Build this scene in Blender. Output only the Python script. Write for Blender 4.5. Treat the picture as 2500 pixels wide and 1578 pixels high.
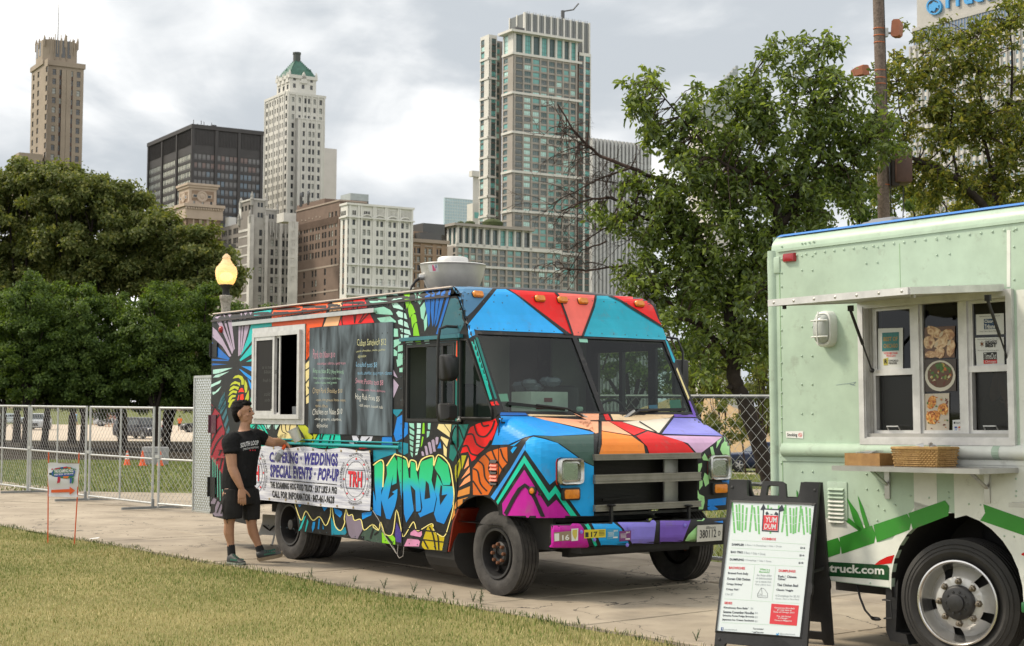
import bpy,bmesh,math,random,colorsys
import numpy as np
from mathutils import Vector as V,Matrix as MX,Euler
from mathutils.bvhtree import BVHTree
from mathutils.geometry import tessellate_polygon,delaunay_2d_cdt
random.seed(7);RNG=np.random.default_rng(7)
for o in list(bpy.data.objects):bpy.data.objects.remove(o)
S=bpy.context.scene;COL=S.collection;PI=math.pi
# ---------------- camera, sky, sun, exposure ----------------
FPX,PITCH,ROLL,CAMH=3732.47,.0536,.0072,1.75
cd=bpy.data.cameras.new('camera');cam=bpy.data.objects.new('camera',cd);COL.objects.link(cam)
cd.sensor_width=36;cd.sensor_fit='HORIZONTAL';cd.lens=FPX/2500*36;cd.clip_start=.1;cd.clip_end=6000
cam.matrix_world=MX.Translation((0,0,CAMH))@MX.Rotation(PI/2+PITCH,4,'X')@MX.Rotation(ROLL,4,'Z')
cd.dof.use_dof=True;cd.dof.focus_distance=14.5;cd.dof.aperture_fstop=6.3
S.camera=cam
S.view_settings.view_transform='Standard';S.view_settings.look='None'
S.view_settings.exposure=.62;S.view_settings.gamma=1;S.view_settings.use_curve_mapping=False
SUN_AZ,SUN_EL=math.radians(-78),math.radians(46)
world=bpy.data.worlds.new('World');S.world=world;world.use_nodes=True
def build_sky():
 nt=world.node_tree;N=nt.nodes;L=nt.links;N.clear()
 def nd(t,**k):
  n=N.new(t)
  for a,b in k.items():setattr(n,a,b)
  return n
 def mth(op,a,b=None,clamp=False):
  m=nd('ShaderNodeMath',operation=op,use_clamp=clamp)
  for i,q in enumerate((a,b)):
   if q is None:continue
   if isinstance(q,(int,float)):m.inputs[i].default_value=q
   else:L.new(q,m.inputs[i])
  return m.outputs[0]
 def rng(a,f0,f1,t0=0.,t1=1.):
  m=nd('ShaderNodeMapRange',interpolation_type='SMOOTHSTEP');L.new(a,m.inputs[0])
  for i,q in enumerate((f0,f1,t0,t1)):m.inputs[i+1].default_value=q
  return m.outputs[0]
 def mixc(f,a,b):
  m=nd('ShaderNodeMix',data_type='RGBA');
  if isinstance(f,float):m.inputs[0].default_value=f
  else:L.new(f,m.inputs[0])
  for i,q in((6,a),(7,b)):
   if isinstance(q,tuple):m.inputs[i].default_value=(*q,1)
   else:L.new(q,m.inputs[i])
  return m.outputs[2]
 sky=nd('ShaderNodeTexSky',sky_type='NISHITA',sun_disc=False,sun_elevation=SUN_EL,sun_rotation=SUN_AZ)
 tc=nd('ShaderNodeTexCoord')
 sp=nd('ShaderNodeSeparateXYZ');L.new(tc.outputs['Generated'],sp.inputs[0])
 cb=nd('ShaderNodeCombineXYZ');L.new(sp.outputs[0],cb.inputs[0]);L.new(sp.outputs[1],cb.inputs[1]);L.new(mth('MULTIPLY',sp.outputs[2],2.1),cb.inputs[2])
 def noise(scale,detail,rough,off,dist=0.):
  mp=nd('ShaderNodeMapping');L.new(cb.outputs[0],mp.inputs[0]);mp.inputs[1].default_value=off
  n=nd('ShaderNodeTexNoise');L.new(mp.outputs[0],n.inputs[0]);n.inputs['Scale'].default_value=scale
  n.inputs['Detail'].default_value=detail;n.inputs['Roughness'].default_value=rough;n.inputs['Distortion'].default_value=dist
  return n.outputs[0]
 big=noise(2.6,3,.5,(2.2,1.1,0),.4);mid=noise(6,8,.5,(5.1,8.3,0),.6);fine=noise(16,8,.55,(1.3,2.2,0),.3)
 shade=mth('ADD',mth('MULTIPLY',big,.55),mth('ADD',mth('MULTIPLY',mid,.42),mth('MULTIPLY',fine,.13)))
 s1=rng(shade,.41,.55)
 col=mixc(s1,(4.0,4.3,4.6),(6.8,6.9,6.95))
 s2=rng(shade,.51,.63)
 col=mixc(s2,col,(12.0,11.7,11.2))
 gap=rng(mid,.60,.78)
 blue=nd('ShaderNodeVectorMath',operation='SCALE');L.new(sky.outputs[0],blue.inputs[0]);blue.inputs[3].default_value=1.6
 col=mixc(mth('MULTIPLY',gap,.45),col,blue.outputs[0])
 hz=rng(sp.outputs[2],.02,.16,.35,0.)
 col=mixc(hz,col,(5.6,5.9,6.3))
 bg=nd('ShaderNodeBackground');L.new(col,bg.inputs[0]);bg.inputs[1].default_value=.1
 out=nd('ShaderNodeOutputWorld');L.new(bg.outputs[0],out.inputs[0])
build_sky()
sd=bpy.data.lights.new('sun','SUN');sd.energy=2.3;sd.angle=math.radians(10);sd.color=(1,.89,.72)
so=bpy.data.objects.new('sun',sd);COL.objects.link(so)
sdir=V((math.sin(SUN_AZ)*math.cos(SUN_EL),math.cos(SUN_AZ)*math.cos(SUN_EL),math.sin(SUN_EL)))
so.rotation_euler=sdir.to_track_quat('Z','Y').to_euler();so.location=sdir*50
S.cycles.max_bounces=6;S.cycles.diffuse_bounces=3;S.cycles.glossy_bounces=3;S.cycles.transmission_bounces=6
S.cycles.transparent_max_bounces=12;S.cycles.caustics_reflective=False;S.cycles.caustics_refractive=False
S.cycles.use_denoising=True
# ---------------- helpers ----------------
RT=cam.matrix_world.to_3x3()
def ray(x,y):return RT@V(((x-1250)/FPX,-(y-789)/FPX,-1))
CAMP=V((0,0,CAMH))
def at(x,y,Y):d=ray(x,y);return CAMP+d*(Y/d.y)
def sst(a,b,x):t=min(1,max(0,(x-a)/(b-a)));return t*t*(3-2*t)
def gz(X,Y):
 w=sst(3,9,X);return-(1-w)*1.25*sst(34,90,Y)-w*1.5*sst(32,78,Y)
def gnd(x,y):
 Y=5.
 d=ray(x,y);t=.0;lo,hi=4.,400.
 for _ in range(50):
  m=(lo+hi)/2;p=CAMP+d*(m/d.y)
  if p.z>gz(p.x,p.y):lo=m
  else:hi=m
 return CAMP+d*(lo/d.y)
def lin(c):return c/12.92 if c<=.04045 else((c+.055)/1.055)**2.4
def hx(h,k=1.):return tuple(min(1,lin(int(h[i:i+2],16)/255)*k)for i in(0,2,4))
MATS={}
def mat(name,col,rough=.6,metal=0.,var=.0,vscale=6.,bump=0.,bscale=40.,spec=.5,col2=None,coat=0.,detail=5):
 if name in MATS:return MATS[name]
 m=bpy.data.materials.new(name);m.use_nodes=True;nt=m.node_tree;b=nt.nodes['Principled BSDF'];L=nt.links
 if isinstance(col,str):col=hx(col)
 if isinstance(col2,str):col2=hx(col2)
 b.inputs['Base Color'].default_value=(*col,1);b.inputs['Roughness'].default_value=rough;b.inputs['Metallic'].default_value=metal
 b.inputs['Specular IOR Level'].default_value=spec;b.inputs['Coat Weight'].default_value=coat
 if var or bump or col2:
  tc=nt.nodes.new('ShaderNodeTexCoord')
  if var or col2:
   n=nt.nodes.new('ShaderNodeTexNoise');n.inputs['Scale'].default_value=vscale;n.inputs['Detail'].default_value=detail;n.inputs['Roughness'].default_value=.62
   L.new(tc.outputs['Object'],n.inputs[0])
   r=nt.nodes.new('ShaderNodeMapRange');r.inputs[1].default_value=.32;r.inputs[2].default_value=.68
   L.new(n.outputs[0],r.inputs[0])
   mx=nt.nodes.new('ShaderNodeMix');mx.data_type='RGBA';L.new(r.outputs[0],mx.inputs[0])
   if col2:a,c=col,col2
   else:a=tuple(x*(1-var)for x in col);c=tuple(min(1,x*(1+var))for x in col)
   mx.inputs[6].default_value=(*a,1);mx.inputs[7].default_value=(*c,1)
   L.new(mx.outputs[2],b.inputs['Base Color'])
  if bump:
   n2=nt.nodes.new('ShaderNodeTexNoise');n2.inputs['Scale'].default_value=bscale;n2.inputs['Detail'].default_value=6
   L.new(tc.outputs['Object'],n2.inputs[0])
   bp=nt.nodes.new('ShaderNodeBump');bp.inputs['Strength'].default_value=bump;bp.inputs['Distance'].default_value=.02
   L.new(n2.outputs[0],bp.inputs['Height']);L.new(bp.outputs[0],b.inputs['Normal'])
 MATS[name]=m;return m
def emis(name,col,st):
 if name in MATS:return MATS[name]
 m=mat(name,col,.4);b=m.node_tree.nodes['Principled BSDF']
 b.inputs['Emission Color'].default_value=(*(hx(col)if isinstance(col,str)else col),1);b.inputs['Emission Strength'].default_value=st
 return m
def glass(name,tint=(.7,.8,.75),fac=.75,rough=.03):
 if name in MATS:return MATS[name]
 m=bpy.data.materials.new(name);m.use_nodes=True;nt=m.node_tree;N=nt.nodes;N.remove(N['Principled BSDF']);L=nt.links
 t=N.new('ShaderNodeBsdfTransparent');t.inputs[0].default_value=(*tint,1)
 g=N.new('ShaderNodeBsdfGlossy');g.inputs['Roughness'].default_value=rough
 ge=N.new('ShaderNodeNewGeometry');dt=N.new('ShaderNodeVectorMath');dt.operation='DOT_PRODUCT';L.new(ge.outputs['Incoming'],dt.inputs[0]);L.new(ge.outputs['Normal'],dt.inputs[1])
 ab=N.new('ShaderNodeMath');ab.operation='ABSOLUTE';L.new(dt.outputs['Value'],ab.inputs[0]);om=N.new('ShaderNodeMath');om.operation='SUBTRACT';om.inputs[0].default_value=1;L.new(ab.outputs[0],om.inputs[1])
 pw=N.new('ShaderNodeMath');pw.operation='POWER';pw.inputs[1].default_value=5;L.new(om.outputs[0],pw.inputs[0]);r=N.new('ShaderNodeMath');r.operation='MULTIPLY_ADD';r.inputs[1].default_value=.85;r.inputs[2].default_value=.05;L.new(pw.outputs[0],r.inputs[0])
 x=N.new('ShaderNodeMixShader');L.new(r.outputs[0],x.inputs[0]);L.new(t.outputs[0],x.inputs[1]);L.new(g.outputs[0],x.inputs[2])
 L.new(x.outputs[0],N['Material Output'].inputs[0]);MATS[name]=m;return m
def tag(o,label=None,cat=None,group=None,kind=None):
 if label:o['label']=label
 if cat:o['category']=cat
 if group:o['group']=group
 if kind:o['kind']=kind
 return o
def thing(name,label,cat,loc=(0,0,0),rz=0,group=None,M=None):
 o=bpy.data.objects.new(name,None);COL.objects.link(o);o.empty_display_size=.1
 if M is not None:o.matrix_world=M
 else:o.location=loc;o.rotation_euler=(0,0,rz)
 return tag(o,label,cat,group)
def link(name,me,parent=None,M=None):
 o=bpy.data.objects.new(name,me);COL.objects.link(o)
 if parent:o.parent=parent
 if M is not None:o.matrix_local=M
 return o
def mkmesh(name,v,f,mats,mi=None,smooth=False):
 me=bpy.data.meshes.new(name);me.from_pydata([tuple(p)for p in v],[],f)
 for m in(mats if isinstance(mats,(list,tuple))else[mats]):me.materials.append(m)
 if mi:me.polygons.foreach_set('material_index',mi)
 if smooth:me.polygons.foreach_set('use_smooth',[True]*len(me.polygons))
 me.update();return me
def shade_auto(me,ang=40):
 me.polygons.foreach_set('use_smooth',[True]*len(me.polygons))
 try:me.set_sharp_from_angle(angle=math.radians(ang))
 except Exception:pass
class MB:
 def __init__(s):s.v=[];s.f=[];s.mi=[];s.m=0
 def add(s,vs,fs):
  b=len(s.v);s.v+=[V(p)for p in vs];s.f+=[tuple(b+i for i in f)for f in fs];s.mi+=[s.m]*len(fs);return s
 def box(s,x0,x1,y0,y1,z0,z1,M=None):
  vs=[V((x,y,z))for z in(z0,z1)for y in(y0,y1)for x in(x0,x1)]
  if M is not None:vs=[M@p for p in vs]
  return s.add(vs,[(0,2,3,1),(4,5,7,6),(0,1,5,4),(2,6,7,3),(0,4,6,2),(1,3,7,5)])
 def bar(s,a,b,w,h=None,up=(0,0,1)):
  a,b=V(a),V(b);d=b-a;L=d.length;d.normalize();h=h or w;up=V(up)
  if abs(d.dot(up))>.98:up=V((1,0,0))
  x=d.cross(up).normalized();z=x.cross(d)
  M=MX(((x.x,d.x,z.x,a.x),(x.y,d.y,z.y,a.y),(x.z,d.z,z.z,a.z),(0,0,0,1)))
  return s.box(-w/2,w/2,0,L,-h/2,h/2,M)
 def tube(s,pts,r,n=8,cap=True):
  pts=[V(p)for p in pts];k=len(pts);rs=r if isinstance(r,(list,tuple))else[r]*k;vs=[];prev=None
  for i,p in enumerate(pts):
   d=(pts[min(i+1,k-1)]-pts[max(i-1,0)])
   d=d.normalized()if d.length>1e-9 else V((0,0,1))
   if prev is None:x=d.orthogonal().normalized()
   else:
    x=prev-d*prev.dot(d);x=x.normalized()if x.length>1e-6 else d.orthogonal().normalized()
   prev=x;y=d.cross(x)
   vs+=[p+(x*math.cos(2*PI*j/n)+y*math.sin(2*PI*j/n))*rs[i]for j in range(n)]
  fs=[(i*n+j,i*n+(j+1)%n,(i+1)*n+(j+1)%n,(i+1)*n+j)for i in range(k-1)for j in range(n)]
  if cap:fs+=[tuple(range(n-1,-1,-1)),tuple(range((k-1)*n,k*n))]
  return s.add(vs,fs)
 def lathe(s,prof,n=24,M=None,cap=False):
  vs=[];k=len(prof)
  for r,h in prof:vs+=[V((r*math.cos(2*PI*j/n),r*math.sin(2*PI*j/n),h))for j in range(n)]
  if M is not None:vs=[M@p for p in vs]
  fs=[(i*n+j,i*n+(j+1)%n,(i+1)*n+(j+1)%n,(i+1)*n+j)for i in range(k-1)for j in range(n)]
  if cap:fs+=[tuple(range(n-1,-1,-1)),tuple(range((k-1)*n,k*n))]
  return s.add(vs,fs)
 def plate(s,outline,holes,fn,th=0.,dirn=None):
  """flat sheet with holes; fn maps 2d -> 3d; th gives thickness along dirn"""
  loops=[outline]+list(holes);flat=[p for l in loops for p in l]
  tr=tessellate_polygon([[V((p[0],p[1],0))for p in l]for l in loops])
  vs=[V(fn(*p))for p in flat];fs=[tuple(t)for t in tr];n=len(vs)
  if th:
   dv=V(dirn)*th;vs+=[p+dv for p in vs];fs+=[tuple(i+n for i in reversed(t))for t in tr];b=0
   for l in loops:
    k=len(l);fs+=[(b+i,b+(i+1)%k,b+(i+1)%k+n,b+i+n)for i in range(k)];b+=k
  return s.add(vs,fs)
 def loft(s,rings,closed=True,cap=True):
  n=len(rings[0]);vs=[V(p)for r in rings for p in r];k=len(rings);fs=[]
  for i in range(k-1):
   for j in range(n if closed else n-1):fs.append((i*n+j,i*n+(j+1)%n,(i+1)*n+(j+1)%n,(i+1)*n+j))
  if cap and closed:fs+=[tuple(range(n-1,-1,-1)),tuple(range((k-1)*n,k*n))]
  return s.add(vs,fs)
 def ball(s,c,r,n=10,M=None):
  c=V(c);rr=r if isinstance(r,(tuple,list))else(r,r,r);h=n//2;rings=[]
  for i in range(h+1):
   t=PI*i/h;rings.append([V((rr[0]*max(math.sin(t),.001)*math.cos(2*PI*j/n),rr[1]*max(math.sin(t),.001)*math.sin(2*PI*j/n),rr[2]*math.cos(t)))for j in range(n)])
  if M is not None:rings=[[M@p for p in q]for q in rings]
  return s.loft([[c+p for p in q]for q in rings],cap=False)
 def mesh(s,name,mats,smooth=False,fix=True):
  me=mkmesh(name,s.v,s.f,mats,s.mi)
  if fix:
   bm=bmesh.new();bm.from_mesh(me);bmesh.ops.recalc_face_normals(bm,faces=bm.faces);bm.to_mesh(me);bm.free()
  if smooth:shade_auto(me,smooth if smooth is not True else 40)
  return me
 def build(s,name,mats,parent=None,smooth=False,M=None,fix=True,bevel=0.):
  me=s.mesh(name,mats,smooth,fix)
  if bevel:
   bm=bmesh.new();bm.from_mesh(me)
   bmesh.ops.remove_doubles(bm,verts=bm.verts,dist=1e-5)
   es=[e for e in bm.edges if len(e.link_faces)==2 and e.calc_face_angle(0)>.6]
   bmesh.ops.bevel(bm,geom=es,offset=bevel,segments=2,affect='EDGES',profile=.5,clamp_overlap=True);bm.to_mesh(me);bm.free();shade_auto(me,35)
  return link(name,me,parent,M)
def copy_tree(o,parent=None):
 c=o.copy();COL.objects.link(c)
 if parent:c.parent=parent
 for ch in o.children:copy_tree(ch,c)
 return c
_txt={}
def text_geo(s,bold=0.,shear=0.,spacing=1.):
 k=(s,bold,shear,spacing)
 if k in _txt:return _txt[k]
 cu=bpy.data.curves.new('t','FONT');cu.body=s;cu.resolution_u=2;cu.offset=bold;cu.shear=shear;cu.space_character=spacing
 ob=bpy.data.objects.new('t',cu);COL.objects.link(ob);bpy.context.view_layer.update()
 me=bpy.data.meshes.new_from_object(ob.evaluated_get(bpy.context.evaluated_depsgraph_get()))
 vs=[v.co.copy()for v in me.vertices];fs=[tuple(p.vertices)for p in me.polygons]
 bpy.data.objects.remove(ob);bpy.data.curves.remove(cu);bpy.data.meshes.remove(me)
 x0=min(v.x for v in vs);x1=max(v.x for v in vs);y0=min(v.y for v in vs);y1=max(v.y for v in vs)
 _txt[k]=([((v.x-x0)/(x1-x0),(v.y-y0)/(y1-y0))for v in vs],fs,(x1-x0)/(y1-y0));return _txt[k]
def text_mb(mb,s,fn,**k):
 """letters as flat geometry; fn maps (s,t) in the unit box to 3d"""
 uv,fs,asp=text_geo(s,**k);return mb.add([fn(*p)for p in uv],fs)
def quadfn(TL,TR,BR,BL,conv=None):
 TL,TR,BR,BL=map(lambda p:np.array(p,float),(TL,TR,BR,BL))
 def f(s,t):
  p=(1-t)*((1-s)*BL+s*BR)+t*((1-s)*TL+s*TR);return conv(*p)if conv else V(p)
 return f
def struct(name,mb,m,smooth=False):o=mb.build(name,m,smooth=smooth);return tag(o,kind='structure')
# ---------------- ground, lawns, pavement ----------------
DU=V((.636,-.772,0));DN=V((.772,.636,0))
def sheet(name,x0,x1,y0,y1,nx,ny,off,m,inside=None):
 mb=MB();xs=np.linspace(x0,x1,nx+1);ys=y0+(y1-y0)*np.linspace(0,1,ny+1)
 vs=[V((x,y,gz(x,y)+off))for y in ys for x in xs]
 fs=[(j*(nx+1)+i,j*(nx+1)+i+1,(j+1)*(nx+1)+i+1,(j+1)*(nx+1)+i)for j in range(ny)for i in range(nx)]
 mb.add(vs,fs);return struct(name,mb,m,smooth=True)
def grass_mat():
 m=mat('lawn',(.15,.15,.05),.9,col2=(.27,.235,.10),vscale=.9,bump=.6,bscale=60,spec=.1);return m
soil=mat('soil',(.028,.022,.014),.95,var=.35,vscale=1.5,bump=.5,bscale=12,spec=.1)  # near-black ground colour with the trees' shade painted in
farm=mat('far_lawn',(.105,.125,.042),.9,col2=(.15,.16,.055),vscale=.35,bump=.5,bscale=30,spec=.1)
conc=mat('concrete',(.27,.225,.17),.85,col2=(.40,.34,.262),vscale=1.1,bump=.25,bscale=90,spec=.25,detail=9)
def wear(m):
 nt=m.node_tree;N=nt.nodes;L=nt.links;b=N['Principled BSDF'];tc=N.new('ShaderNodeTexCoord');ge=N.new('ShaderNodeNewGeometry');src=b.inputs['Base Color'].links[0].from_socket
 for sc,det,lo,hi,k,c in((.9,9,.55,.70,.55,(.12,.10,.08,1)),(26,2,.70,.74,.5,(.08,.07,.06,1)),(5,8,.60,.72,.35,(.15,.125,.1,1))):
  n=N.new('ShaderNodeTexNoise');n.inputs['Scale'].default_value=sc;n.inputs['Detail'].default_value=det;L.new(ge.outputs['Position'],n.inputs[0]);r=N.new('ShaderNodeMapRange');r.inputs[1].default_value=lo;r.inputs[2].default_value=hi;r.inputs[4].default_value=k;L.new(n.outputs[0],r.inputs[0])
  x=N.new('ShaderNodeMix');x.data_type='RGBA';L.new(r.outputs[0],x.inputs[0]);L.new(src,x.inputs[6]);x.inputs[7].default_value=c;src=x.outputs[2]
 n=N.new('ShaderNodeTexNoise');n.inputs['Scale'].default_value=.45;n.inputs['Detail'].default_value=7;L.new(ge.outputs['Position'],n.inputs[0]);a=N.new('ShaderNodeMath');a.operation='COMPARE';a.inputs[1].default_value=.5;a.inputs[2].default_value=.0016;L.new(n.outputs[0],a.inputs[0])
 x=N.new('ShaderNodeMix');x.data_type='RGBA';L.new(a.outputs[0],x.inputs[0]);L.new(src,x.inputs[6]);x.inputs[7].default_value=(.07,.06,.05,1);L.new(x.outputs[2],b.inputs['Base Color'])
wear(conc)
road=mat('road',(.48,.40,.31),.9,var=.08,vscale=.5)
# one ground sheet to the horizon: fine near by, coarse far off
mb=MB();xs=list(np.linspace(-60,60,41));xs=[-3000,-800,-300,-120]+xs+[120,300,800,3000]
ys=list(np.linspace(-6,30,10))+list(np.linspace(33,200,50))+[260,400,800,1600,3500]
vs=[V((x,y,gz(x,y)-.05))for y in ys for x in xs];nx=len(xs)
mb.add(vs,[(j*nx+i,j*nx+i+1,(j+1)*nx+i+1,(j+1)*nx+i)for j in range(len(ys)-1)for i in range(nx-1)])
struct('ground',mb,farm,smooth=True)
sheet('soil_bed',-75,4,69,119,30,20,-.035,soil)  # dark strip added below the park trees, standing in for their shade
sheet('street',-110,6,120,205,30,16,-.03,road)
sheet('footpath',-40,4,55.3,56.6,16,1,-.03,conc)
sheet('footpath',3,16,30.6,33.2,8,3,-.03,conc)
sheet('street',6,60,64,76,20,6,-.03,road)
# pavement: separately cast concrete slabs with open joints, on a bed
mb=MB().add([DU*-22+DN*8.0+V((0,0,-.045)),DU*16+DN*8.0+V((0,0,-.045)),DU*16+DN*13+V((0,0,-.045)),DU*-22+DN*13+V((0,0,-.045))],[(0,1,2,3)])
pav=struct('pavement',mb,mat('joint_bed',(.10,.085,.065),.95,var=.3,vscale=4))
sl=1.52;mb=MB().box(.009,sl-.009,.009,sl-.009,-.12,0)
me_slab=mb.mesh('paving_slab',[conc])
bmx=bmesh.new();bmx.from_mesh(me_slab);bmesh.ops.bevel(bmx,geom=[e for e in bmx.edges if all(v.co.z>-.01 for v in e.verts)],offset=.008,segments=1,affect='EDGES');bmx.to_mesh(me_slab);bmx.free()
ang=math.atan2(DU.y,DU.x);rr=random.Random(3)
for i in range(-13,9):
 for j in range(3):
  p=DU*(i*sl)+DN*(8.28+j*sl)
  M=MX.Translation(p+V((0,0,rr.uniform(-.005,.003))))@MX.Rotation(ang,4,'Z')@MX.Rotation(rr.uniform(-.0015,.0015),4,'X')
  link('paving_slab',me_slab,pav,M)
# the wider concrete area on the left, beyond the fence
mb=MB();pts=[DU*-22+DN*12.85,DU*-4+DN*12.85,V((-3.0,30,0)),V((-60,30,0)),V((-60,40,0))]
pts=[DU*-22+DN*12.85,DU*-16.5+DN*12.85,V((-3.4,29.6,0)),V((-6.5,30.0,0)),V((-15,31.2,0)),V((-30,36,0))]
mb.plate([(p.x,p.y)for p in pts],[],lambda x,y:(x,y,-.012));struct('pavement_apron',mb,conc)
# strip of paving left of the slabs (towards the picture's left edge)
mb=MB();pts=[DU*-40+DN*8.3,DU*-19.8+DN*8.3,DU*-19.8+DN*12.9,DU*-40+DN*12.9]
mb.plate([(p.x,p.y)for p in pts],[],lambda x,y:(x,y,-.016));struct('pavement_strip',mb,conc)
# near lawn with blades
def lawn_edge(u):return 8.27+.05*math.sin(u*1.7)+.035*math.sin(u*5.1+1)+.02*math.sin(u*13)
mb=MB();us=np.linspace(-24,8,160);rows=[]
for k in range(8):rows.append([DU*u+DN*(lawn_edge(u)-k*.9-(0 if k else 0))+V((0,0,-.018+.03*min(1,k)))for u in us])
mb.loft(rows,closed=False);struct('lawn',mb,grass_mat(),smooth=True)
def blades(name,P,h,w,seed,mats,lean=.55,parent=None):
 """many grass blades as one mesh: P (n,3) roots"""
 r=np.random.default_rng(seed);n=len(P);a=r.uniform(0,2*PI,n);hh=h*r.uniform(.45,1.25,n);ww=w*r.uniform(.7,1.3,n)
 dx=np.stack([np.cos(a),np.sin(a),np.zeros(n)],1);b=r.uniform(0,2*PI,n);ln=lean*r.uniform(.1,1.,n)
 ld=np.stack([np.cos(b),np.sin(b),np.zeros(n)],1)*(ln*hh)[:,None];up=np.array([0,0,1.])
 v=np.empty((n,5,3));v[:,0]=P-dx*ww[:,None]/2;v[:,1]=P+dx*ww[:,None]/2
 mid=P+up*(hh*.6)[:,None]+ld*.4;v[:,2]=mid+dx*ww[:,None]*.4;v[:,3]=mid-dx*ww[:,None]*.4
 v[:,4]=P+up*(hh*(1-.3*ln))[:,None]+ld
 me=bpy.data.meshes.new(name);me.vertices.add(n*5);me.vertices.foreach_set('co',v.ravel())
 base=np.arange(n)[:,None]*5;lp=np.concatenate([base+np.array([0,1,2,3]),base+np.array([3,2,4])],1).ravel()
 me.loops.add(n*7);me.loops.foreach_set('vertex_index',lp.astype(np.int32));me.polygons.add(n*2)
 st=(np.arange(n)[:,None]*7+np.array([0,4])).ravel();me.polygons.foreach_set('loop_start',st.astype(np.int32))
 for m in mats:me.materials.append(m)
 return me,n,r
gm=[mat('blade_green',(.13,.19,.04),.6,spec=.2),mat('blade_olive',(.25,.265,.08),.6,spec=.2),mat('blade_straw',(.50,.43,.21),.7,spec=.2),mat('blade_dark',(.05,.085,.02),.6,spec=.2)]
n=330000;r=np.random.default_rng(5);u=r.uniform(-23,5.5,n);k=r.random(n)**.8*5.2
ed=8.27+.05*np.sin(u*1.7)+.035*np.sin(u*5.1+1)+.02*np.sin(u*13)
P=np.outer(u,np.array(DU))+np.outer(ed+.02-k,np.array(DN))
ok=(P[:,1]>9.6)&(np.abs(P[:,0])<P[:,1]*.37);P=P[ok];k=k[ok];u=u[ok]
P[:,2]=.0
patch=np.sin(P[:,0]*1.3+.7*np.sin(P[:,1]*.9))+np.sin(P[:,1]*1.1+P[:,0]*.4+2)+.7*np.sin(P[:,0]*3.1-P[:,1]*2.3)
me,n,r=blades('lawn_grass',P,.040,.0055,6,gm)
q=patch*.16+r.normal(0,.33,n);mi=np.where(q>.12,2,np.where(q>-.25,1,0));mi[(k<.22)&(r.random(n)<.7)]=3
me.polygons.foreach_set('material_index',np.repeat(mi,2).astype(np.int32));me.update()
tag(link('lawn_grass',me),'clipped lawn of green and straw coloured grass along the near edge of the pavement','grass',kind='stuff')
n=60000;r=np.random.default_rng(8);P=np.stack([r.uniform(-20,4,n),30.3+38*r.random(n)**1.4,np.zeros(n)],1)
P=P[np.abs(P[:,0])<P[:,1]*.37];P=P[~((P[:,1]>55.2)&(P[:,1]<56.7))]
ok=((P[:,0]<-7)|(P[:,1]>31));P=P[ok];P[:,2]=[gz(a,b)-.05 for a,b in P[:,:2]]
me,n,r=blades('far_grass',P,.10,.02,9,gm[:2]);me.polygons.foreach_set('material_index',np.repeat((r.random(n)>.45).astype(np.int32),2));me.update()
tag(link('park_grass',me),'mown park grass behind the chain link fence','grass',kind='stuff')
n=40000;r=np.random.default_rng(18);P=np.stack([r.uniform(.5,14,n),16+45*r.random(n)**1.3,np.zeros(n)],1)
P=P[(P[:,0]<P[:,1]*.37)&~((P[:,1]>30.5)&(P[:,1]<33.3))&~((P[:,1]>63.5))];P=P[P[:,0]*.772+P[:,1]*.636>12.95];P[:,2]=[gz(a,b)-.05 for a,b in P[:,:2]]
me,n,r=blades('far_grass2',P,.12,.014,19,gm);me.polygons.foreach_set('material_index',np.repeat((r.random(n)*2.3).astype(np.int32),2));me.update()
tag(link('verge_grass',me),'sunlit rough grass behind the tall fence between the two trucks','grass',kind='stuff')
# weeds along the lawn's edge
wm=[mat('weed_leaf',(.035,.075,.018),.55,var=.3,vscale=20)]
def weed(x,y,h,seed):
 p=gnd(x,y);mb=MB();r=random.Random(seed);sc=p.y/FPX;H=h*sc
 for s in range(3):
  a=r.uniform(0,6.28);tip=V((math.cos(a)*H*.35,math.sin(a)*H*.35,H*r.uniform(.6,1)))
  mb.tube([V((0,0,0)),tip*.5+V((0,0,H*.06)),tip],[.003,.0025,.001],5)
  for i in range(9):
   f=.2+.8*i/9;c=tip*f;b=r.uniform(0,6.28);d=V((math.cos(b),math.sin(b),.35));l=H*.22*(1.2-f*.6);sd=d.cross(V((0,0,1))).normalized()*l*.28
   mb.add([c,c+d*l*.5+sd,c+d*l,c+d*l*.5-sd],[(0,1,2,3)])
 o=mb.build('weed',wm,M=MX.Translation(p),fix=False);return o
wl=[(938,1437,30,'broad'),(1010,1447,28,'thin upright'),(1046,1455,24,'bushy'),(1087,1463,22,'thin'),(1107,1463,26,'spindly upright'),(1155,1470,32,'leafy'),(1172,1476,44,'tall leafy'),(865,1422,24,'low'),(760,1408,22,'small upright'),(1415,1525,22,'small'),(1700,1565,30,'ragged')]
wn=['broad low weed at the lawn edge below the graffiti letters','thin upright weed at the lawn edge below the painted door seam','bushy weed at the lawn edge left of the front wheel','thin weed between the bushy one and the spindly one at the lawn edge','spindly upright weed at the lawn edge just left of the front wheel','leafy weed at the lawn edge beneath the front wheel','tallest weed at the lawn edge, right below the front wheel','low weed at the lawn edge below the banner\'s round logo','small upright weed at the lawn edge below the rear wheel','small weed at the lawn edge below the front bumper','ragged weed at the left foot of the menu board']
for i,(x,y,h,d)in enumerate(wl):
 w=weed(x,y,h,i);tag(w,wn[i],'weed','weeds along the lawn edge')
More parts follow.
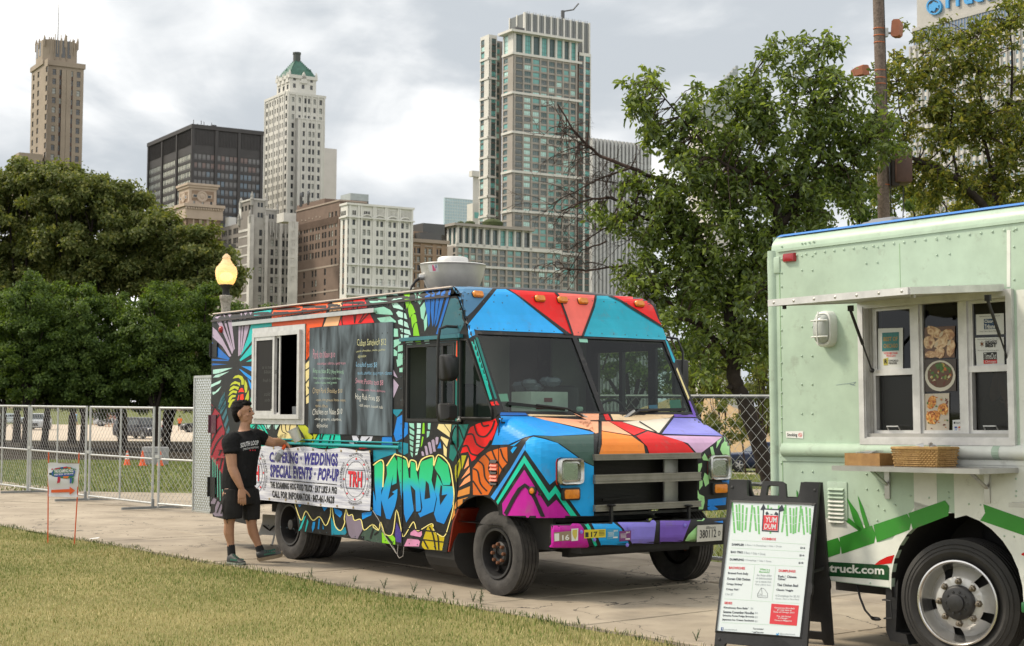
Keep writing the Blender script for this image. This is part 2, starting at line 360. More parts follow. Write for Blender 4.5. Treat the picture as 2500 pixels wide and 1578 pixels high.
# ---------------- the skyline ----------------
TH=.555
DR=V((math.cos(TH),math.sin(TH),0));DL=V((-math.sin(TH),math.cos(TH),0))
GL=[mat('dark_pane',(.035,.04,.045),.12,spec=.7),mat('blind_pane',(.33,.34,.31),.3,spec=.6),mat('bright_pane',(.6,.62,.58),.25,spec=.6)]
TEAL=[mat('teal_pane_dark',(.06,.11,.11),.1,spec=.8),mat('teal_pane',(.15,.42,.39),.12,spec=.8),mat('teal_pane_pale',(.48,.74,.68),.15,spec=.8),mat('grey_pane',(.09,.11,.11),.1,spec=.8)]
def solve_len(P,d,x):
 k=(x-1250)/FPX;k+=0
 return(k*P.y-P.x)/(d.x-k*d.y)
def win_mesh(name,w,h,mf,mg,bars=(.5,),vb=(),fr=.10,arch=False):
 mb=MB();mb.m=1
 if arch:
  prof=[(0,0),(w,0),(w,h-w/2)]+[(w/2+w/2*math.cos(a),h-w/2+w/2*math.sin(a))for a in np.linspace(.4,PI-.4,5)]+[(0,h-w/2)]
  mb.plate(prof,[],lambda x,z:(x,-.02,z))
 else:mb.add([(0,-.02,0),(w,-.02,0),(w,-.02,h),(0,-.02,h)],[(0,1,2,3)])
 mb.m=0
 def q(x0,x1,z0,z1):mb.add([(x0,.03,z0),(x1,.03,z0),(x1,.03,z1),(x0,.03,z1)],[(0,1,2,3)])
 q(0,fr,0,h);q(w-fr,w,0,h);q(fr,w-fr,0,fr);q(fr,w-fr,h-fr,h)
 for b in bars:q(fr,w-fr,h*b-fr/2,h*b+fr/2)
 for b in vb:q(w*b-fr/2,w*b+fr/2,fr,h-fr)
 return mb.mesh(name,[mf,mg],fix=False)
class Bld:
 def __init__(s,name,label,x,ytop,D,xl,xr,cat='building',P=None):
  s.top=at(x,ytop,D)if P is None else P;s.P=V((s.top.x,s.top.y,-1.4));s.D=D;s.root=thing(name,label,cat,s.P)
  s.Lr=solve_len(s.P,DR,xr);s.Ll=solve_len(s.P,DL,xl);s.H=s.top.z+1.4;s.n=0;s.extra={}
  s.px=D/FPX
 def z(s,y,x=None):
  xx=s.P.x/s.P.y*FPX+1250 if x is None else x
  return at(xx,y,s.P.y).z+1.4
 def face(s,side,u0,u1,z0,z1,cols,rows,mw,wins,off=0.,strip=(),smat=None,rev=.35,name='wall',rng=None,frame=None,bars=(.5,),vb=(),wname='window',archrows=(),pick=None,skip=None):
  """wall on one face with real openings; cols [(u0,u1)] rows [(z0,z1)]; off moves it outwards"""
  d=DR if side=='R' else DL;nrm=-DL if side=='R' else-DR
  us=sorted({u0,u1,*[c for q in cols for c in q]});zs=sorted({z0,z1,*[c for q in rows for c in q]})
  o=nrm*off;mb=MB();pt=lambda u,z,dd=0.:d*u+o-nrm*dd+V((0,0,z))
  cs=[(round(a,5),round(b,5))for a,b in cols];rs=[(round(a,5),round(b,5))for a,b in rows]
  sk=skip or(lambda i,j:False)
  for i in range(len(us)-1):
   for j in range(len(zs)-1):
    c=(round(us[i],5),round(us[i+1],5));r=(round(zs[j],5),round(zs[j+1],5))
    hole=c in cs and r in rs and not sk(cs.index(c),rs.index(r))
    a,b,e,f=us[i],us[i+1],zs[j],zs[j+1]
    if not hole:
     mb.m=1 if(smat and c in cs and cs.index(c)in strip and zs[j]>=rs[-1][0]-.01 and zs[j+1]<=rs[0][1]+.01)else 0
     mb.add([pt(a,e),pt(b,e),pt(b,f),pt(a,f)],[(0,1,2,3)])
    else:
     mb.m=0;mb.add([pt(a,e),pt(b,e),pt(b,f),pt(a,f),pt(a,e,rev),pt(b,e,rev),pt(b,f,rev),pt(a,f,rev)],[(0,1,5,4),(1,2,6,5),(2,3,7,6),(3,0,4,7)])
  w=mb.build(name,[mw,smat or mw],s.root,fix=False)
  cache={};rg=random.Random(len(s.root.name)*13+int(u1*10)+int(z1));fm=frame or mat('window_frame',(.05,.048,.045),.6)
  X=d if side=='R' else-d
  for j,(e,f)in enumerate(rows):
   for i,(a,b)in enumerate(cols):
    if sk(i,j):continue
    g=pick(i,j,rg)if pick else rg.choice(wins);key=(round(b-a,2),round(f-e,2),g.name,j in archrows)
    if key not in cache:cache[key]=win_mesh(wname,b-a,f-e,fm,g,bars,vb,fr=min(.12,(b-a)*.08),arch=False)
    me=cache[key];q=a if side=='R' else b
    p=d*q+o-nrm*(rev-.05)+V((0,0,e));Y=nrm
    M=MX(((X.x,Y.x,0,p.x),(X.y,Y.y,0,p.y),(0,0,1,p.z),(0,0,0,1)))
    if s.n<290:link(wname,me,s.root,M);s.n+=1
    else:
     bmx=s.extra.setdefault(key,[me,[]]);bmx[1].append(M)
  return w
 def finish(s):
  mb=MB();ms=[]
  for me,Ms in s.extra.values():
   for m in me.materials:
    if m not in ms:ms.append(m)
  for me,Ms in s.extra.values():
   for M in Ms:
    for p in me.polygons:
     mb.m=ms.index(me.materials[p.material_index]);mb.add([M@me.vertices[i].co for i in p.vertices],[tuple(range(len(p.vertices)))])
  if mb.v:tag(mb.build('window_mass',ms,s.root,fix=False),kind='stuff')
  return s.root
 def core(s,m,h=None,name='roof',inset=.0,u0=0,u1=None,l0=0,l1=None,z0=0):
  """the faces one does not see, and the roof"""
  h=h or s.H;u1=s.Lr if u1 is None else u1;l1=s.Ll if l1 is None else l1;mb=MB()
  c=[DR*u0+DL*l0,DR*u1+DL*l0,DR*u1+DL*l1,DR*u0+DL*l1]
  mb.add([p+V((0,0,z))for z in(z0,h)for p in c],[(1,2,6,5),(2,3,7,6),(4,5,6,7)]);return mb.build(name,m,s.root,fix=False)
 def blk(s,name,m,u0,u1,l0,l1,z0,z1,bevel=0.):
  """a block in the building's own axes (u along the right face, l along the left face)"""
  M=MX(((DR.x,DL.x,0,0),(DR.y,DL.y,0,0),(0,0,1,0),(0,0,0,1)))
  mb=MB().box(u0,u1,l0,l1,z0,z1,M);return mb.build(name,m,s.root)
 def U(s,xs,side='R'):
  d=DR if side=='R' else DL;return[solve_len(s.P,d,x)for x in xs]
 def pairs(s,xs,side='R'):
  u=s.U(xs,side);return[tuple(sorted((u[i],u[i+1])))for i in range(0,len(u),2)]
 def rows(s,y0,pitch,h,n):
  return[(s.z(y0+i*pitch+h),s.z(y0+i*pitch))for i in range(n)]
def crop(ox,oy,sc):return lambda*q:[ox+v/sc for v in q]
# 1 brown art deco tower
st=mat('brown_stone',(.30,.245,.19),.85,var=.10,vscale=.12);sp=mat('red_spandrel',(.075,.04,.032),.7)
b=Bld('brown_tower','tall brown art deco skyscraper with a pinnacled crown at the far left',107,149,650,61,189.5)
cx=lambda*q:[v/4.22 for v in q]
cr=b.pairs(cx(475,512,548,586,600,637,652,690,728,766));rw=b.rows(60+446/4.22,23.15,14.2,16)
b.face('R',0,b.Lr,0,b.H,cr,rw,st,GL[:1]*4+[GL[1]],strip=(1,2,3),smat=sp)
cl=b.pairs(cx(272,288,320,338,404,422),'L');b.face('L',0,b.Ll,0,b.H,cl,b.rows(60+452/4.22,23.15,14.2,16),st,GL[:1])
b.core(st);px=b.px
for i in range(2):u=(cr[1+i][1]+cr[2+i][0])/2;b.blk('pier',st,u-1,u+1,-.5,.0,0,b.z(165))
h0=b.H-.5;h1=b.z(92);L,R_=b.Ll,b.Lr
b.blk('ledge',st,-.6,R_+.6,-.6,L+.6,b.H-1.5,b.H+.6)
i0,i1,j0,j1=R_*.02,R_*.88,L*.06,L*.86
crn=MB();ch=2.5;M=MX(((DR.x,DL.x,0,0),(DR.y,DL.y,0,0),(0,0,1,0),(0,0,0,1)))
oc=[(i0+ch,j0),(i1-ch,j0),(i1,j0+ch),(i1,j1-ch),(i1-ch,j1),(i0+ch,j1),(i0,j1-ch),(i0,j0+ch)]
crn.loft([[M@V((u,l,z))for u,l in oc]for z in(h0,h1)]);crn.build('crown',st,b.root)
for k in range(3):
 a=i0+(i1-i0)*(.33+.17*k);mb=MB();w=1.55
 mb.plate([(a,h0+3.2),(a+w,h0+3.2),(a+w,h0+10)]+[(a+w/2+w/2*math.cos(t),h0+10+w/2*math.sin(t))for t in np.linspace(.3,PI-.3,5)]+[(a,h0+10)],[],lambda u,z:M@V((u,j0-.06,z)),.05,M.to_3x3()@V((0,1,0)));mb.build('window',GL[0],b.root)
 b.blk('pier',st,a-.55,a-.25,j0-.45,j0,h0+2,h0+13)
for k in range(2):a=j0+(j1-j0)*(.35+.3*k);mb=MB().box(i0-.08,i0+.1,a,a+2.2,h0+4,h0+10,M);mb.build('window',GL[0],b.root)
for(u,l,hh,r)in[(i0+.6,j1-.5,2.6,.62),(i0+.4,j0+1.2,1.8,.45),(i0+3,j0+.3,1.2,.35),(i1*.62,j0,3.2,.65),(i1-2.5,j0+.2,1.5,.4),(i1-.3,j0+.6,2.2,.45),(i1,j0+3,1.4,.4),(i0,j1*.55,1.5,.4),(i1,j1-1,2.4,.55)]:
 mb=MB();p=M@V((u,l,h1-3));mb.lathe([(r,0),(r,3),(r*1.15,3.2),(r*.8,3+hh*.5),(.1,3+hh)],8,MX.Translation(p),cap=True);mb.build('pinnacle',st,b.root)
for l in np.linspace(i0+2,i1-2,7):b.blk('rib',st,l-.2,l+.2,j0-.3,j0,h1-6,h1+.9)
mb=MB();p=M@V((i1*.5,j1*.4,h1));mb.tube([p,p+V((0,0,28))],[.25,.08],6);mb.build('mast',mat('steel_dark',(.08,.08,.08),.5),b.root)
b.finish()
b=Bld('stone_annex','low flat topped brown block at the foot of the art deco tower',47,372,640,19,93)
b.face('R',0,b.Lr,0,b.H,b.pairs([62,67,78,88]),b.rows(388,22,11,4),st,GL[:1]);b.face('L',0,b.Ll,0,b.H,[],[],st,GL);b.core(st);b.finish()
# 2 black office slab
bk=mat('black_steel',(.040,.036,.036),.5,var=.15,vscale=.3);sil=[mat('silver_pane',(.62,.63,.58),.25,spec=.6),mat('silver_pane_dim',(.42,.44,.42),.25,spec=.6)]  # pale panes: bright reflection on the left face put into the glass colour
dim=[mat('bronze_pane',(.13,.125,.125),.15,spec=.7),mat('bronze_pane_red',(.17,.12,.11),.2),mat('blue_pane',(.12,.16,.20),.15,spec=.7)]
b=Bld('black_office_block','black steel office block with bands of windows under a blank dark top',471.5,303.5,600,354,631)
ry=b.rows(290+398/4.75,20.9,14.3,10)
def bays(side,nb,npn,L):
 out=[];bw=L/nb
 for i in range(nb):
  a,c=i*bw+bw*.045,(i+1)*bw-bw*.045;w=(c-a)/npn
  out+=[(a+k*w+w*.05,a+(k+1)*w-w*.05)for k in range(npn)]
 return out
b.face('R',0,b.Lr,0,b.H,bays('R',3,5,b.Lr),ry,bk,dim,rev=.2,bars=(.2,),pick=lambda i,j,g:dim[0]if g.random()<.6 else(dim[1]if j<2 else dim[2]))
b.face('L',0,b.Ll,0,b.H,bays('L',3,9,b.Ll),ry,bk,sil,rev=.2,bars=(.2,),pick=lambda i,j,g:sil[0]if(i<18 and g.random()<.8)else sil[1])
b.core(bk)
for i in range(4):u=b.Lr*i/3;b.blk('pier',bk,u-.6,u+.6,-.5,0,0,b.H);u=b.Ll*i/3;b.blk('pier',bk,-.5,0,u-.6,u+.6,0,b.H)
zt=b.z(290+385/4.75);b.blk('parapet',bk,-.7,b.Lr+.7,-.7,b.Ll+.7,b.H-1.6,b.H)
for i in range(46):u=b.Lr*(i+.5)/46;b.blk('rib',bk,u-.08,u+.08,-.22,0,zt+3,b.H-1.6)
for i in range(60):u=b.Ll*(i+.5)/60;b.blk('rib',bk,-.22,0,u-.08,u+.08,zt+3,b.H-1.6)
b.blk('roof_hut',bk,b.Lr*.3,b.Lr*.36,2,5,b.H,b.H+1)
for u,h in((.1,1),(.24,.9),(.04,2.4),(.19,2),(.15,2.3),(.3,2)):b.blk('aerial',bk,b.Lr*u,b.Lr*u+.2,3,3.2,b.H,b.H+h)
b.finish()
# 3 tan Italianate tower
tan=mat('tan_terracotta',(.42,.335,.265),.8,var=.08,vscale=.2);tbk=mat('tan_brick',(.235,.165,.115),.85,var=.12,vscale=.5);grn=[mat('green_pane',(.06,.17,.155),.12,spec=.7)]
b=Bld('tan_tower','tan terracotta tower with heavy cornices and arched green windows',462,450,560,430,522)
c2=crop(340,290,4.75);c2y=lambda v:290+v/4.75;zmid=b.z(c2y(1005))
b.face('R',0,b.Lr,zmid,b.H,b.pairs(c2(595,618,693,718,792,818)),[(b.z(c2y(995)),b.z(c2y(945)))],tan,GL)
b.face('L',0,b.Ll,zmid,b.H,b.pairs(c2(447,456,488,498,530,540),'L'),[(b.z(c2y(1005)),b.z(c2y(960)))],tan,GL)
b.core(tan,z0=zmid)
z0,z1=b.z(c2y(1000)),b.z(c2y(825));b.blk('brick_panel',tbk,b.Lr*.10,b.Lr*.9,-.1,0,b.z(c2y(942)),z1);b.blk('brick_panel',tbk,-.1,0,b.Ll*.15,b.Ll*.85,b.z(c2y(955)),b.z(c2y(840)))
for f in(.22,.72):u=b.Lr*f;b.blk('window_surround',tan,u-1.2,u+1.2,-.3,-.1,b.z(c2y(912)),b.z(c2y(868)));b.blk('window',GL[0],u-.7,u+.7,-.36,-.3,b.z(c2y(904)),b.z(c2y(876)))
for f in(.25,.75):u=b.Ll*f;b.blk('window_surround',tan,-.3,-.1,u-1.2,u+1.2,b.z(c2y(925)),b.z(c2y(882)));b.blk('window',GL[0],-.36,-.3,u-.7,u+.7,b.z(c2y(916)),b.z(c2y(890)))
for pc,ax in((DR*b.Lr*.47-DL*.15,'R'),(DL*b.Ll*.5-DR*.15,'L')):
 mb=MB();p=pc+V((0,0,b.z(c2y(892))));R3=MX.Rotation(TH if ax=='R' else TH-PI/2,4,'Z')@MX.Rotation(PI/2,4,'X')
 mb.lathe([(2.1,0),(2.1,.25),(1.5,.3),(1.2,.15),(.6,.35),(.05,.4)],12,MX.Translation(p)@R3,cap=True);mb.build('medallion',tan,b.root)
b.blk('cornice',tan,-.95,b.Lr+.95,-.95,b.Ll+.95,b.H-.3,b.H+.5);b.blk('cornice',tan,-.5,b.Lr+.5,-.5,b.Ll+.5,b.H-1.2,b.H-.3)
b.ov=1;q=1.25;ztop2=zmid+1.2
b.blk('cornice',tan,-q-1.4,b.Lr+q+1.3,-q-1.3,b.Ll+q+4,zmid-.6,zmid+.5);b.blk('frieze',tan,-q-.7,b.Lr+q+.7,-q-.7,b.Ll+q+3,zmid-5,zmid-.8)
for k in range(16):u=-q-.5+(b.Lr+2*q+1)*k/15;b.blk('dentil',tan,u-.25,u+.25,-q-1.3,-q-.7,zmid-1.5,zmid-.8)
cr=[(u-q*0,v)for u,v in b.pairs(c2(597,655,682,740,768,826))]
za,zb=b.z(c2y(1255)),b.z(c2y(1120))
mb=MB();DRm=DR;nm=-DL;hol=[]
def arch(u0,u1,z0,z1,n=6):r=(u1-u0)/2;return[(u0,z0),(u1,z0),(u1,z1-r)]+[((u0+u1)/2+r*math.cos(t),z1-r+r*math.sin(t))for t in np.linspace(.3,PI-.3,n)]+[(u0,z1-r)]
hol=[arch(u,v,za,zb)for u,v in cr]
mb.plate([(-q,0),(b.Lr+q,0),(b.Lr+q,zmid-5),(-q,zmid-5)],hol,lambda u,z:M@V((u,-q,z)),.6,DL);mb.build('wall',tbk,b.root,fix=True)
for h_ in hol:
 mb=MB().plate(h_,[],lambda u,z:M@V((u,-q+.4,z)));mb.build('window',grn[0],b.root,fix=False)
 u0,u1=h_[0][0],h_[1][0];b.blk('mullion',mat('window_frame',(.05,.048,.045)),(u0+u1)/2-.1,(u0+u1)/2+.1,-q+.25,-q+.4,za,zb-.2);b.blk('mullion',MATS['window_frame'],u0,u1,-q+.22,-q+.38,za+(zb-za)*.62,za+(zb-za)*.62+.2)
 mb=MB();ou=[(x,z)for x,z in arch(u0-.55,u1+.55,za,zb+.55)];mb.plate(ou,[h_],lambda u,z:M@V((u,-q-.2,z)),.2,DL);mb.build('arch_surround',tan,b.root)
mb=MB();hol=[arch(b.Ll*f,b.Ll*f+2.2,za,zb)for f in(.12,.4,.68)]
mb.plate([(-q,0),(b.Ll+q+3,0),(b.Ll+q+3,zmid-5),(-q,zmid-5)],hol,lambda u,z:M@V((-q,u,z)),.6,DR);mb.build('wall',tbk,b.root)
for h_ in hol:mb=MB().plate(h_,[],lambda u,z:M@V((-q+.4,u,z)));mb.build('window',GL[0],b.root,fix=False)
b.blk('balcony',tan,b.Lr*.3,b.Lr+q,-q-1.6,-q,za-4,za-2.6)
for k in range(12):u=b.Lr*.3+(b.Lr*.7+q)*k/11;b.blk('baluster',tan,u-.15,u+.15,-q-1.5,-q-1.2,za-2.6,za-.9)
b.blk('balcony_rail',tan,b.Lr*.3,b.Lr+q,-q-1.6,-q-1.1,za-.9,za-.5)
b.blk('cornice',tan,-q-.3,b.Lr+q+.3,-q-.35,-q-.0,za-9.5,za-8.6);b.finish()
# 4 small cream block behind the lamp
b=Bld('cream_block','small cream block with a bracketed cornice behind the lit street lamp',529,610,470,500,575)
crm=mat('cream_stone',(.52,.46,.39),.8,var=.08,vscale=.2)
b.face('R',0,b.Lr,0,b.H,b.pairs([527,535,554,561]),b.rows(623,20,13,4),crm,GL);b.face('L',0,b.Ll,0,b.H,[],[],crm,GL);b.core(crm)
b.blk('cornice',crm,-1,b.Lr+1.2,-1,b.Ll+1,b.H-.8,b.H+.7);b.blk('roof_rail',mat('dark_roof',(.06,.055,.05)),0,b.Lr,1,1.3,b.H+.7,b.H+2.2)
for k in range(18):u=b.Lr*(k+.5)/18;b.blk('bracket',crm,u-.2,u+.2,-.8,0,b.H-1.7,b.H-.8)
b.finish()
# 5 grey stone block with pinnacles
gs=mat('grey_stone',(.33,.315,.29),.85,var=.2,vscale=.15);gb=mat('grey_brick',(.20,.18,.165),.9,var=.10,vscale=.3);lst=mat('pale_stone',(.50,.48,.45),.85,var=.18,vscale=.2)
b=Bld('grey_gothic_block','grey stone office block with gothic pinnacles and pale brick bands',613,531,540,579,703)
c5=crop(500,460,5.0655);c5y=lambda v:460+v/5.0655
cr=b.pairs(c5(650,688,706,746,796,832,848,885,930,968,984,1012));rw=b.rows(c5y(505),22.9,15.2,11)
b.face('R',0,b.Lr,0,b.H,cr,rw,gs,GL[:1]*3+[GL[1]]);b.face('L',0,b.Ll,0,b.H,[],[],gb,GL);b.core(gb)
for f,w in((-.0,.9),(.36,.9),(.735,.8),(.985,.9)):u=b.Lr*f;b.blk('pier',lst,u-w*.2,u+w,-.7,0,0,b.H+1)
for u in(b.U([c5(697)[0]])[0],b.U([c5(840)[0]])[0],b.U([c5(976)[0]])[0]):b.blk('mullion',gs,u-.3,u+.3,-.3,0,0,b.H-4)
for k in range(9):z=b.z(c5y(590+118*k));b.blk('band',lst,-.12,0,0,b.Ll,z,z+.55);b.blk('band',lst,-.12,0,0,b.Ll*.12,z-9,z-.1)if k==0 else None
b.blk('corner_pier',lst,-.55,.3,-.5,b.Ll*.16,0,b.H+.5);b.blk('band',lst,-.2,0,b.Ll*.16,b.Ll,b.z(c5y(520)),b.z(c5y(490)))
zp=b.z(c5y(140),c5(590)[0]);u1=b.U([c5(740)[0]])[0];l1=b.Ll*.98
b.face('R',0,u1,b.H,zp,b.pairs(c5(635,662,672,702)),[(b.z(c5y(222)),b.z(c5y(165))),(b.z(c5y(350)),b.z(c5y(290)))],gs,GL[:1],off=-.6)
b.face('L',0,l1,b.H,zp,[(l1*a,l1*a+1.8)for a in(.2,.5,.8)],[(b.z(c5y(255)),b.z(c5y(190))),(b.z(c5y(360)),b.z(c5y(305)))],gb,GL[:1],off=-.6);b.core(gs,h=zp,u0=.6,l0=.6,u1=u1,l1=l1,z0=b.H)
b.blk('parapet',lst,.3,u1+.3,.3,l1,zp,zp+.6)
ur=b.U([c5(880)[0]])[0];zq=b.z(c5y(250));b.blk('attic',gs,u1,ur,.8,8,b.H,zq);b.blk('parapet',lst,u1,ur+.3,.5,8,zq,zq+.5)
for a in((780,800),(812,838)):p=b.pairs(c5(*a))[0];b.blk('window',GL[0],p[0],p[1],.7,.8,b.z(c5y(368)),b.z(c5y(300)))
for(u,l,z,h)in((.4,.4,zp,6),(u1,.6,zp,5.5),(u1,2,zq,4),(ur,.8,zq,5.5),(.5,l1,zp,4),(b.Lr*.36,0,b.H,4.5),(-.3,0,b.H,5.5),(-.2,l1,b.H,5),(b.Lr*.75,0,b.H-2,5),(b.Lr,0,b.H-3,4)):
 mb=MB().lathe([(.6,-2),(.6,0),(.75,.2),(.5,h*.15),(.55,h*.25),(.1,h*.5)],8,MX.Translation(M@V((u,l,z))),cap=True);mb.build('pinnacle',gs,b.root)
for k in range(14):u=b.Lr*.45+b.Lr*.55*k/14;b.blk('tracery',lst if k%2 else gs,u,u+.3,-.35,-.05,b.H-5-(k%3),b.H-1)
# its lower wing to the left
wx=b.U([c5(152)[0]],'L')[0];zw=b.z(c5y(395));
cl=b.pairs(c5(188,206,208,226,228,246,268,286,288,304,328,346,348,366,370,386),'L')
b.face('L',b.Ll,wx,0,zw,cl,[(b.z(c5y(v+75)),b.z(c5y(v)))for v in(445,565,680,800)],gb,GL[:1]);b.core(gb,h=zw,u0=0,u1=12,l0=b.Ll,l1=wx)
b.blk('roof_hut',mat('white_paint_far',(.6,.6,.58)),2,5,wx*.86,wx*.97,zw,zw+4);b.blk('roof_hut',MATS['white_paint_far'],2,8,b.Ll*1.05,b.Ll*1.5,zw,zw+8.5)
b.finish()
# 6 brown brick block
bb=mat('brown_brick',(.165,.115,.09),.9,var=.12,vscale=.25);bbl=mat('brick_trim',(.32,.26,.215),.9)
b=Bld('brown_brick_block','plain brown brick block with rows of small paired windows',829,490.5,520,719,891)
c6=crop(700,460,5.428);c6y=lambda v:460+v/5.428
cl=b.pairs(c6(655,680,620,643,570,593,535,557,481,506,447,470,396,418,360,383,317,339,284,305,237,260,205,226,158,178,135,152),'L')
rw=[(b.z(c6y(v+82)),b.z(c6y(v)))for v in(290,418,540,665,790)]+[(b.z(c6y(v+88)),b.z(c6y(v)))for v in(912,1035,1170,1305)]
only={0:(0,1,2,3),5:(0,1,2),6:(0,4,7,8,11),7:(0,4,7,8,11),8:(0,4,7,8,11)}
b.face('L',0,b.Ll,0,b.H,cl,rw,bb,GL[:1]*5+[GL[1]],skip=lambda i,j:(j in only and i not in only[j]),rev=.25)
b.face('R',0,b.Lr,0,b.H,[],[],bb,GL);b.core(bb)
for v in(1010,1345):z=b.z(c6y(v));b.blk('band',bbl,-.12,0,0,b.Ll,z-.3,z+.3)
for k in range(7):z=b.z(c6y(330));l=b.Ll*(.42+.085*k);b.blk('scallop',bbl,-.15,0,l,l+.8,z+.4*(k%2),z+.5+.4*(k%2))
for k in range(40):l=b.Ll*(.03+.9*k/40);b.blk('corbel',bb,-.3,0,l,l+.35,b.H-7.5,b.H-5)
for k in range(9):u=b.Lr*(.1+.1*k);b.blk('roundel',mat('pale_trim',(.5,.45,.4)),u,u+.5,-.1,0,b.H-3,b.H-2.5)
b.blk('parapet',bbl,-.3,b.Lr,-.3,b.Ll,b.H-.1,b.H+.45)
l0=b.U([c6(470)[0]],'L')[0];b.blk('penthouse',bb,.2,14,l0,b.Ll,b.H,b.z(c6y(135),c6(320)[0])+1.5)
b.blk('window',GL[0],.1,.2,l0+(b.Ll-l0)*.55,l0+(b.Ll-l0)*.62,b.H+1.5,b.H+6.5);b.blk('window',GL[0],.1,.2,l0+(b.Ll-l0)*.8,l0+(b.Ll-l0)*.9,b.H+1.5,b.H+6.5)
gy=mat('tank_grey',(.33,.37,.37),.6,var=.1,vscale=1.);stl=mat('steel_dark',(.08,.08,.08),.5)
b.blk('roof_unit',gy,6,13,4,12,b.H+1.2,b.H+3.6);b.blk('roof_frame',stl,6,9,12,22,b.H+1.6,b.H+1.8);b.blk('roof_frame',stl,6,13,4,4.5,b.H,b.H+1.2)
for k in range(6):b.blk('strut',stl,6,6.3,8+2.5*k,8.15+2.5*k,b.H,b.H+1.6)
mb=MB().lathe([(.8,0),(.8,.5),(.1,.6)],12,MX.Translation(M@V((1.5,l0+3,b.z(c6y(110),c6(330)[0]))))@MX.Rotation(1.2,4,'Y'),cap=True);mb.build('roof_fan',stl,b.root)
for k in range(8):
 z=b.z(c6y(480+120*k));b.blk('fire_escape',stl,-1.6,-.1,b.Ll-2.2,b.Ll+.8,z,z+.2)
 b.blk('fire_escape_rail',stl,-1.6,-1.5,b.Ll-2.2,b.Ll+.8,z+.9,z+1.1);mb=MB().bar(M@V((-1.3,b.Ll-2,z)),M@V((-1.3,b.Ll+.6,z-2.9)),.3,.12);mb.build('fire_escape_stair',stl,b.root)
b.finish()
# narrow pale building beside it
b=Bld('narrow_pale_block','narrow pale block squeezed between the gothic block and the brown brick block',705,540,518,700,724)
b.face('R',0,b.Lr,0,b.H,b.pairs(c6(35,55,62,85)),[(b.z(c6y(v+85)),b.z(c6y(v)))for v in(440,560,680,800,920,1040,1160)],lst,GL[:1]);b.face('L',0,b.Ll,0,b.H,[],[],lst,GL);b.core(lst);b.blk('penthouse',lst,-1,b.Lr,2,8,b.H,b.H+3.1);b.finish()
# 7 white terracotta block
wt=mat('white_terracotta',(.62,.61,.575),.7,var=.07,vscale=.3);wtd=mat('frieze_recess',(.07,.07,.065),.8)
b=Bld('white_terracotta_block','white terracotta block with arched top windows and a panelled parapet',848,500,500,827.5,1004.5)
cr=b.pairs(c6(850,890,988,1028,1050,1090,1160,1200,1222,1262,1330,1368,1395,1433,1500,1538,1562,1600))
rv=(405,530,655,782,908,1040,1180,1318,1450);hs=(75,78,78,76,76,80,84,84,84)
rw=[(b.z(c6y(v+h)),b.z(c6y(v)))for v,h in zip(rv,hs)]
wf=mat('green_frame',(.035,.06,.05),.5)
b.face('R',0,b.Lr,0,b.H,cr,rw,wt,GL[:1]*3+GL[1:2],frame=wf,rev=.45,pick=lambda i,j,g:GL[2]if(j==6 and 2<i<7)else g.choice(GL[:1]*3+GL[1:2]))
cl=b.pairs(c6(722,748,757,785),'L');b.face('L',0,b.Ll,0,b.H,cl,rw[:8],wt,GL[:1],frame=wf,strip=(0,1),smat=bb);b.core(wt)
pu=b.U(c6(840,905,925,1120,1145,1285,1310,1460,1480,1640))
for x in(812,930,965,1130,1150,1290,1310,1460,1480,1640):u=b.U(c6(x))[0];b.blk('pilaster',wt,u-.36,u+.36,-.4,0,0,b.H+.3)
zc=b.z(c6y(385));b.blk('string_course',wt,-.5,b.Lr+.5,-.75,0,zc,zc+.45);b.blk('string_course',wt,-.6,0,-.5,b.Ll,zc,zc+.45)
zc=b.z(c6y(1015));b.blk('string_course',wt,-.3,b.Lr+.3,-.7,0,zc,zc+.35);zc=b.z(c6y(1290));b.blk('string_course',wt,-.3,b.Lr+.3,-.9,0,zc,zc+.5);zc=b.z(c6y(1420));b.blk('string_course',wt,-.6,b.Lr+.3,-1.2,0,zc,zc+.7)
b.blk('parapet',wt,-.4,b.Lr+.4,-.6,b.Ll+.2,b.H,b.H+.7)
for(a,c)in((850,866),(874,895),(1005,1018),(1025,1050),(1060,1080)):u0,u1=b.U(c6(a,c));b.blk('attic_opening',wtd,u0,u1,-.08,.0,b.z(c6y(345)),b.z(c6y(285)))
for s0,s1 in((1150,1290),(1320,1460),(1490,1630)):
 for k in range(9):u=b.U(c6(s0+(s1-s0)*k/8))[0];b.blk('attic_rib',wt,u-.12,u+.12,-.3,0,b.z(c6y(390)),b.H-.7)
for k in range(4):l=b.Ll*(.2+.2*k);b.blk('attic_opening',wtd,-.08,0,l,l+.6,b.z(c6y(350)),b.z(c6y(290)))
for(a,c)in zip(cr[1::2],cr[2::2]):
 mb=MB();m_,w_=(a[0]+c[1])/2,(c[1]-a[0])/2+.8;zz=b.z(c6y(398));arcp=[(m_+w_*math.cos(t),zz+1.6*math.sin(t))for t in np.linspace(0,PI,12)]
 mb.tube([M@V((x,-.45,z))for x,z in arcp],.28,5);mb.build('arch_moulding',wt,b.root)
b.finish()
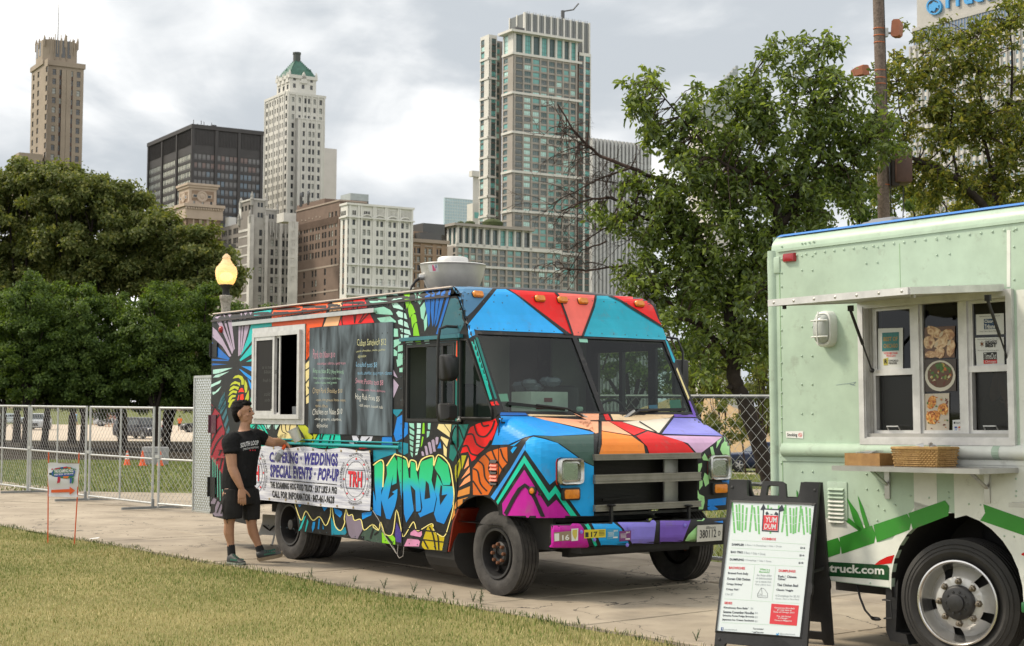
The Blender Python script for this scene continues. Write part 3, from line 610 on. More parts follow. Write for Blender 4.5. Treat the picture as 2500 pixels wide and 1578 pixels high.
# 8 tan brick hotel behind the roof fan
tb=mat('tan_brick_far',(.27,.185,.125),.85,var=.1,vscale=.3)
b=Bld('tan_brick_block','tan brick block with stone bands just behind the white terracotta block',998,585,520,985,1090)
cO=crop(1000,600,9.5);cr=b.pairs(cO(50,115,155,235,300,380,420,500,590,645,680,735));rw=b.rows(604,20.8,13.5,8)
b.face('R',0,b.Lr,0,b.H,cr,rw,tb,GL[:1]*2+GL[1:2]);b.face('L',0,b.Ll,0,b.H,[],[],tb,GL);b.core(tb)
for k in range(7):z=b.z(600.5+20.8*k);b.blk('band',bbl,-.2,b.Lr,-.25,0,z,z+.5)
for x in(26,270,550,760):u=b.U(cO(x))[0];b.blk('pilaster',tb,u-.8,u+.8,-.3,0,0,b.H-1)
b.blk('cornice',bbl,-.5,b.Lr+.5,-.9,.0,b.H-.8,b.H+.4)
b.blk('rear_block',tb,2,b.Lr*.85,10,24,b.H,b.z(555,1040));b.blk('roof_hut',stl,b.Lr*.5,b.Lr+1,6,14,b.H,b.z(560,1060));b.blk('roof_hut',stl,b.Lr*.72,b.Lr*1.3,10,26,b.z(560,1060),b.z(533,1090))
for f in(.2,.45):b.blk('window',GL[0],2+b.Lr*f,4+b.Lr*f,9.9,10,b.z(575),b.z(564))
b.finish()
# 9 glass tower and its stone-and-glass podium
wh=mat('precast_white',(.60,.585,.54),.75,var=.05,vscale=.2);tfr=mat('tower_sash',(.22,.25,.24),.5);tp=mat('precast_taupe',(.33,.30,.265),.8,var=.07,vscale=.2);bkp=mat('brick_spandrel',(.21,.145,.125),.85)
cT=crop(1150,10,4.75);cTy=lambda v:10+v/4.75
b=Bld('residential_tower','tall taupe and teal residential tower with white frame lines',1253,cTy(325),690,1222.5,1444)
pit=76.2/4.75;y0=cTy(606);nrow=41
rowY=[(y0+i*pit+(i//6)*0.0)for i in range(nrow)]
rw=[(b.z(y+11.6),b.z(y))for y in rowY]
xs=cT(500,577,600,676,701,776,796,865,888,956,978,1042,1063,1121,1144,1199)
cr=b.pairs(xs);zt=b.z(cTy(580));uw=b.U(cT(1216))[0]
pk=lambda i,j,g:TEAL[3]if i==0 else(TEAL[2]if(i==1 and j>5 and g.random()<.75)else g.choice((TEAL[0],TEAL[3],TEAL[1],TEAL[0],TEAL[1],TEAL[2])))
b.face('R',0,uw,0,zt,cr,rw,tp,TEAL,pick=pk,bars=(.3,),vb=(.33,.67),rev=.35,frame=tfr)
cl=b.pairs(cT(418,466,356,404),'L');b.face('L',0,b.Ll,0,zt,cl,rw,tp,TEAL,pick=lambda i,j,g:g.choice(TEAL),bars=(.3,),vb=(.5,),rev=.35,frame=tfr)
# top storeys: tall glazed bays between white piers
rt=[(b.z(cTy(568)),b.z(cTy(338)))]
b.face('R',0,uw,zt,b.H,cr,rt,wh,TEAL,pick=lambda i,j,g:TEAL[1]if i%2 else TEAL[0],bars=(.25,.5,.72),vb=(.33,.67),rev=.6);b.face('L',0,b.Ll,zt,b.H,cl,rt,wh,TEAL,bars=(.25,.5,.72),vb=(.5,),rev=.6,pick=lambda i,j,g:TEAL[2]);b.core(tp,l1=b.Ll,u1=uw)
b.blk('cornice',wh,-2.2,uw+1.5,-2.2,b.Ll+1,b.H-.2,b.H+.9)
for k in range(8):z=b.z(cTy(580)+k*6*pit);b.blk('band',wh,-.5,uw+2.5,-.6,0,z-.1,z+1.0);b.blk('band',wh,-.6,0,0,b.Ll,z-.1,z+1.0)
for i,(a,c)in enumerate(cr):
 for u in((a-.9,a-.35)if 0 else()):pass
for i in range(9):
 u=(cr[i-1][1]+(cr[i][0]if i<8 else uw))/2 if i else cr[0][0]/2
 b.blk('pier',tp,u-.36,u+.36,-.3,0,0,zt);b.blk('pier',wh,u-.5,u+.5,-.4,0,zt,b.H)
# balconies in the first bay
for j in range(0,nrow):z=rw[j][0];b.blk('balcony_rail',mat('rail_glass',(.10,.115,.115),.2),cr[0][0],cr[0][1],-.15,-.05,z-.3,z+1.0)
# right wing
zr=b.z(cTy(432));crw=b.pairs(cT(1258,1311,1332,1386));rwr=[(b.z(y+13.4),b.z(y))for y in[cTy(470)+i*pit for i in range(43)]]
b.face('R',uw+2,b.Lr,0,zr,crw,rwr,wh,TEAL,pick=lambda i,j,g:g.choice((TEAL[0],TEAL[0],TEAL[1],TEAL[3])),strip=(0,1),smat=bkp,off=-1.2,bars=(.3,),vb=(.33,.67));b.core(tp,h=zr,u0=uw+1,u1=b.Lr,l0=1.2,l1=14)
b.face('R',uw,uw+2,0,zr,[],[],bkp,TEAL,off=-2.)
# mechanical top
zm=b.z(cTy(60),cT(640)[0]);mg=mat('louvre_grey',(.13,.14,.14),.5);lm=b.U(cT(640))[0]
b.blk('plant_room',mg,lm,b.Lr-.2,3.0,16,b.H-4,zm)
for k in range(11):u=lm+(b.Lr-lm)*k/10.;b.blk('fin',wh,u-.45,u+.45,2.5,3.0,zr if k>7 else b.H,zm+.3)
for k in range(10):
 for f in(.33,.66):u=lm+(b.Lr-lm)*(k+f)/10.;b.blk('fin',mat('fin_grey',(.3,.31,.31),.5),u-.12,u+.12,2.7,3.0,zr if k>7 else b.H,zm+.9)
for f in(.03,.5,1):b.blk('fin',wh,lm-.4,lm+.1,3+13*f-.4,3+13*f+.4,b.H,zm+.3)
b.blk('roof_frame',wh,lm-9,lm,6,7,b.H,zm-10);b.blk('roof_mast',stl,lm-3,lm-2.7,5,5.3,b.H,zm-6);b.blk('window_washer',stl,lm-6,lm-1,1.5,3.5,b.H+.9,b.H+3)
mb=MB();p=M@V((b.Lr-13,6,zm));mb.tube([p,p+V((0,0,5))],.9,6);mb.tube([p+V((-.5,0,4.5)),p+V((5,0,5.5)),p+V((7.5,0,8.5))],.35,5);mb.build('roof_crane',stl,b.root)
# left slab with white frame
l0=b.Ll;P2=at(cT(206)[0],cTy(352),706);
b.finish()
b2=Bld('tower_wing','white framed slim wing on the left of the teal residential tower',cT(206)[0],cTy(352),702,cT(80)[0],cT(276)[0])
rw2=[(b2.z(y+12.6),b2.z(y))for y in[cTy(392)+i*pit for i in range(43)]]
cl=b2.pairs(cT(183,140,128,88),'L');b2.face('L',0,b2.Ll,0,b2.H,cl,rw2,wh,TEAL,pick=lambda i,j,g:g.choice((TEAL[0],TEAL[2],TEAL[1],TEAL[0])),strip=(0,1),smat=mat('spandrel_dark',(.12,.10,.09),.7),vb=(.33,.67),bars=())
b2.face('R',0,b2.Lr,0,b2.H,b2.pairs(cT(214,266)),rw2,wh,TEAL,pick=lambda i,j,g:g.choice((TEAL[0],TEAL[0],TEAL[1])),strip=(0,),smat=MATS['spandrel_dark'],vb=(.5,),bars=(.3,));b2.core(wh)
for k in range(9):z=b2.z(cTy(640)+k*3*pit);b2.blk('band',wh,-.4,0,-.4,b2.Ll,z-.1,z+.9);b2.blk('band',wh,-.4,b2.Lr,-.4,0,z-.1,z+.9)
b2.blk('link_block',tp,b2.Lr,b2.Lr+6,5,12,0,b2.H-1)
for j in range(38):z=b2.z(cTy(400)+j*pit);b2.blk('window',TEAL[j%4],b2.Lr+1,b2.Lr+4.4,4.9,5,z-2.1,z)
b2.finish()
# podium
cP=crop(1070,400,4.75);cPy=lambda v:400+v/4.75
b=Bld('tower_podium','curved taupe podium block with tall top windows below the teal tower',cP(210)[0],cPy(690),575,cP(88)[0],cP(1420)[0])
cr=b.pairs(cP(222,268,290,345,366,424,446,505,528,592,616,680,705,772,795,864,888,958,984,1054));z1=b.z(cPy(945));ub=b.U(cP(1075))[0]
b.face('R',0,ub,z1,b.H-1,cr,[(b.z(cPy(930)),b.z(cPy(735)))],wh,TEAL,pick=lambda i,j,g:TEAL[1]if i in(6,7)else TEAL[0 if i%3 else 3],bars=(.3,.62),vb=(.33,.67),rev=.6)
rw=[(b.z(cPy(v+56)),b.z(cPy(v)))for v in(968,1044,1120,1200,1276,1352,1428)]
crx=cr+b.pairs(cP(1085,1140,1165,1235,1262,1328,1352,1412))
b.face('R',0,b.Lr,0,z1,crx,rw,tp,TEAL,pick=lambda i,j,g:TEAL[3]if i in(3,6,10)else g.choice((TEAL[0],TEAL[3],TEAL[1],TEAL[2])),vb=(.33,.67),bars=(.3,),rev=.35,frame=tfr)
cl=b.pairs(cP(160,190,108,140),'L');b.face('L',0,b.Ll,z1,b.H-1,cl,[(b.z(cPy(930)),b.z(cPy(735)))],wh,TEAL,bars=(.3,.62),pick=lambda i,j,g:TEAL[0]);b.face('L',0,b.Ll,0,z1,cl[:1],rw,tp,TEAL,pick=lambda i,j,g:TEAL[3]);b.core(tp,h=b.H-1,u1=ub,l1=max(b.Ll,14))
b.blk('cornice',tp,-1.8,ub+.5,-1.8,b.Ll+2,b.H-1,b.H);b.blk('band',wh,-.5,b.Lr,-.6,0,z1-.5,z1+.9);zz=b.z(cPy(1192));b.blk('band',wh,-.4,b.Lr,-.6,0,zz,zz+.9)
for i in range(11):u=(cr[i-1][1]+cr[i][0])/2 if 0<i<10 else(cr[0][0]*.5 if i==0 else ub-.6);b.blk('pier',wh,u-.42,u+.42,-.6,0,z1,b.H-1);b.blk('pier',tp,u-.4,u+.4,-.3,0,0,z1-.5)
lf=mat('roof_shrub',(.05,.065,.02),.9,var=.3,vscale=1.5)
for(f,r_)in((.5,2.6),(.2,1.3),(.08,.9)):
 mb=MB().ball(M@V((ub*f,1.5,b.H+r_*.4)),(r_*1.6,r_,r_*.8),10);mb.build('roof_shrub',lf,b.root,smooth=True)
b.finish()
# 10 pale glass block and small white block far behind
gf=mat('pale_glass',(.42,.56,.62),.15,spec=.7,var=.08,vscale=.08)
b=Bld('pale_glass_block','pale blue glass block showing beyond the podium roof',1085,483,900,1080,1180)
b.face('R',0,b.Lr,0,b.H,[],[],gf,GL);b.core(gf);b.face('L',0,b.Ll,0,b.H,[],[],gf,GL)
for k in range(16):u=b.Lr*k/16;b.blk('mullion',mat('pale_mullion',(.55,.62,.64)),u,u+.3,-.2,0,b.z(545),b.H)
for k in range(8):z=b.z(483+7.5*k);b.blk('mullion',MATS['pale_mullion'],0,b.Lr,-.25,0,z-.2,z+.2)
b.finish()
b=Bld('white_stone_block','small white stone block with a pediment beside the tower',1155,418,800,1151.5,1180)
b.face('R',0,b.Lr,0,b.H,b.pairs([1157,1161,1164,1167]),b.rows(445,22,16,4),wh,TEAL[1:3]);b.face('L',0,b.Ll,0,b.H,[],[],wh,GL);b.core(wh);b.blk('cornice',wh,-1.5,b.Lr,-1.5,b.Ll+1.5,b.H-3,b.H)
b.blk('lower_block',wh,-7,4,-12,-6,0,b.z(505));b.blk('window',TEAL[1],-6,-1,-12.1,-12,b.z(540),b.z(526));b.finish()
# 11 white tower with a green pyramid roof
pw=mat('white_glazed',(.585,.57,.525),.75,var=.06,vscale=.15);grf=mat('green_copper',(.035,.115,.082),.6,var=.25,vscale=.6)
c3=crop(610,100,6.909);c3y=lambda v:100+v/6.909
b=Bld('green_roofed_tower','white terracotta skyscraper crowned by a green pyramid roof',c3(602)[0],c3y(862),660,c3(192)[0],c3(1216)[0])
rw=b.rows(c3y(930),21.2,12.6,24);cr=b.pairs(c3(648,690,762,802,862,900,918,958,1016,1056,1118,1164))
b.face('R',0,b.Lr,0,b.H,cr,rw,pw,GL[:1]*4+GL[1:2],rev=.45);cl=b.pairs(c3(566,538,498,482,462,445,412,394,374,358,326,308,290,272,240,212),'L')
b.face('L',0,b.Ll,0,b.H,cl,rw,pw,GL[:1],rev=.45);b.core(pw)
for x in(600,725,840,905,985,1090,1200):u=b.U(c3(x))[0];b.blk('pilaster',pw,u-.3,u+.3,-.35,0,0,b.H+.3)
for x in(592,520,430,342,256,196):l=b.U(c3(x),'L')[0];b.blk('pilaster',pw,-.35,0,l-.3,l+.3,0,b.H+.3)
b.blk('parapet',pw,-.3,b.Lr+.3,-.3,b.Ll+.3,b.H-.8,b.H+.3)
# projecting lower bay on the right face
u0,u1=b.U(c3(712,1145));zb=b.z(c3y(1310));cb=b.pairs(c3(792,830,892,932,950,992,1048,1088));rb=b.rows(c3y(1365),21.2,12.8,21)
b.face('R',u0,u1,0,zb,cb,rb,pw,GL[:1]*3+GL[1:2],off=3,rev=.45);b.blk('bay_side',pw,u0,u0+.4,-2.98,0,0,zb-.05);b.blk('bay_side',pw,u1-.4,u1,-2.98,0,0,zb-.05);b.blk('bay_roof',pw,u0-.2,u1+.2,-3.2,0,zb-.04,zb+.5)
for x in(775,870,942,1020,1110):u=b.U(c3(x))[0];b.blk('pilaster',pw,u-.25,u+.25,-3.25,-3,0,zb)
# upper stage
ua,ub=b.U(c3(640,1092));la,lb=b.U(c3(600,330),'L');la=2.2;lb=b.Ll*.72;zu=b.z(c3y(545),c3(640)[0])
for f,cols,rws in(('R',b.pairs(c3(698,745,845,893,990,1035)),[(b.z(c3y(632)),b.z(c3y(578))),(b.z(c3y(755)),b.z(c3y(682))),(b.z(c3y(872)),b.z(c3y(818)))]),):
 b.face(f,ua,ub,b.H,zu,cols,rws,pw,GL[:1],off=-2.2)
lc=[(lb*a,lb*a+2.2)for a in(.2,.47,.76)]
mbw=b.face('L',la,lb,b.H,zu,lc,[(b.z(c3y(650)),b.z(c3y(560))),(b.z(c3y(775)),b.z(c3y(695)))],pw,GL[:1],off=-ua if ua>0 else 0)
b.core(pw,h=zu,u0=ua,u1=ub,l0=la,l1=lb,z0=b.H);b.blk('cornice',pw,ua-.5,ub+.5,la-.5,lb+.5,zu-1.2,zu+.3)
def gable(u,l,ax,w=1.9,h=5):
 mb=MB();pr=[(-w,0),(w,0),(w*.55,h*.45),(w*.3,h*.8),(0,h),(-w*.3,h*.8),(-w*.55,h*.45)]
 if ax=='R':mb.plate([(u+a,zu-3+c)for a,c in pr],[],lambda p,q:M@V((p,l-.5,q)),.9,DL)
 else:mb.plate([(l+a,zu-3+c)for a,c in pr],[],lambda p,q:M@V((u-.5,p,q)),.9,DR)
 mb.build('gable',pw,b.root)
gable((ua+ub)/2+.3,la,'R')
for a in(.2,.47,.76):gable(ua,lb*a+1.1,'L',1.6,4.6)
for u,l in((ua,la),(ub,la),(ua,lb),(ub,lb)):mb=MB().lathe([(.5,-1),(.5,1),(.4,1.6),(.1,2.4)],8,MX.Translation(M@V((u,l,zu))),cap=True);mb.build('pinnacle',pw,b.root)
za=b.z(c3y(230),c3(720)[0]);um,lm=(ua+ub)/2,(la+lb)/2;k=.17
mb=MB();Q=lambda f,z:[M@V((um+sx*(ub-ua)/2*f,lm+sy*(lb-la)/2*f,z))for sx,sy in((-1,-1),(1,-1),(1,1),(-1,1))]
mb.loft([Q(.98,zu+.2),Q(.72,zu+(za-zu)*.40),Q(k,za)]);mb.build('roof',grf,b.root)
for sx,sy in((-1,-1),(1,-1),(1,1),(-1,1)):
 for t in np.linspace(.05,.95,12):
  f=.98+(.72-.98)*t/.4 if t<.4 else .72+(k-.72)*(t-.4)/.6;mb=MB().ball(M@V((um+sx*(ub-ua)/2*f,lm+sy*(lb-la)/2*f,zu+(za-zu)*t)),.3,6);mb.build('crocket',grf,b.root)
zl=b.z(c3y(88),c3(715)[0]);ld=mat('lantern_metal',(.06,.07,.062),.6)
mb=MB().lathe([(1.75,0),(1.75,zl-za+6),(1.95,zl-za+6.2),(1.95,zl-za+7)],8,MX.Translation(M@V((um,lm,za-7)))@MX.Rotation(TH,4,'Z'),cap=True);mb.build('lantern',ld,b.root)
for f in(.25,.75):b.blk('dormer',grf,um+(ub-ua)*.2,um+(ub-ua)*.2+2,la+1.8,la+3,zu+2.2,zu+4)if f<.5 else b.blk('dormer',grf,ua+1.8,ua+3,lm+1,lm+2,zu+2.4,zu+4.2)
b.finish()
# 12 pale grid tower behind it
pg=mat('pale_grid',(.56,.53,.50),.8,var=.05,vscale=.3)
b=Bld('pale_grid_tower','pale modern tower with square windows just behind the green roofed tower',784,361,800,778,815.5)
c4=crop(610,300,6.909);c4y=lambda v:300+v/6.909
b.face('R',0,b.Lr,0,b.H,b.pairs(c4(1222,1262,1288,1328,1352,1394)),[(b.z(c4y(v+58)),b.z(c4y(v)))for v in range(470,1500,94)],pg,[TEAL[0],TEAL[1],dim[2]],vb=(.5,),bars=());b.face('L',0,b.Ll,0,b.H,[],[],pg,GL);b.core(pg);b.finish()
# 13 grey ribbed office tower
gt=mat('grey_granite',(.50,.505,.51),.8,var=.08,vscale=.3)
b=Bld('grey_ribbed_tower','grey office tower with a ribbed top behind the bare branches',1446,338,750,1440,1590)
b.face('R',0,b.Lr,0,b.H,[(b.Lr*(k+.2)/16,b.Lr*(k+.75)/16)for k in range(16)],b.rows(395,12.5,8,16),gt,[dim[0],TEAL[3]],bars=());b.face('L',0,b.Ll,0,b.H,[],[],gt,GL);b.core(gt)
for k in range(16):u=b.Lr*(k+.45)/16;b.blk('louvre_bay',dim[0],u-1.1,u+1.1,-.05,0,b.z(388),b.z(348));b.blk('rib',gt,b.Lr*k/16-.6,b.Lr*k/16+.6,-1.2,0,0,b.H)
b.finish()
# 14 tower with the raked diamond top
b=Bld('raked_top_tower','white tower with a steep raked glass top showing above the leafy tree',1738,300,800,1680,1810)
b.face('R',0,b.Lr,0,b.H,[],[],pg,GL);b.face('L',0,b.Ll,0,b.H,[],[],pg,GL);b.core(pg)
zt=b.z(150,1806);z0=b.z(232,1738);mb=MB();u1=b.U([1806])[0];uu=b.U([1720])[0]
mb.plate([(uu,b.H),(u1,b.H),(u1,zt),(uu,z0-6)],[],lambda u,z:M@V((u,1,z)),3,DL);mb.build('raked_top',mat('raked_frame',(.20,.21,.21),.5),b.root)
for k in range(16):f=k/16;z=b.H+(zt-b.H)*f;ul=max(uu,uu+(u1-uu)*(z-z0+6)/(zt-z0+6));b.blk('louvre',mat('raked_glass',(.30,.33,.33),.3),ul+.2,u1,.8,1,z,z+2.0)
b.finish()
# 15 office slab with the blue sign
b=Bld('signed_office_slab','grey and white office slab with a blue roof sign at the far right',2640,-60,600,2230,2700)
Lq=b.Ll;wp=mat('white_pier',(.62,.60,.575),.75,var=.04,vscale=.3);al=mat('aluminium_grey',(.40,.385,.36),.6,var=.05,vscale=.4);bg_=mat('blue_glass',(.10,.16,.26),.15,spec=.7)
zt=b.z(6);zb2=b.z(-34);n=27
lw=[(Lq*(k+.32)/n,Lq*(k+.68)/n)for k in range(n)];rws=[(b.z(40+22*j+11),b.z(40+22*j))for j in range(22)]
b.face('L',0,Lq,0,zt,lw,rws,wp,[mat('azure_pane',(.22,.36,.46),.15,spec=.7)],bars=(),rev=.3);b.core(wp,h=zt);b.face('R',0,b.Lr,0,zt,[],[],wp,GL)
for k in range(n+1):l=Lq*k/n;b.blk('pier',al,-.8,0,l-.45,l+.45,0,zt)
b.blk('top_storey',bg_,.2,12,-1,Lq-1.5,zt,zb2)
for k in range(n*2):l=Lq*k/n/2;b.blk('mullion',al,0,.2,l-.15,l+.15,zt,zb2)
b.blk('band',al,-.3,12,-1,Lq-1,zb2,zb2+1.6);b.blk('band',al,-.3,12,-1,Lq,zt-1.2,zt)
zs=b.z(-140);b.blk('sign_block',al,.6,12,0,Lq*.965,zb2+1.6,zs)
sg=mat('sign_blue',(.05,.30,.62),.5)
K=crop(2180,0,4.4719)
def ls(x):return solve_len(b.P+DR*.6,DL,x)
def sgp(x,y,o=.0):
 l=ls(x);p=b.P+DR*.6+DL*l;w=at(x,y,p.y);return V((p.x,p.y,w.z))-b.P-DR*(.02+o)
cxy=(2291.5,17.5);mb=MB();cc=[sgp(cxy[0]+18.5*math.cos(t),cxy[1]+19.5*math.sin(t),1.2)for t in np.linspace(0,2*PI,33)[:-1]]
ci=[sgp(cxy[0]+15*math.cos(t),cxy[1]+16*math.sin(t),1.2)for t in np.linspace(0,2*PI,33)[:-1]];co=[p+DR*1.2 for p in cc]
mb.loft([ci,cc,co],cap=False);mb.build('sign_ring',sg,b.root)
mb=MB();rock=K(455,520,545,560,590,598,560,575,520,540,500,500,455,520);
rk=[(2277,24),(2279,13),(2286,10),(2290,5),(2299,8),(2307,10),(2302,16),(2304,22),(2296,20),(2292,30),(2286,27),(2282,31)]
mb.plate([(x,y)for x,y in rk],[],lambda x,y:sgp(x,y,1.0),.6,DR);mb.build('sign_emblem',sg,b.root)
mb=MB();TL,TR,BR,BL=(2320,-26),(2520,-72),(2520,-16),(2320,22)
text_mb(mb,'Prudential',quadfn(TL,TR,BR,BL,lambda x,y:sgp(x,y,1.0)),bold=.03);
k0=len(mb.v);fs=list(mb.f);mb.add([p+DR*.8 for p in mb.v[:k0]],fs);mb.build('sign_lettering',sg,b.root,fix=False)
b.finish()
# ---------------- trees ----------------
def leaf_mat(name,c,c2,trans=.4,rough=.5,spec=.3):
 if name in MATS:return MATS[name]
 m=mat(name,c,rough,spec=spec,col2=c2,vscale=1.1);nt=m.node_tree;N=nt.nodes;L=nt.links
 b=N['Principled BSDF'];t=N.new('ShaderNodeBsdfTranslucent');x=N.new('ShaderNodeMixShader');x.inputs[0].default_value=trans
 sc=N.new('ShaderNodeMix');sc.data_type='RGBA';sc.blend_type='MULTIPLY';sc.inputs[0].default_value=1;sc.inputs[7].default_value=(1.5,1.45,.55,1)
 L.new(b.inputs['Base Color'].links[0].from_socket,sc.inputs[6]);L.new(sc.outputs[2],t.inputs[0])
 L.new(b.outputs[0],x.inputs[1]);L.new(t.outputs[0],x.inputs[2]);L.new(x.outputs[0],N['Material Output'].inputs[0]);return m
bark=mat('dark_bark',(.045,.036,.03),.95,col2=(.022,.018,.015),vscale=5,bump=.8,bscale=18,spec=.15)
bark2=mat('twig_bark',(.075,.05,.042),.9,col2=(.04,.028,.024),vscale=3,spec=.15)
def leaves(name,C,N_,L_,W_,seed,mats,bend=.25,droop=.2,weights=None):
 """leaf faces as one mesh: centres C (n,3), preferred normals N_ (n,3)"""
 r=np.random.default_rng(seed);n=len(C)
 nn=N_+r.normal(0,.75,(n,3));nn[:,2]+=.25;nn/=np.linalg.norm(nn,axis=1)[:,None]+1e-9
 a=r.normal(0,1,(n,3));a[:,2]-=droop*2;a-=nn*np.sum(a*nn,1)[:,None];a/=np.linalg.norm(a,axis=1)[:,None]+1e-9
 b=np.cross(nn,a);l=L_*r.uniform(.65,1.25,n)[:,None];w=W_*r.uniform(.7,1.2,n)[:,None]
 v=np.empty((n,6,3));v[:,0]=C;v[:,1]=C+a*l*.35+b*w*.5+nn*w*bend;v[:,2]=C+a*l*.75+b*w*.36+nn*w*bend*.6
 v[:,3]=C+a*l-nn*l*.12;v[:,4]=C+a*l*.75-b*w*.36+nn*w*bend*.6;v[:,5]=C+a*l*.35-b*w*.5+nn*w*bend
 me=bpy.data.meshes.new(name);me.vertices.add(n*6);me.vertices.foreach_set('co',v.ravel().astype(np.float32))
 base=np.arange(n)[:,None]*6;me.loops.add(n*8);me.loops.foreach_set('vertex_index',(base+np.array([0,1,2,3,0,3,4,5])).ravel().astype(np.int32))
 me.polygons.add(n*2);me.polygons.foreach_set('loop_start',(np.arange(n*2)*4).astype(np.int32))
 for m in mats:me.materials.append(m)
 k=r.choice(len(mats),n,p=weights);me.polygons.foreach_set('material_index',np.repeat(k,2).astype(np.int32));me.update();return me
def blob_points(blobs,dens,clump,per,seed,shell=.62,jit=.2):
 """leaf centres and normals on clumps scattered through ellipsoids (x,y,z,rx,ry,rz)"""
 r=np.random.default_rng(seed);Cs=[];Ns=[]
 for(x,y,z,rx,ry,rz)in blobs:
  k=max(6,int(dens*(rx*ry+rx*rz+ry*rz)/5.5));per2=int(per*5.5)
  d=r.normal(0,1,(k,3));d/=np.linalg.norm(d,axis=1)[:,None]
  f=np.where(r.random(k)<.8,r.uniform(shell+.15,1.12,k),r.uniform(.2,shell+.2,k));R3=np.array([rx,ry,rz])
  c=np.array([x,y,z])+d*f[:,None]*R3;nr=d/R3;nr/=np.linalg.norm(nr,axis=1)[:,None]
  m=per2;g=r.normal(0,1,(k,m,3));g/=np.linalg.norm(g,axis=2)[:,:,None];rad=r.random((k,m,1))**.45
  off=g*rad*clump*2.1*np.array([1,1,.62])*r.uniform(.55,1.35,(k,1,1));off+=nr[:,None,:]*(r.random((k,m,1))**3)*clump*1.6
  Cs.append((c[:,None,:]+off).reshape(-1,3));on=off/(np.linalg.norm(off,axis=2)[:,:,None]+1e-6)
  Ns.append((nr[:,None,:]*.9+on*.7).reshape(-1,3))
 return np.concatenate(Cs),np.concatenate(Ns)
LF=[leaf_mat('leaf_olive',(.078,.108,.027),(.13,.155,.043)),leaf_mat('leaf_olive_light',(.18,.20,.06),(.25,.255,.085))]
LFg=[leaf_mat('leaf_green',(.052,.098,.02),(.095,.15,.032)),leaf_mat('leaf_green_light',(.12,.19,.038),(.17,.24,.055))]
def park_tree(label,x,ybase,Y,crown,leafm,seed,group,L_=.17,W_=.10,dens=3.0,clump=.28,per=34,trunk_r=.24,lean=0.,zfix=None):
 """crown: ellipses in image pixels (cx, cy, rx, ry) at depth Y around the trunk; built in the tree's own space"""
 s=Y/FPX;p=at(x,ybase,Y);p.z=gz(p.x,p.y)-.06;root=thing('tree',label,'tree',p,group=group);r=random.Random(seed)
 bl=[]
 for(cx,cy,rx,ry)in crown:
  q=at(cx,cy,Y)-p;bl.append((q.x,q.y+r.uniform(-.4,.4)*rx*s,q.z,rx*s,rx*s*1.0,ry*s))
 C,Nn=blob_points(bl,dens,clump,per,seed);ok=C[:,2]>1.7;C,Nn=C[ok],Nn[ok]
 link('crown',leaves('crown',C,Nn,L_,W_,seed,leafm,weights=[.72,.28]),root)
 mb=MB();top=V((bl[0][0]*.6,bl[0][1]*.6,max(b[2]for b in bl)));zf=2.2+r.uniform(-.3,.3)
 fork=V((lean,0,zf));mb.tube([V((0,0,-.2)),V((lean*.2,0,.4)),V((lean*.6,.05,zf*.6)),fork],[trunk_r*1.5,trunk_r*1.05,trunk_r*.95,trunk_r*.85],9)
 for b in bl[:7]:
  e=V(b[:3]);m=fork.lerp(e,.45)+V((r.uniform(-.4,.4),r.uniform(-.4,.4),.2));mb.tube([fork-V((0,0,.2)),m,e,e+V((r.uniform(-.5,.5),r.uniform(-.5,.5),b[5]*.5))],[trunk_r*.6,trunk_r*.42,trunk_r*.22,.03],6)
 mb.build('trunk',bark,root,smooth=60);return root
rr=random.Random(11)
# tall back row (olive, flowering) - each crown a few overlapping lobes
tall=[(40,1086,113,[(50,520,110,95),(-20,560,90,100),(75,440,60,50),(20,455,50,50),(60,640,120,80),(10,700,90,55),(110,705,90,50)],'tall olive park tree at the far left of the back row, below the brown tower'),(175,1086,111,[(175,500,90,90),(225,560,85,90),(135,455,55,50),(190,450,55,42),(230,480,38,45),(180,630,120,80),(240,695,100,50)],'tall olive park tree with a broad domed crown in the back row'),(300,1086,114,[(300,530,60,80),(305,475,26,38),(330,520,38,45),(285,600,85,90),(340,640,90,70),(262,520,40,50)],'olive park tree with a thin spiky top in front of the black office block'),(405,1086,112,[(400,600,80,65),(360,560,45,45),(430,585,55,42),(455,640,70,70),(380,660,90,70)],'rounded olive park tree in front of the tan tower'),(505,1086,110,[(500,640,52,72),(478,600,35,42),(530,690,40,52),(560,655,20,26),(566,700,20,22),(480,700,60,60)],'olive park tree around the lit street lamp')]
for i,(x,yb,Y,cr,lb)in enumerate(tall):park_tree(lb,x,yb,Y,cr,LF,40+i,'tall trees in the back row of the park',L_=.30,W_=.17,dens=10,clump=.34,per=36,trunk_r=.3)
# lower, greener front row
low=[(3,100,12),(60,97,66),(107,101,125),(203,98,205),(297,99,285),(382,97,372),(402,103,440),(475,99,500),(565,101,575),(655,103,655)]
tips=[690,672,690,690,715,690,700,690,735,752]
dsc=['at the picture edge','second from the left','with a low left limb','beside the yard sign','left of the parked grey suv','in front of the grey suv','just behind the traffic cones','nearest the truck\'s open rear door','directly behind the lamp post','peeping over the painted truck\'s roof']
for i,(x,Y,cx)in enumerate(low):
 t=tips[i];s1=rr.uniform(-12,12)
 cr=[(cx,t+95,62,70),(cx-42,t+130,48,60),(cx+44,t+140,50,62),(cx+s1,t+48,40,44),(cx-20,t+215,70,55),(cx+34,t+228,64,50),(cx-s1*2,t+165,70,60),(cx-35,t+262,46,34),(cx+30,t+270,44,30)]
 park_tree('low bright green park tree '+dsc[i],x,1092,Y,cr,LFg,70+i,'low green trees in the front row of the park',L_=.20,W_=.11,dens=17,clump=.25,per=30,trunk_r=.23,lean=(cx-x)*.01)
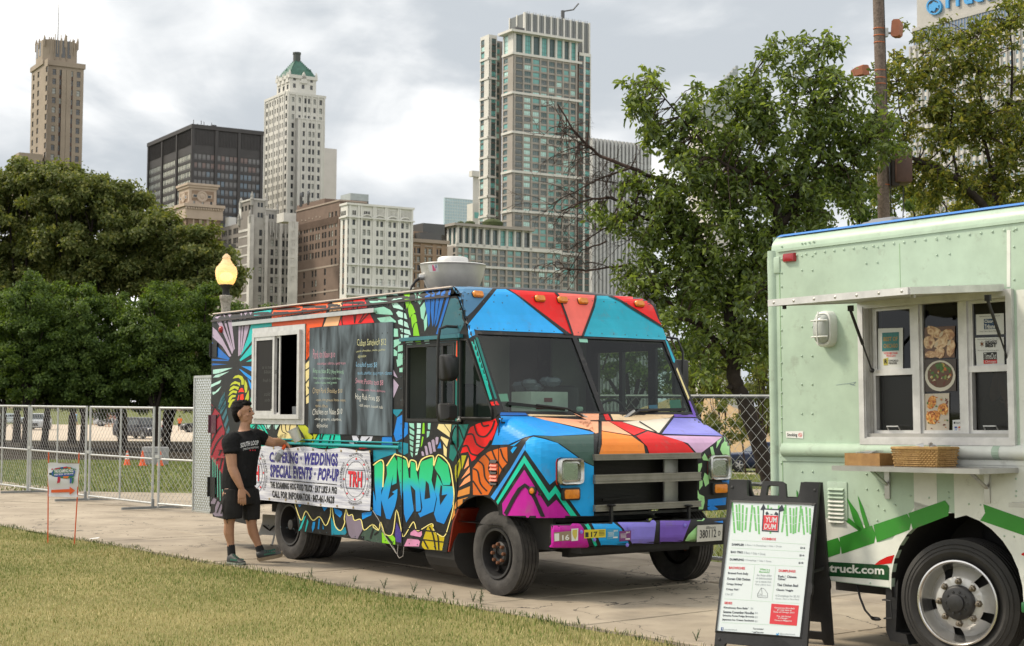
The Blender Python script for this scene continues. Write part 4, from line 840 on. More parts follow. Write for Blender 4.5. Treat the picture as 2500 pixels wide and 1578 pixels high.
# an extra dark trunk leaning left with a low limb
# ---- the leafy tree behind the trucks: traced limbs, connected twigs, leaves and a dead side
def hero_tree(label,Y0,base,limbs,clusters,leafm,seed,L_,W_,per,bare=None,trunk_r=.17,weights=None,dens=1.0,depth=1.0):
 r=random.Random(seed);nr=np.random.default_rng(seed);s=Y0/FPX;p0=at(base[0],base[1],Y0);p0.z=gz(p0.x,p0.y)-.1
 root=thing('tree',label,'tree',p0);mb=MB();nodes=[]
 for(pts,r0,r1,d0,d1)in limbs:
  P=[at(x,y,Y0+d0+(d1-d0)*i/(len(pts)-1))-p0 for i,(x,y)in enumerate(pts)]
  Q=[]
  for i in range(len(P)-1):
   for k in range(3):Q.append(P[i].lerp(P[i+1],k/3)+V((r.uniform(-.02,.02),r.uniform(-.03,.03),r.uniform(-.02,.02))))
  Q.append(P[-1]);n=len(Q);mb.tube(Q,[r0+(r1-r0)*(i/(n-1))**.8 for i in range(n)],9)
  nodes+=[(q,r0+(r1-r0)*(i/(n-1)))for i,q in enumerate(Q)if i>2]
 mb.build('trunk',bark,root,smooth=60)
 A=np.array([q for q,_ in nodes]);tw=MB();Cs=[];Ns=[]
 for(cx,cy,rx,ry,dd)in clusters:
  k=max(4,int(dens*rx*ry/190))
  for _ in range(k):
   a=r.uniform(0,2*PI);f=math.sqrt(r.random());x=cx+rx*f*math.cos(a);y=cy+ry*f*math.sin(a)
   e=at(x,y,Y0+dd+r.gauss(0,depth*.55))-p0;j=int(np.argmin(((A-np.array(e))**2).sum(1)));q=nodes[j][0]
   L=(e-q).length;m=q.lerp(e,.5)+V((r.uniform(-.1,.1),r.uniform(-.1,.1),.12))*min(1,L)
   tw.tube([q,m,e],[min(nodes[j][1]*.5,.022),.011,.004],4,cap=False)
   for _ in range(2):
    dv=V((r.gauss(0,1),r.gauss(0,1),r.gauss(-.25,.8))).normalized()*r.uniform(.22,.5);g=m.lerp(e,r.uniform(.35,1));tw.tube([g,g+dv],[.004,.002],3,cap=False)
    nl=per;t=nr.random(nl)[:,None];c=np.array(g)+np.array(dv)*t+nr.normal(0,.06,(nl,3));Cs.append(c);o=nr.normal(0,.6,(nl,3));o[:,2]+=.6;Ns.append(o)
 tw.build('branches',bark2,root,fix=False)
 link('crown',leaves('crown',np.concatenate(Cs),np.concatenate(Ns),L_,W_,seed,leafm,bend=.3,droop=.55,weights=weights),root)
 if bare:
  tb_=MB()
  for(pts,r0,n,ln)in bare:
   P=[at(x,y,Y0+r.uniform(-.3,.3))-p0 for x,y in pts];Q=[]
   for i in range(len(P)-1):
    for k in range(4):Q.append(P[i].lerp(P[i+1],k/4)+V((0,0,r.uniform(-.02,.02))))
   Q.append(P[-1]);tb_.tube(Q,[r0*(1-.75*i/len(Q))for i in range(len(Q))],7)
   def twig(o,d,L,rad,lv):
    k=5;pts_=[o];dd=d.copy()
    for i in range(k):dd=(dd+V((r.gauss(0,.26),r.gauss(0,.26),r.gauss(-.10,.26)))).normalized();pts_.append(pts_[-1]+dd*L/k)
    tb_.tube(pts_,[rad*(1-.7*i/k)for i in range(k+1)],4,cap=False)
    if lv:
     for _ in range(4 if lv==2 else 3):i=r.randrange(1,k);twig(pts_[i],(dd+V((r.gauss(0,.8),r.gauss(0,.8),r.gauss(0,.8)))).normalized(),L*r.uniform(.35,.65),rad*.6,lv-1)
   for _ in range(n):
    i=r.randrange(len(Q)//6,len(Q));d=V((r.gauss(-.75,.6),r.gauss(0,.7),r.gauss(-.2,.7))).normalized();twig(Q[i],d,ln*r.uniform(.5,1.1),r0*.28,2)
  tb_.build('dead_branches',bark2,root,fix=False)
 return root
LH=[leaf_mat('leaf_glossy',(.115,.165,.038),(.165,.225,.055),trans=.42,rough=.32,spec=.6),leaf_mat('leaf_glossy_mid',(.19,.25,.065),(.25,.32,.09),trans=.45,rough=.35,spec=.5),leaf_mat('leaf_glossy_dark',(.06,.095,.025),(.09,.135,.035),trans=.3,rough=.35,spec=.5)]
limbs1=[([(1880,1182),(1862,1117),(1841,1046),(1820,987),(1801,949),(1792,920),(1794,880),(1790,833),(1780,775),(1795,700),(1850,620),(1903,548)],.19,.12,0,0),([(1903,548),(1890,482),(1860,447),(1790,415),(1745,385)],.11,.03,0,-.6),([(1903,548),(1935,520),(1950,460),(1968,425),(2002,395),(2005,330),(1985,230),(2000,130)],.11,.015,0,.4),([(1794,892),(1754,843),(1722,800),(1673,776),(1620,785)],.085,.03,0,-.8),([(1780,775),(1740,700),(1690,640),(1640,560),(1590,520),(1480,480)],.09,.02,.2,-.2),([(1745,385),(1700,330),(1640,260),(1590,200)],.035,.012,-.6,-.2),([(1968,425),(2050,400),(2110,350),(2160,330)],.05,.015,.3,.8),([(1850,620),(1800,500),(1780,400),(1800,280),(1840,180)],.06,.012,.2,.6),([(1795,700),(1850,720),(1880,700)],.04,.02,0,-.7),([(1690,640),(1650,700),(1610,720)],.04,.02,0,-.5),([(1801,949),(1786,942),(1780,950)],.09,.06,0,-.1)]
cl1=[(2010,105,48,45,.3),(1915,140,62,45,.3),(1930,250,150,100,.2),(1780,270,110,80,.0),(2055,270,105,95,.4),(2125,345,95,60,.6),(1700,350,100,85,-.2),(1860,370,150,80,0),(2030,400,95,75,.5),(1572,235,52,55,0),(1600,330,62,42,0),(1560,300,45,45,0),(1620,450,110,60,-.2),(1475,545,55,35,-.3),(1600,555,105,80,-.2),(1555,655,75,55,-.3),(1710,540,110,100,-.2),(1810,520,100,85,0),(1655,720,90,75,-.3),(1780,670,110,105,-.2),(1885,650,100,90,0),(1850,760,80,75,0),(1700,880,45,60,-.4),(1745,830,60,55,-.3),(1850,845,60,55,.5),(1960,530,85,65,.2),(2065,480,75,60,.4),(1780,440,130,70,.3),(1930,450,110,70,.5),(1690,620,90,80,.4)]
bare1=[([(1680,470),(1610,440),(1540,410),(1467,382),(1432,354),(1400,318),(1362,255)],.055,22,1.05),([(1640,560),(1565,528),(1493,480),(1432,490),(1370,515)],.045,16,1.1),([(1660,760),(1611,718),(1580,672),(1540,646),(1430,662),(1360,655)],.045,20,1.0),([(1540,410),(1480,430),(1420,460),(1345,500)],.028,18,1.0),([(1565,528),(1470,560),(1390,610)],.025,20,.95),([(1600,480),(1540,450),(1450,440)],.025,12,.9),([(1480,590),(1420,610),(1370,690)],.02,12,.8),([(1432,354),(1438,300),(1440,230)],.018,6,.5)]
hero_tree('large leafy tree with a crooked dark trunk and one bare dead side',33,(1880,1182),limbs1,cl1,LH,5,.162,.07,13,bare1,weights=[.5,.22,.28])
LY=[leaf_mat('leaf_yellowish',(.13,.16,.032),(.20,.225,.052),trans=.45,rough=.4,spec=.4),leaf_mat('leaf_yellow',(.28,.265,.055),(.34,.31,.08),trans=.45),leaf_mat('leaf_yellow_dark',(.065,.09,.022),(.10,.13,.032),trans=.35)]
limbs2=[([(2440,1178),(2442,1000),(2438,700),(2425,560),(2400,500),(2340,440),(2280,412),(2222,385),(2180,350)],.2,.03,0,-.5),([(2425,560),(2430,490),(2428,440),(2450,390),(2505,335)],.11,.05,0,.5),([(2428,440),(2400,330),(2390,200),(2380,100)],.06,.012,0,0),([(2450,390),(2470,250),(2470,120),(2460,20)],.06,.012,.3,.3),([(2400,180),(2350,160),(2300,130),(2265,90)],.03,.01,0,-.3),([(2222,385),(2200,290),(2190,200),(2180,120)],.03,.008,-.5,-.2),([(2340,440),(2320,330),(2330,230)],.04,.012,-.2,0),([(2430,490),(2500,440),(2560,400)],.06,.03,.2,.6)]
cl2=[(2275,85,55,45,0),(2385,115,90,75,0),(2470,55,60,70,.2),(2330,215,95,65,0),(2450,240,85,85,.3),(2255,285,75,55,-.2),(2385,350,110,75,0),(2475,425,70,60,.3),(2290,410,75,50,0),(2185,205,42,70,-.3),(2170,320,55,45,-.2),(2340,470,90,35,.2),(2520,330,60,80,0),(2430,470,90,40,.5),(2230,440,60,40,.4),(2150,440,60,50,.8),(2200,480,70,30,.8),(2330,300,80,60,.3),(2250,180,50,60,.2)]
hero_tree('yellowish green tree behind the concrete pole at the right edge',37,(2440,1175),limbs2,cl2,LY,6,.15,.064,16,weights=[.55,.2,.25],dens=1.05)
# farther trees and shrubs between and behind
bgt=[('dense green tree behind the painted truck\'s cab',1540,60,[(1530,860,85,80),(1470,900,70,70),(1600,880,80,80),(1540,790,60,55)]),('full green tree behind the crooked trunk',1700,62,[(1690,770,100,90),(1640,830,80,80),(1760,820,90,80),(1700,690,70,60),(1690,880,90,50),(1650,910,70,40),(1740,890,60,40)]),('wide green tree behind the pale green truck',1860,60,[(1850,720,100,100),(1920,640,90,80),(1850,820,80,80),(1960,560,80,70),(1900,860,60,60)]),('green tree showing above the pale green truck\'s roof',2080,60,[(2080,560,100,90),(2180,540,90,70),(2010,520,80,60),(2100,480,70,50)]),('yellow green tree low behind the right hand tree',2350,64,[(2320,500,100,70),(2420,520,90,80),(2500,480,80,80),(2240,520,80,50)])]
for i,(lb,x,Y,cr)in enumerate(bgt):park_tree(lb,x,1160,Y,cr,(LFg if i<4 else LY[:2]),120+i,'trees beyond the street on the right',L_=.16,W_=.085,dens=13,clump=.2,per=24,trunk_r=.18)
shr=leaf_mat('shrub_leaf',(.085,.115,.026),(.15,.17,.045)),leaf_mat('shrub_leaf_light',(.16,.18,.05),(.22,.22,.07))
def shrub(label,x,Y,bl,seed,group=None,m=shr,L_=.10):
 s=Y/FPX;p=at(x,1100,Y);p.z=gz(p.x,p.y)-.05;root=thing('shrub',label,'shrub',p,group=group);r=random.Random(seed);B=[]
 for(cx,cy,rx,ry)in bl:q=at(cx,cy,Y)-p;B.append((q.x,q.y+r.uniform(-.3,.3),q.z,rx*s,rx*s,ry*s))
 C,Nn=blob_points(B,26,.12,24,seed);ok=C[:,2]>.05;link('foliage',leaves('foliage',C[ok],Nn[ok],L_,L_*.55,seed,list(m),weights=[.7,.3]),root)
 mb=MB()
 for b in B:
  for _ in range(3):e=V(b[:3])+V((r.uniform(-.5,.5)*b[3],r.uniform(-.3,.3),r.uniform(-.3,.4)*b[5]));mb.tube([V((b[0]*.5,b[1]*.5,0)),V((b[0]*.8,b[1]*.8,e.z*.6)),e],[.03,.02,.006],5)
 mb.build('stems',bark2,root,fix=False)
shrub('sunlit shrub behind the tall fence left of the crooked trunk',1745,46,[(1745,1015,55,45),(1700,1040,45,35),(1770,1050,50,30),(1730,1060,70,30)],1)
shrub('pale green shrub on the bank behind the crooked trunk',1850,50,[(1850,960,50,60),(1875,1010,45,50),(1840,1030,40,40),(1790,910,40,50)],2)
shrub('feathery green shrub above the dry bank',1755,52,[(1755,925,32,36),(1740,950,30,26),(1775,945,26,34)],3)
shrub('bushy shrub right of the crooked trunk beside the pale green truck',1865,48,[(1862,905,34,45),(1850,950,30,40),(1872,1000,30,50)],5)
shrub('mid green shrub left of the dry bank',1675,55,[(1672,935,36,30),(1690,975,30,30),(1655,975,30,35)],6)
shrub('low shrub in front of the cab\'s right window',1665,44,[(1665,1010,45,30),(1640,1040,50,30)],4)
mb=MB();rows=[]
for j in range(9):
 Y=82+j*3.2;rows.append([V((x,Y,gz(x,Y)+3.9*(math.sin(min(1,j/6)*PI/2))*(1-((x-12)/6)**2 if abs(x-12)<6 else 0)+.15*math.sin(x*2.1+j)))for x in np.linspace(5,20,24)])
mb.loft(rows,closed=False);struct('dry_bank',mb,mat('dry_grass',(.30,.195,.09),.95,col2=(.40,.28,.14),vscale=1.2,bump=.8,bscale=9),smooth=True)
# ---------------- the painted truck ----------------
W1=2.515
def truck_matrix(X0,Y0,yaw,tz,piv):
 a=-yaw;ud=V((math.sin(a),-math.cos(a),0));th=math.atan2(ud.y,ud.x)
 return MX.Translation((X0,Y0,-piv*tz))@MX.Rotation(th,4,'Z')@MX.Rotation(-tz,4,'Y')
M1=truck_matrix(-3.693,18.8443,-.6407,.0071,2.5);M1i=M1.inverted()
T1=thing('food_truck','step van food truck covered in bright graffiti art with a chalkboard menu','food truck',M=M1)
def paint_bump(nt,b):
 tc=nt.nodes.new('ShaderNodeTexCoord');n=nt.nodes.new('ShaderNodeTexNoise');n.inputs['Scale'].default_value=2.2;n.inputs['Detail'].default_value=3
 nt.links.new(tc.outputs['Object'],n.inputs[0]);bp=nt.nodes.new('ShaderNodeBump');bp.inputs['Strength'].default_value=.22;bp.inputs['Distance'].default_value=.03
 nt.links.new(n.outputs[0],bp.inputs['Height']);nt.links.new(bp.outputs[0],b.inputs['Normal'])
 g=nt.nodes.new('ShaderNodeTexNoise');g.inputs['Scale'].default_value=6;g.inputs['Detail'].default_value=10;g.inputs['Roughness'].default_value=.72;nt.links.new(tc.outputs['Object'],g.inputs[0])
 r=nt.nodes.new('ShaderNodeMapRange');r.inputs[1].default_value=.56;r.inputs[2].default_value=.74;r.inputs[4].default_value=.5;nt.links.new(g.outputs[0],r.inputs[0]);x=nt.nodes.new('ShaderNodeMix');x.data_type='RGBA';nt.links.new(r.outputs[0],x.inputs[0])
 nt.links.new(b.inputs['Base Color'].links[0].from_socket,x.inputs[6]);x.inputs[7].default_value=(.16,.14,.115,1);nt.links.new(x.outputs[2],b.inputs['Base Color'])
def paint(h,k=1.,rough=.42):
 n='paint_'+h
 if n in MATS:return MATS[n]
 c=hx(h,k);l_=sum(c)/3;c=tuple(min(.95,max(.006,l_+(q-l_)*1.22))for q in c);m=mat(n,c,rough,var=.10,vscale=3.5,spec=.32);paint_bump(m.node_tree,m.node_tree.nodes['Principled BSDF']);return m
black=paint('1b1b1c');rub=mat('tyre_rubber',(.016,.015,.014),.82,col2=(.032,.03,.028),vscale=9,bump=.2,bscale=60)
alu=mat('aluminium',(.55,.55,.54),.38,.85,var=.12,vscale=5);alud=mat('dull_aluminium',(.42,.41,.39),.5,.6,var=.15,vscale=6);ironm=mat('chassis_iron',(.018,.017,.016),.75,var=.3,vscale=4)
blkp=mat('black_plastic',(.017,.017,.018),.5,spec=.4);rubber=mat('seal_rubber',(.012,.012,.012),.7);rust=mat('rust',(.16,.065,.03),.9,var=.3,vscale=30)
chrome=mat('chrome',(.62,.62,.6),.18,1.);wglass=glass('cab_glass',(.56,.66,.60),.80);sglass=glass('serving_glass',(.30,.31,.30),.78)
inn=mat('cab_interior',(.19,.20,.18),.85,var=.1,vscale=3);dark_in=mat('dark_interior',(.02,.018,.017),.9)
# --- body shell
body=MB()
hole_s=[(1.20,1.60),(2.27,1.60),(2.27,2.555),(1.20,2.555)];hole_d=[(4.45,1.585),(5.27,1.585),(5.27,2.31),(4.45,2.31)];hole_q=[(5.385,1.60),(5.90,1.60),(5.895,1.68),(5.50,2.34),(5.385,2.34)]
archf=[(5.16,.32),(5.20,.45),(5.26,.61),(5.34,.74),(5.47,.83),(5.64,.88),(5.76,.885),(5.88,.86),(5.98,.80),(6.0,.755)]
sideo=[(0,.60),(.10,.38),(1.15,.335),(1.25,.60),(1.5,.70),(2.1,.70),(2.2,.55),(2.25,.34),(3.7,.33)]+archf+[(6.0,1.60),(5.755,2.0),(5.515,2.40),(5.43,2.56),(5.34,2.74),(5.30,2.77),(0,2.77)]
body.plate(sideo,[hole_s,hole_d,hole_q],lambda u,z:(u,0,z),.035,(0,1,0))
body.plate(sideo,[hole_d,hole_q],lambda u,z:(u,W1,z),.035,(0,-1,0))
# roof with rounded edges
rc=.10;prof=[(rc*(1-math.sin(t)),2.77+rc*(1-math.cos(t))*0+rc*math.sin(PI/2-(PI/2-t))*1.)for t in np.linspace(0,PI/2,7)]
prof=[(rc-rc*math.cos(t),2.77+rc*math.sin(t))for t in np.linspace(0,PI/2,7)]
sec=prof+[(W1*k,2.87+.035*math.sin(PI*k))for k in(.2,.35,.5,.65,.8)]+[(W1-v,z)for v,z in reversed(prof)]
body.loft([[(u,v,z)for v,z in sec]for u in(0,1,2,3,4,5.0,5.19)],closed=False)
# brow over the windscreen
bp=[(5.19,0),(5.245,-.005),(5.30,-.03),(5.345,-.075),(5.385,-.15),(5.43,-.27),(5.475,-.36),(5.53,-.455)]
rings=[]
for u,dz in bp:
 row=[]
 for v,z in sec:
  f=min(1,-dz/.12);zz=z*(1-f)+f*2.87;cz=2.87+dz;e=min(v,W1-v)
  zt=z+dz
  if zt<2.77 or f>=1:row.append((u,(v if e>.1 else v),min(2.875+dz,2.875)))
  else:row.append((u,v,zt))
 rings.append(row)
for row in rings[4:]:
 n=len(row);
 for i in range(n):u,v,z=row[i];row[i]=(u,W1*(0 if i<3 else 1 if i>n-4 else v/W1),z)
body.loft(rings,closed=False)
body.plate([(0,.5),(W1,.5),(W1,2.8),(0,2.8)],[],lambda v,z:(0.002,v,z))
body.plate([(0,0),(6.0,0),(6.0,W1-.08),(0,W1-.08)],[],lambda u,v:(u,v+.04,.62))
o_body=body.build('body',[black],T1,smooth=30)
# windscreen pillars, centre post, cowl
pil=MB()
WT,WB=V((5.53,0,2.415)),V((5.985,0,1.635));nrm=V((.79,0,.455)).normalized()
def wsp(v,t,o=0.):p=WT.lerp(WB,t);return V((p.x+nrm.x*o,v,p.z+nrm.z*o))
def strip(v0,v1,t0,t1,v2=None,v3=None,o=.012,dpt=.05):
 v2=v0 if v2 is None else v2;v3=v1 if v3 is None else v3
 a=[wsp(v0,t0,o),wsp(v1,t0,o),wsp(v3,t1,o),wsp(v2,t1,o)];b=[p-nrm*dpt for p in a];pil.add(a+b,[(0,1,2,3),(4,7,6,5),(0,4,5,1),(1,5,6,2),(2,6,7,3),(3,7,4,0)])
strip(-.004,.075,0,1.0,-.004,.075);strip(W1-.075,W1+.004,0,1.0);strip(W1/2-.03,W1/2+.03,.0,.99);strip(.075,W1/2-.03,0,.03);strip(W1/2+.03,W1-.075,0,.03)
strip(.075,W1/2-.03,.965,1.0);strip(W1/2+.03,W1-.075,.965,1.0)
pil.plate([(0,0),(W1,0),(W1,.09),(0,.09)],[],lambda v,s:(5.99+s*.55,v,1.642-s*.5),.04,(0,0,-1))
o_pil=pil.build('windscreen_frame',[black],T1)
for a,b_ in((.075,W1/2-.03),(W1/2+.03,W1-.075)):
 mb=MB().add([wsp(a,.03),wsp(b_,.03),wsp(b_,.965),wsp(a,.965)],[(0,1,2,3)]);mb.build('windscreen',wglass,T1,fix=False)
# --- nose: fenders and hood in one moulding, with the grille opening
cont=[(6.0,0),(6.1,0),(6.2,.0),(6.3,.004),(6.4,.018),(6.47,.04),(6.53,.075),(6.575,.125),(6.605,.19),(6.618,.27),(6.62,.36),(6.62,.48),(6.62,.615)]
mid=[(6.62,v)for v in np.linspace(.615,W1-.615,12)[1:-1]];cont=cont+mid+[(u,W1-v)for u,v in reversed(cont)];nc=len(cont)
def zh(u):return 1.632-(u-5.99)*.345
def inset(i,d):
 u,v=cont[i];a=V((*cont[max(i-1,0)],0));b=V((*cont[min(i+1,nc-1)],0));t=(b-a).normalized();n=V((-t.y,t.x,0));return u+n.x*d,v+n.y*d
nose=MB();zr=[.72,.745,.9,1.05,1.17,None];rows=[]
sh=[(0,.175),(.012,.115),(.04,.06),(.085,.025),(.14,.004),(.17,0)]
for z in(.72,.745,.90,1.05,1.18):rows.append([(u,v,z)for u,v in cont])
for d,dr in sh:
 row=[]
 for i in range(nc):u,v=inset(i,d);row.append((max(u,5.995),v,zh(u)-dr))
 rows.append(row)
last=rows[-1]
for k in range(1,7):
 f=k/6;row=[]
 for i in range(nc):u,v,z=last[i];vv=last[0][1]+(last[-1][1]-last[0][1])*((i/(nc-1))*.0+(v-last[0][1])/(last[-1][1]-last[0][1]));uu=u+(5.995-u)*f;row.append((uu,vv,zh(uu)))
 rows.append(row)
g0,g1=12,nc-13;base=len(nose.v)
nose.v=[V(p)for r in rows for p in r]
for j in range(len(rows)-1):
 for i in range(nc-1):
  if g0<=i<g1 and 1<=j<5:continue
  nose.f.append((j*nc+i,j*nc+i+1,(j+1)*nc+i+1,(j+1)*nc+i));nose.mi.append(0)
o_nose=nose.build('hood',[black],T1,smooth=42)
# --- bumper: a pressed channel section
bm_=MB();sec_b=[(0,.665),(.05,.675),(.075,.66),(.09,.625),(.09,.52),(.07,.475),(.03,.46),(0,.455)]
rb=[]
for v in[.045,.09,.5,.9,1.3,1.8,2.25,2.36,2.40]:k=(.04 if v in(.045,2.40)else 0);rb.append([(6.70+a-(k if a>.02 else 0),v,z-(v-.3)*.008)for a,z in sec_b])
bm_.loft(rb);o_bump=bm_.build('bumper',[black],T1,smooth=30)
bpts=MB();bpts.bar((6.4,.7,.60),(6.72,.7,.57),.06,.10);bpts.bar((6.4,1.8,.60),(6.72,1.8,.57),.06,.10);bpts.build('bumper_bracket',ironm,T1)
# --- projection of the artwork onto the panels
bv_v=[];bv_f=[]
for o in(o_body,o_pil,o_nose,o_bump):
 b0=len(bv_v);bv_v+=[o.matrix_parent_inverse@v.co for v in o.data.vertices];bv_f+=[tuple(b0+i for i in p.vertices)for p in o.data.polygons]
HOST=[k for k,o in enumerate((o_body,o_pil,o_nose,o_bump))for _ in o.data.polygons]
BV=BVHTree.FromPolygons(bv_v,bv_f);CL1=M1i@CAMP;R1i=M1i.to_3x3()
def hit1(x,y):
 d=(R1i@ray(x,y)).normalized();h=BV.ray_cast(CL1,d)
 if h[0]is None:return None
 n=h[1]
 if n.dot(d)>0:n=-n
 return h[0],n,h[3],HOST[h[2]]
def dens_poly(P,st):
 out=[]
 for i in range(len(P)):
  a,b=np.array(P[i],float),np.array(P[(i+1)%len(P)],float);k=max(1,int(np.linalg.norm(b-a)/st));out+=[tuple(a+(b-a)*j/k)for j in range(k)]
 return out
def inside(x,y,P):
 c=False;n=len(P)
 for i in range(n):
  (x1,y1),(x2,y2)=P[i],P[(i+1)%n]
  if(y1>y)!=(y2>y)and x<(x2-x1)*(y-y1)/(y2-y1)+x1:c=not c
 return c
class Mural:
 def __init__(s,hit=hit1,step=9,lift=.0012):s.lift=lift;s.hv=[];s.mb=MB();s.ms=[];s.hit=hit;s.step=step
 def mi(s,m):
  if m not in s.ms:s.ms.append(m)
  return s.ms.index(m)
 def poly(s,P,m,layer=1):
  P=dens_poly(P,s.step);xs=[p[0]for p in P];ys=[p[1]for p in P];pts=[V(p)for p in P];n=len(P)
  g=s.step
  for yy in np.arange(min(ys)+g/2,max(ys),g):
   for xx in np.arange(min(xs)+g/2,max(xs),g):
    if inside(xx,yy,P):pts.append(V((xx,yy)))
  r=delaunay_2d_cdt(pts,[],[list(range(n))],1,1e-4);vs=r[0];tri=r[2]
  H=[s.hit(p.x,p.y)for p in vs];s.mb.m=s.mi(m);idx={}
  for t in tri:
   if any(H[i]is None for i in t):continue
   d=[H[i][2]for i in t]
   if max(d)-min(d)>.35:continue
   f=[]
   for i in t:
    if i not in idx:idx[i]=len(s.mb.v);s.hv.append(H[i][3]);s.mb.v.append(H[i][0]+H[i][1]*(s.lift*(layer+.6)))
    f.append(idx[i])
   s.mb.f.append(tuple(f));s.mb.mi.append(s.mb.m)
 def stroke(s,P,w,m,layer=2,taper=0.):
  P=[np.array(p,float)for p in P];Q=[]
  for i in range(len(P)-1):
   p0,p1,p2,p3=P[max(i-1,0)],P[i],P[i+1],P[min(i+2,len(P)-1)]
   for k in range(4 if len(P)>2 else 1):t=k/(4 if len(P)>2 else 1);Q.append(.5*((2*p1)+(p2-p0)*t+(2*p0-5*p1+4*p2-p3)*t*t+(3*p1-p0-3*p2+p3)*t**3))
  Q.append(P[-1]);L=[];Rr=[];n=len(Q)
  for i,q in enumerate(Q):
   t=Q[min(i+1,n-1)]-Q[max(i-1,0)];t=t/(np.linalg.norm(t)+1e-9);nn=np.array([-t[1],t[0]])*w/2*(1-taper*i/(n-1));L.append(q+nn);Rr.append(q-nn)
  for i in range(n-1):s.poly([tuple(L[i]),tuple(L[i+1]),tuple(Rr[i+1]),tuple(Rr[i])],m,layer)
 def build(s,name,hosts):
  for k,(nm,par)in enumerate(hosts):
   mb=MB();ix={}
   for f,m in zip(s.mb.f,s.mb.mi):
    if s.hv[f[0]]!=k:continue
    g=[]
    for i in f:
     if i not in ix:ix[i]=len(mb.v);mb.v.append(s.mb.v[i])
     g.append(ix[i])
    mb.f.append(tuple(g));mb.mi.append(m)
   if mb.f:tag(mb.build(nm,s.ms,par,fix=False),kind='stuff')
CR=dict(A=(500,700,5.0667),B=(740,690,5.0667),C=(940,680,5.0667),D=(500,960,5.0667),E=(900,1000,5.0667),F=(640,1180,5.0667),G=(900,1180,5.0667),H=(620,1060,7.6),I=(1100,690,5.0667),J=(1360,690,4.4706),K=(1100,960,4.3429),L=(1400,980,3.8),M=(1120,1200,5.4294),N=(1500,1250,6.61),P=(460,880,3.8))
def graf_mat():
 if 'graffiti_fade' in MATS:return MATS['graffiti_fade']
 m=paint('1fb470');m=m.copy();m.name='graffiti_fade';nt=m.node_tree;N=nt.nodes;L=nt.links;b=N['Principled BSDF']
 tc=N.new('ShaderNodeTexCoord');sp=N.new('ShaderNodeSeparateXYZ');L.new(tc.outputs['Object'],sp.inputs[0]);n=N.new('ShaderNodeTexNoise');n.inputs['Scale'].default_value=9
 L.new(tc.outputs['Object'],n.inputs[0]);a=N.new('ShaderNodeMath');a.operation='MULTIPLY_ADD';L.new(n.outputs[0],a.inputs[0]);a.inputs[1].default_value=.10;L.new(sp.outputs[2],a.inputs[2])
 r=N.new('ShaderNodeValToRGB');mr=N.new('ShaderNodeMapRange');mr.inputs[1].default_value=.55;mr.inputs[2].default_value=1.30;L.new(a.outputs[0],mr.inputs[0]);L.new(mr.outputs[0],r.inputs[0])
 e=r.color_ramp.elements;e[0].position=.12;e[0].color=(*hx('1a7fd0'),1);e[1].position=.95;e[1].color=(*hx('1fb568'),1)
 for p,c in((.48,'1f93d8'),(.58,'23a9b4'),(.68,'25bf86')):q=e.new(p);q.color=(*hx(c),1)
 L.new(r.outputs[0],b.inputs['Base Color']);MATS['graffiti_fade']=m;return m
COLS=dict(LV='a99cb0',TQ='45b3b3',OR='dd6434',PE='ecba94',RD='d5281a',MG='93c3b3',ML='b6dad2',GR='84bf45',BL='1f6bb4',BC='1f8fd6',TD='3c626d',TE='1b7f94',SB='55a8e6',SD='587e9e',PK='e2776f',CY='139db2',TG='12a096',GO='b2b850',OF='e6501f',CM='ddcf9f',DR='8a303a',DG='6fae9c',TN='28bfa8',LP='7c7380',YL='e9dd9c',OL='a5a23a',LO='eda07a',BN='c68954',OT='c3691f',FG='3c4d44',PP='4a4080',PN='c78fac',YG='b3a237',SL='2f90d4',DK='3f554f',AS='3a9edb',TU='1abda0',MA='ad2790',P2='f2b294',PO='ee9258',CW='ece2d0',VP='8d8dd4',PL='d4b2d0',MT='a5d199',V1='8a82cf',V2='7760b2',LF='5795d6',BB='1a7fc9',WL='c9cad6',GT='1c6f68',CC='e8cfae')
def col(c):return black if c=='K' else graf_mat()if c=='GF' else paint(COLS[c])
def pts(cr,s):
 ox,oy,sc=CR[cr];o=[]
 for t in s.split():a,b=t.split(',');o.append((ox+float(a)/sc,oy+float(b)/sc))
 return o
def art(mu,txt):
 for ln in txt.strip().split('\n'):
  ln=ln.strip()
  if not ln or ln[0]=='#':continue
  k=ln.split(None,3)
  if k[0]=='s':cr,c,rest=k[1],k[2],k[3];w,rest=rest.split(None,1);[mu.stroke(pts(cr,q),float(w)/CR[cr][2],col(c),3)for q in rest.split('|')]
  else:
   lay=1;cr,c,rest=k[0],k[1],ln.split(None,2)[2]
   if cr[-1]in '23':lay=int(cr[-1]);cr=cr[:-1]
   [mu.poly(pts(cr,q),col(c),lay)for q in rest.split('|')]
mu=Mural(step=10)
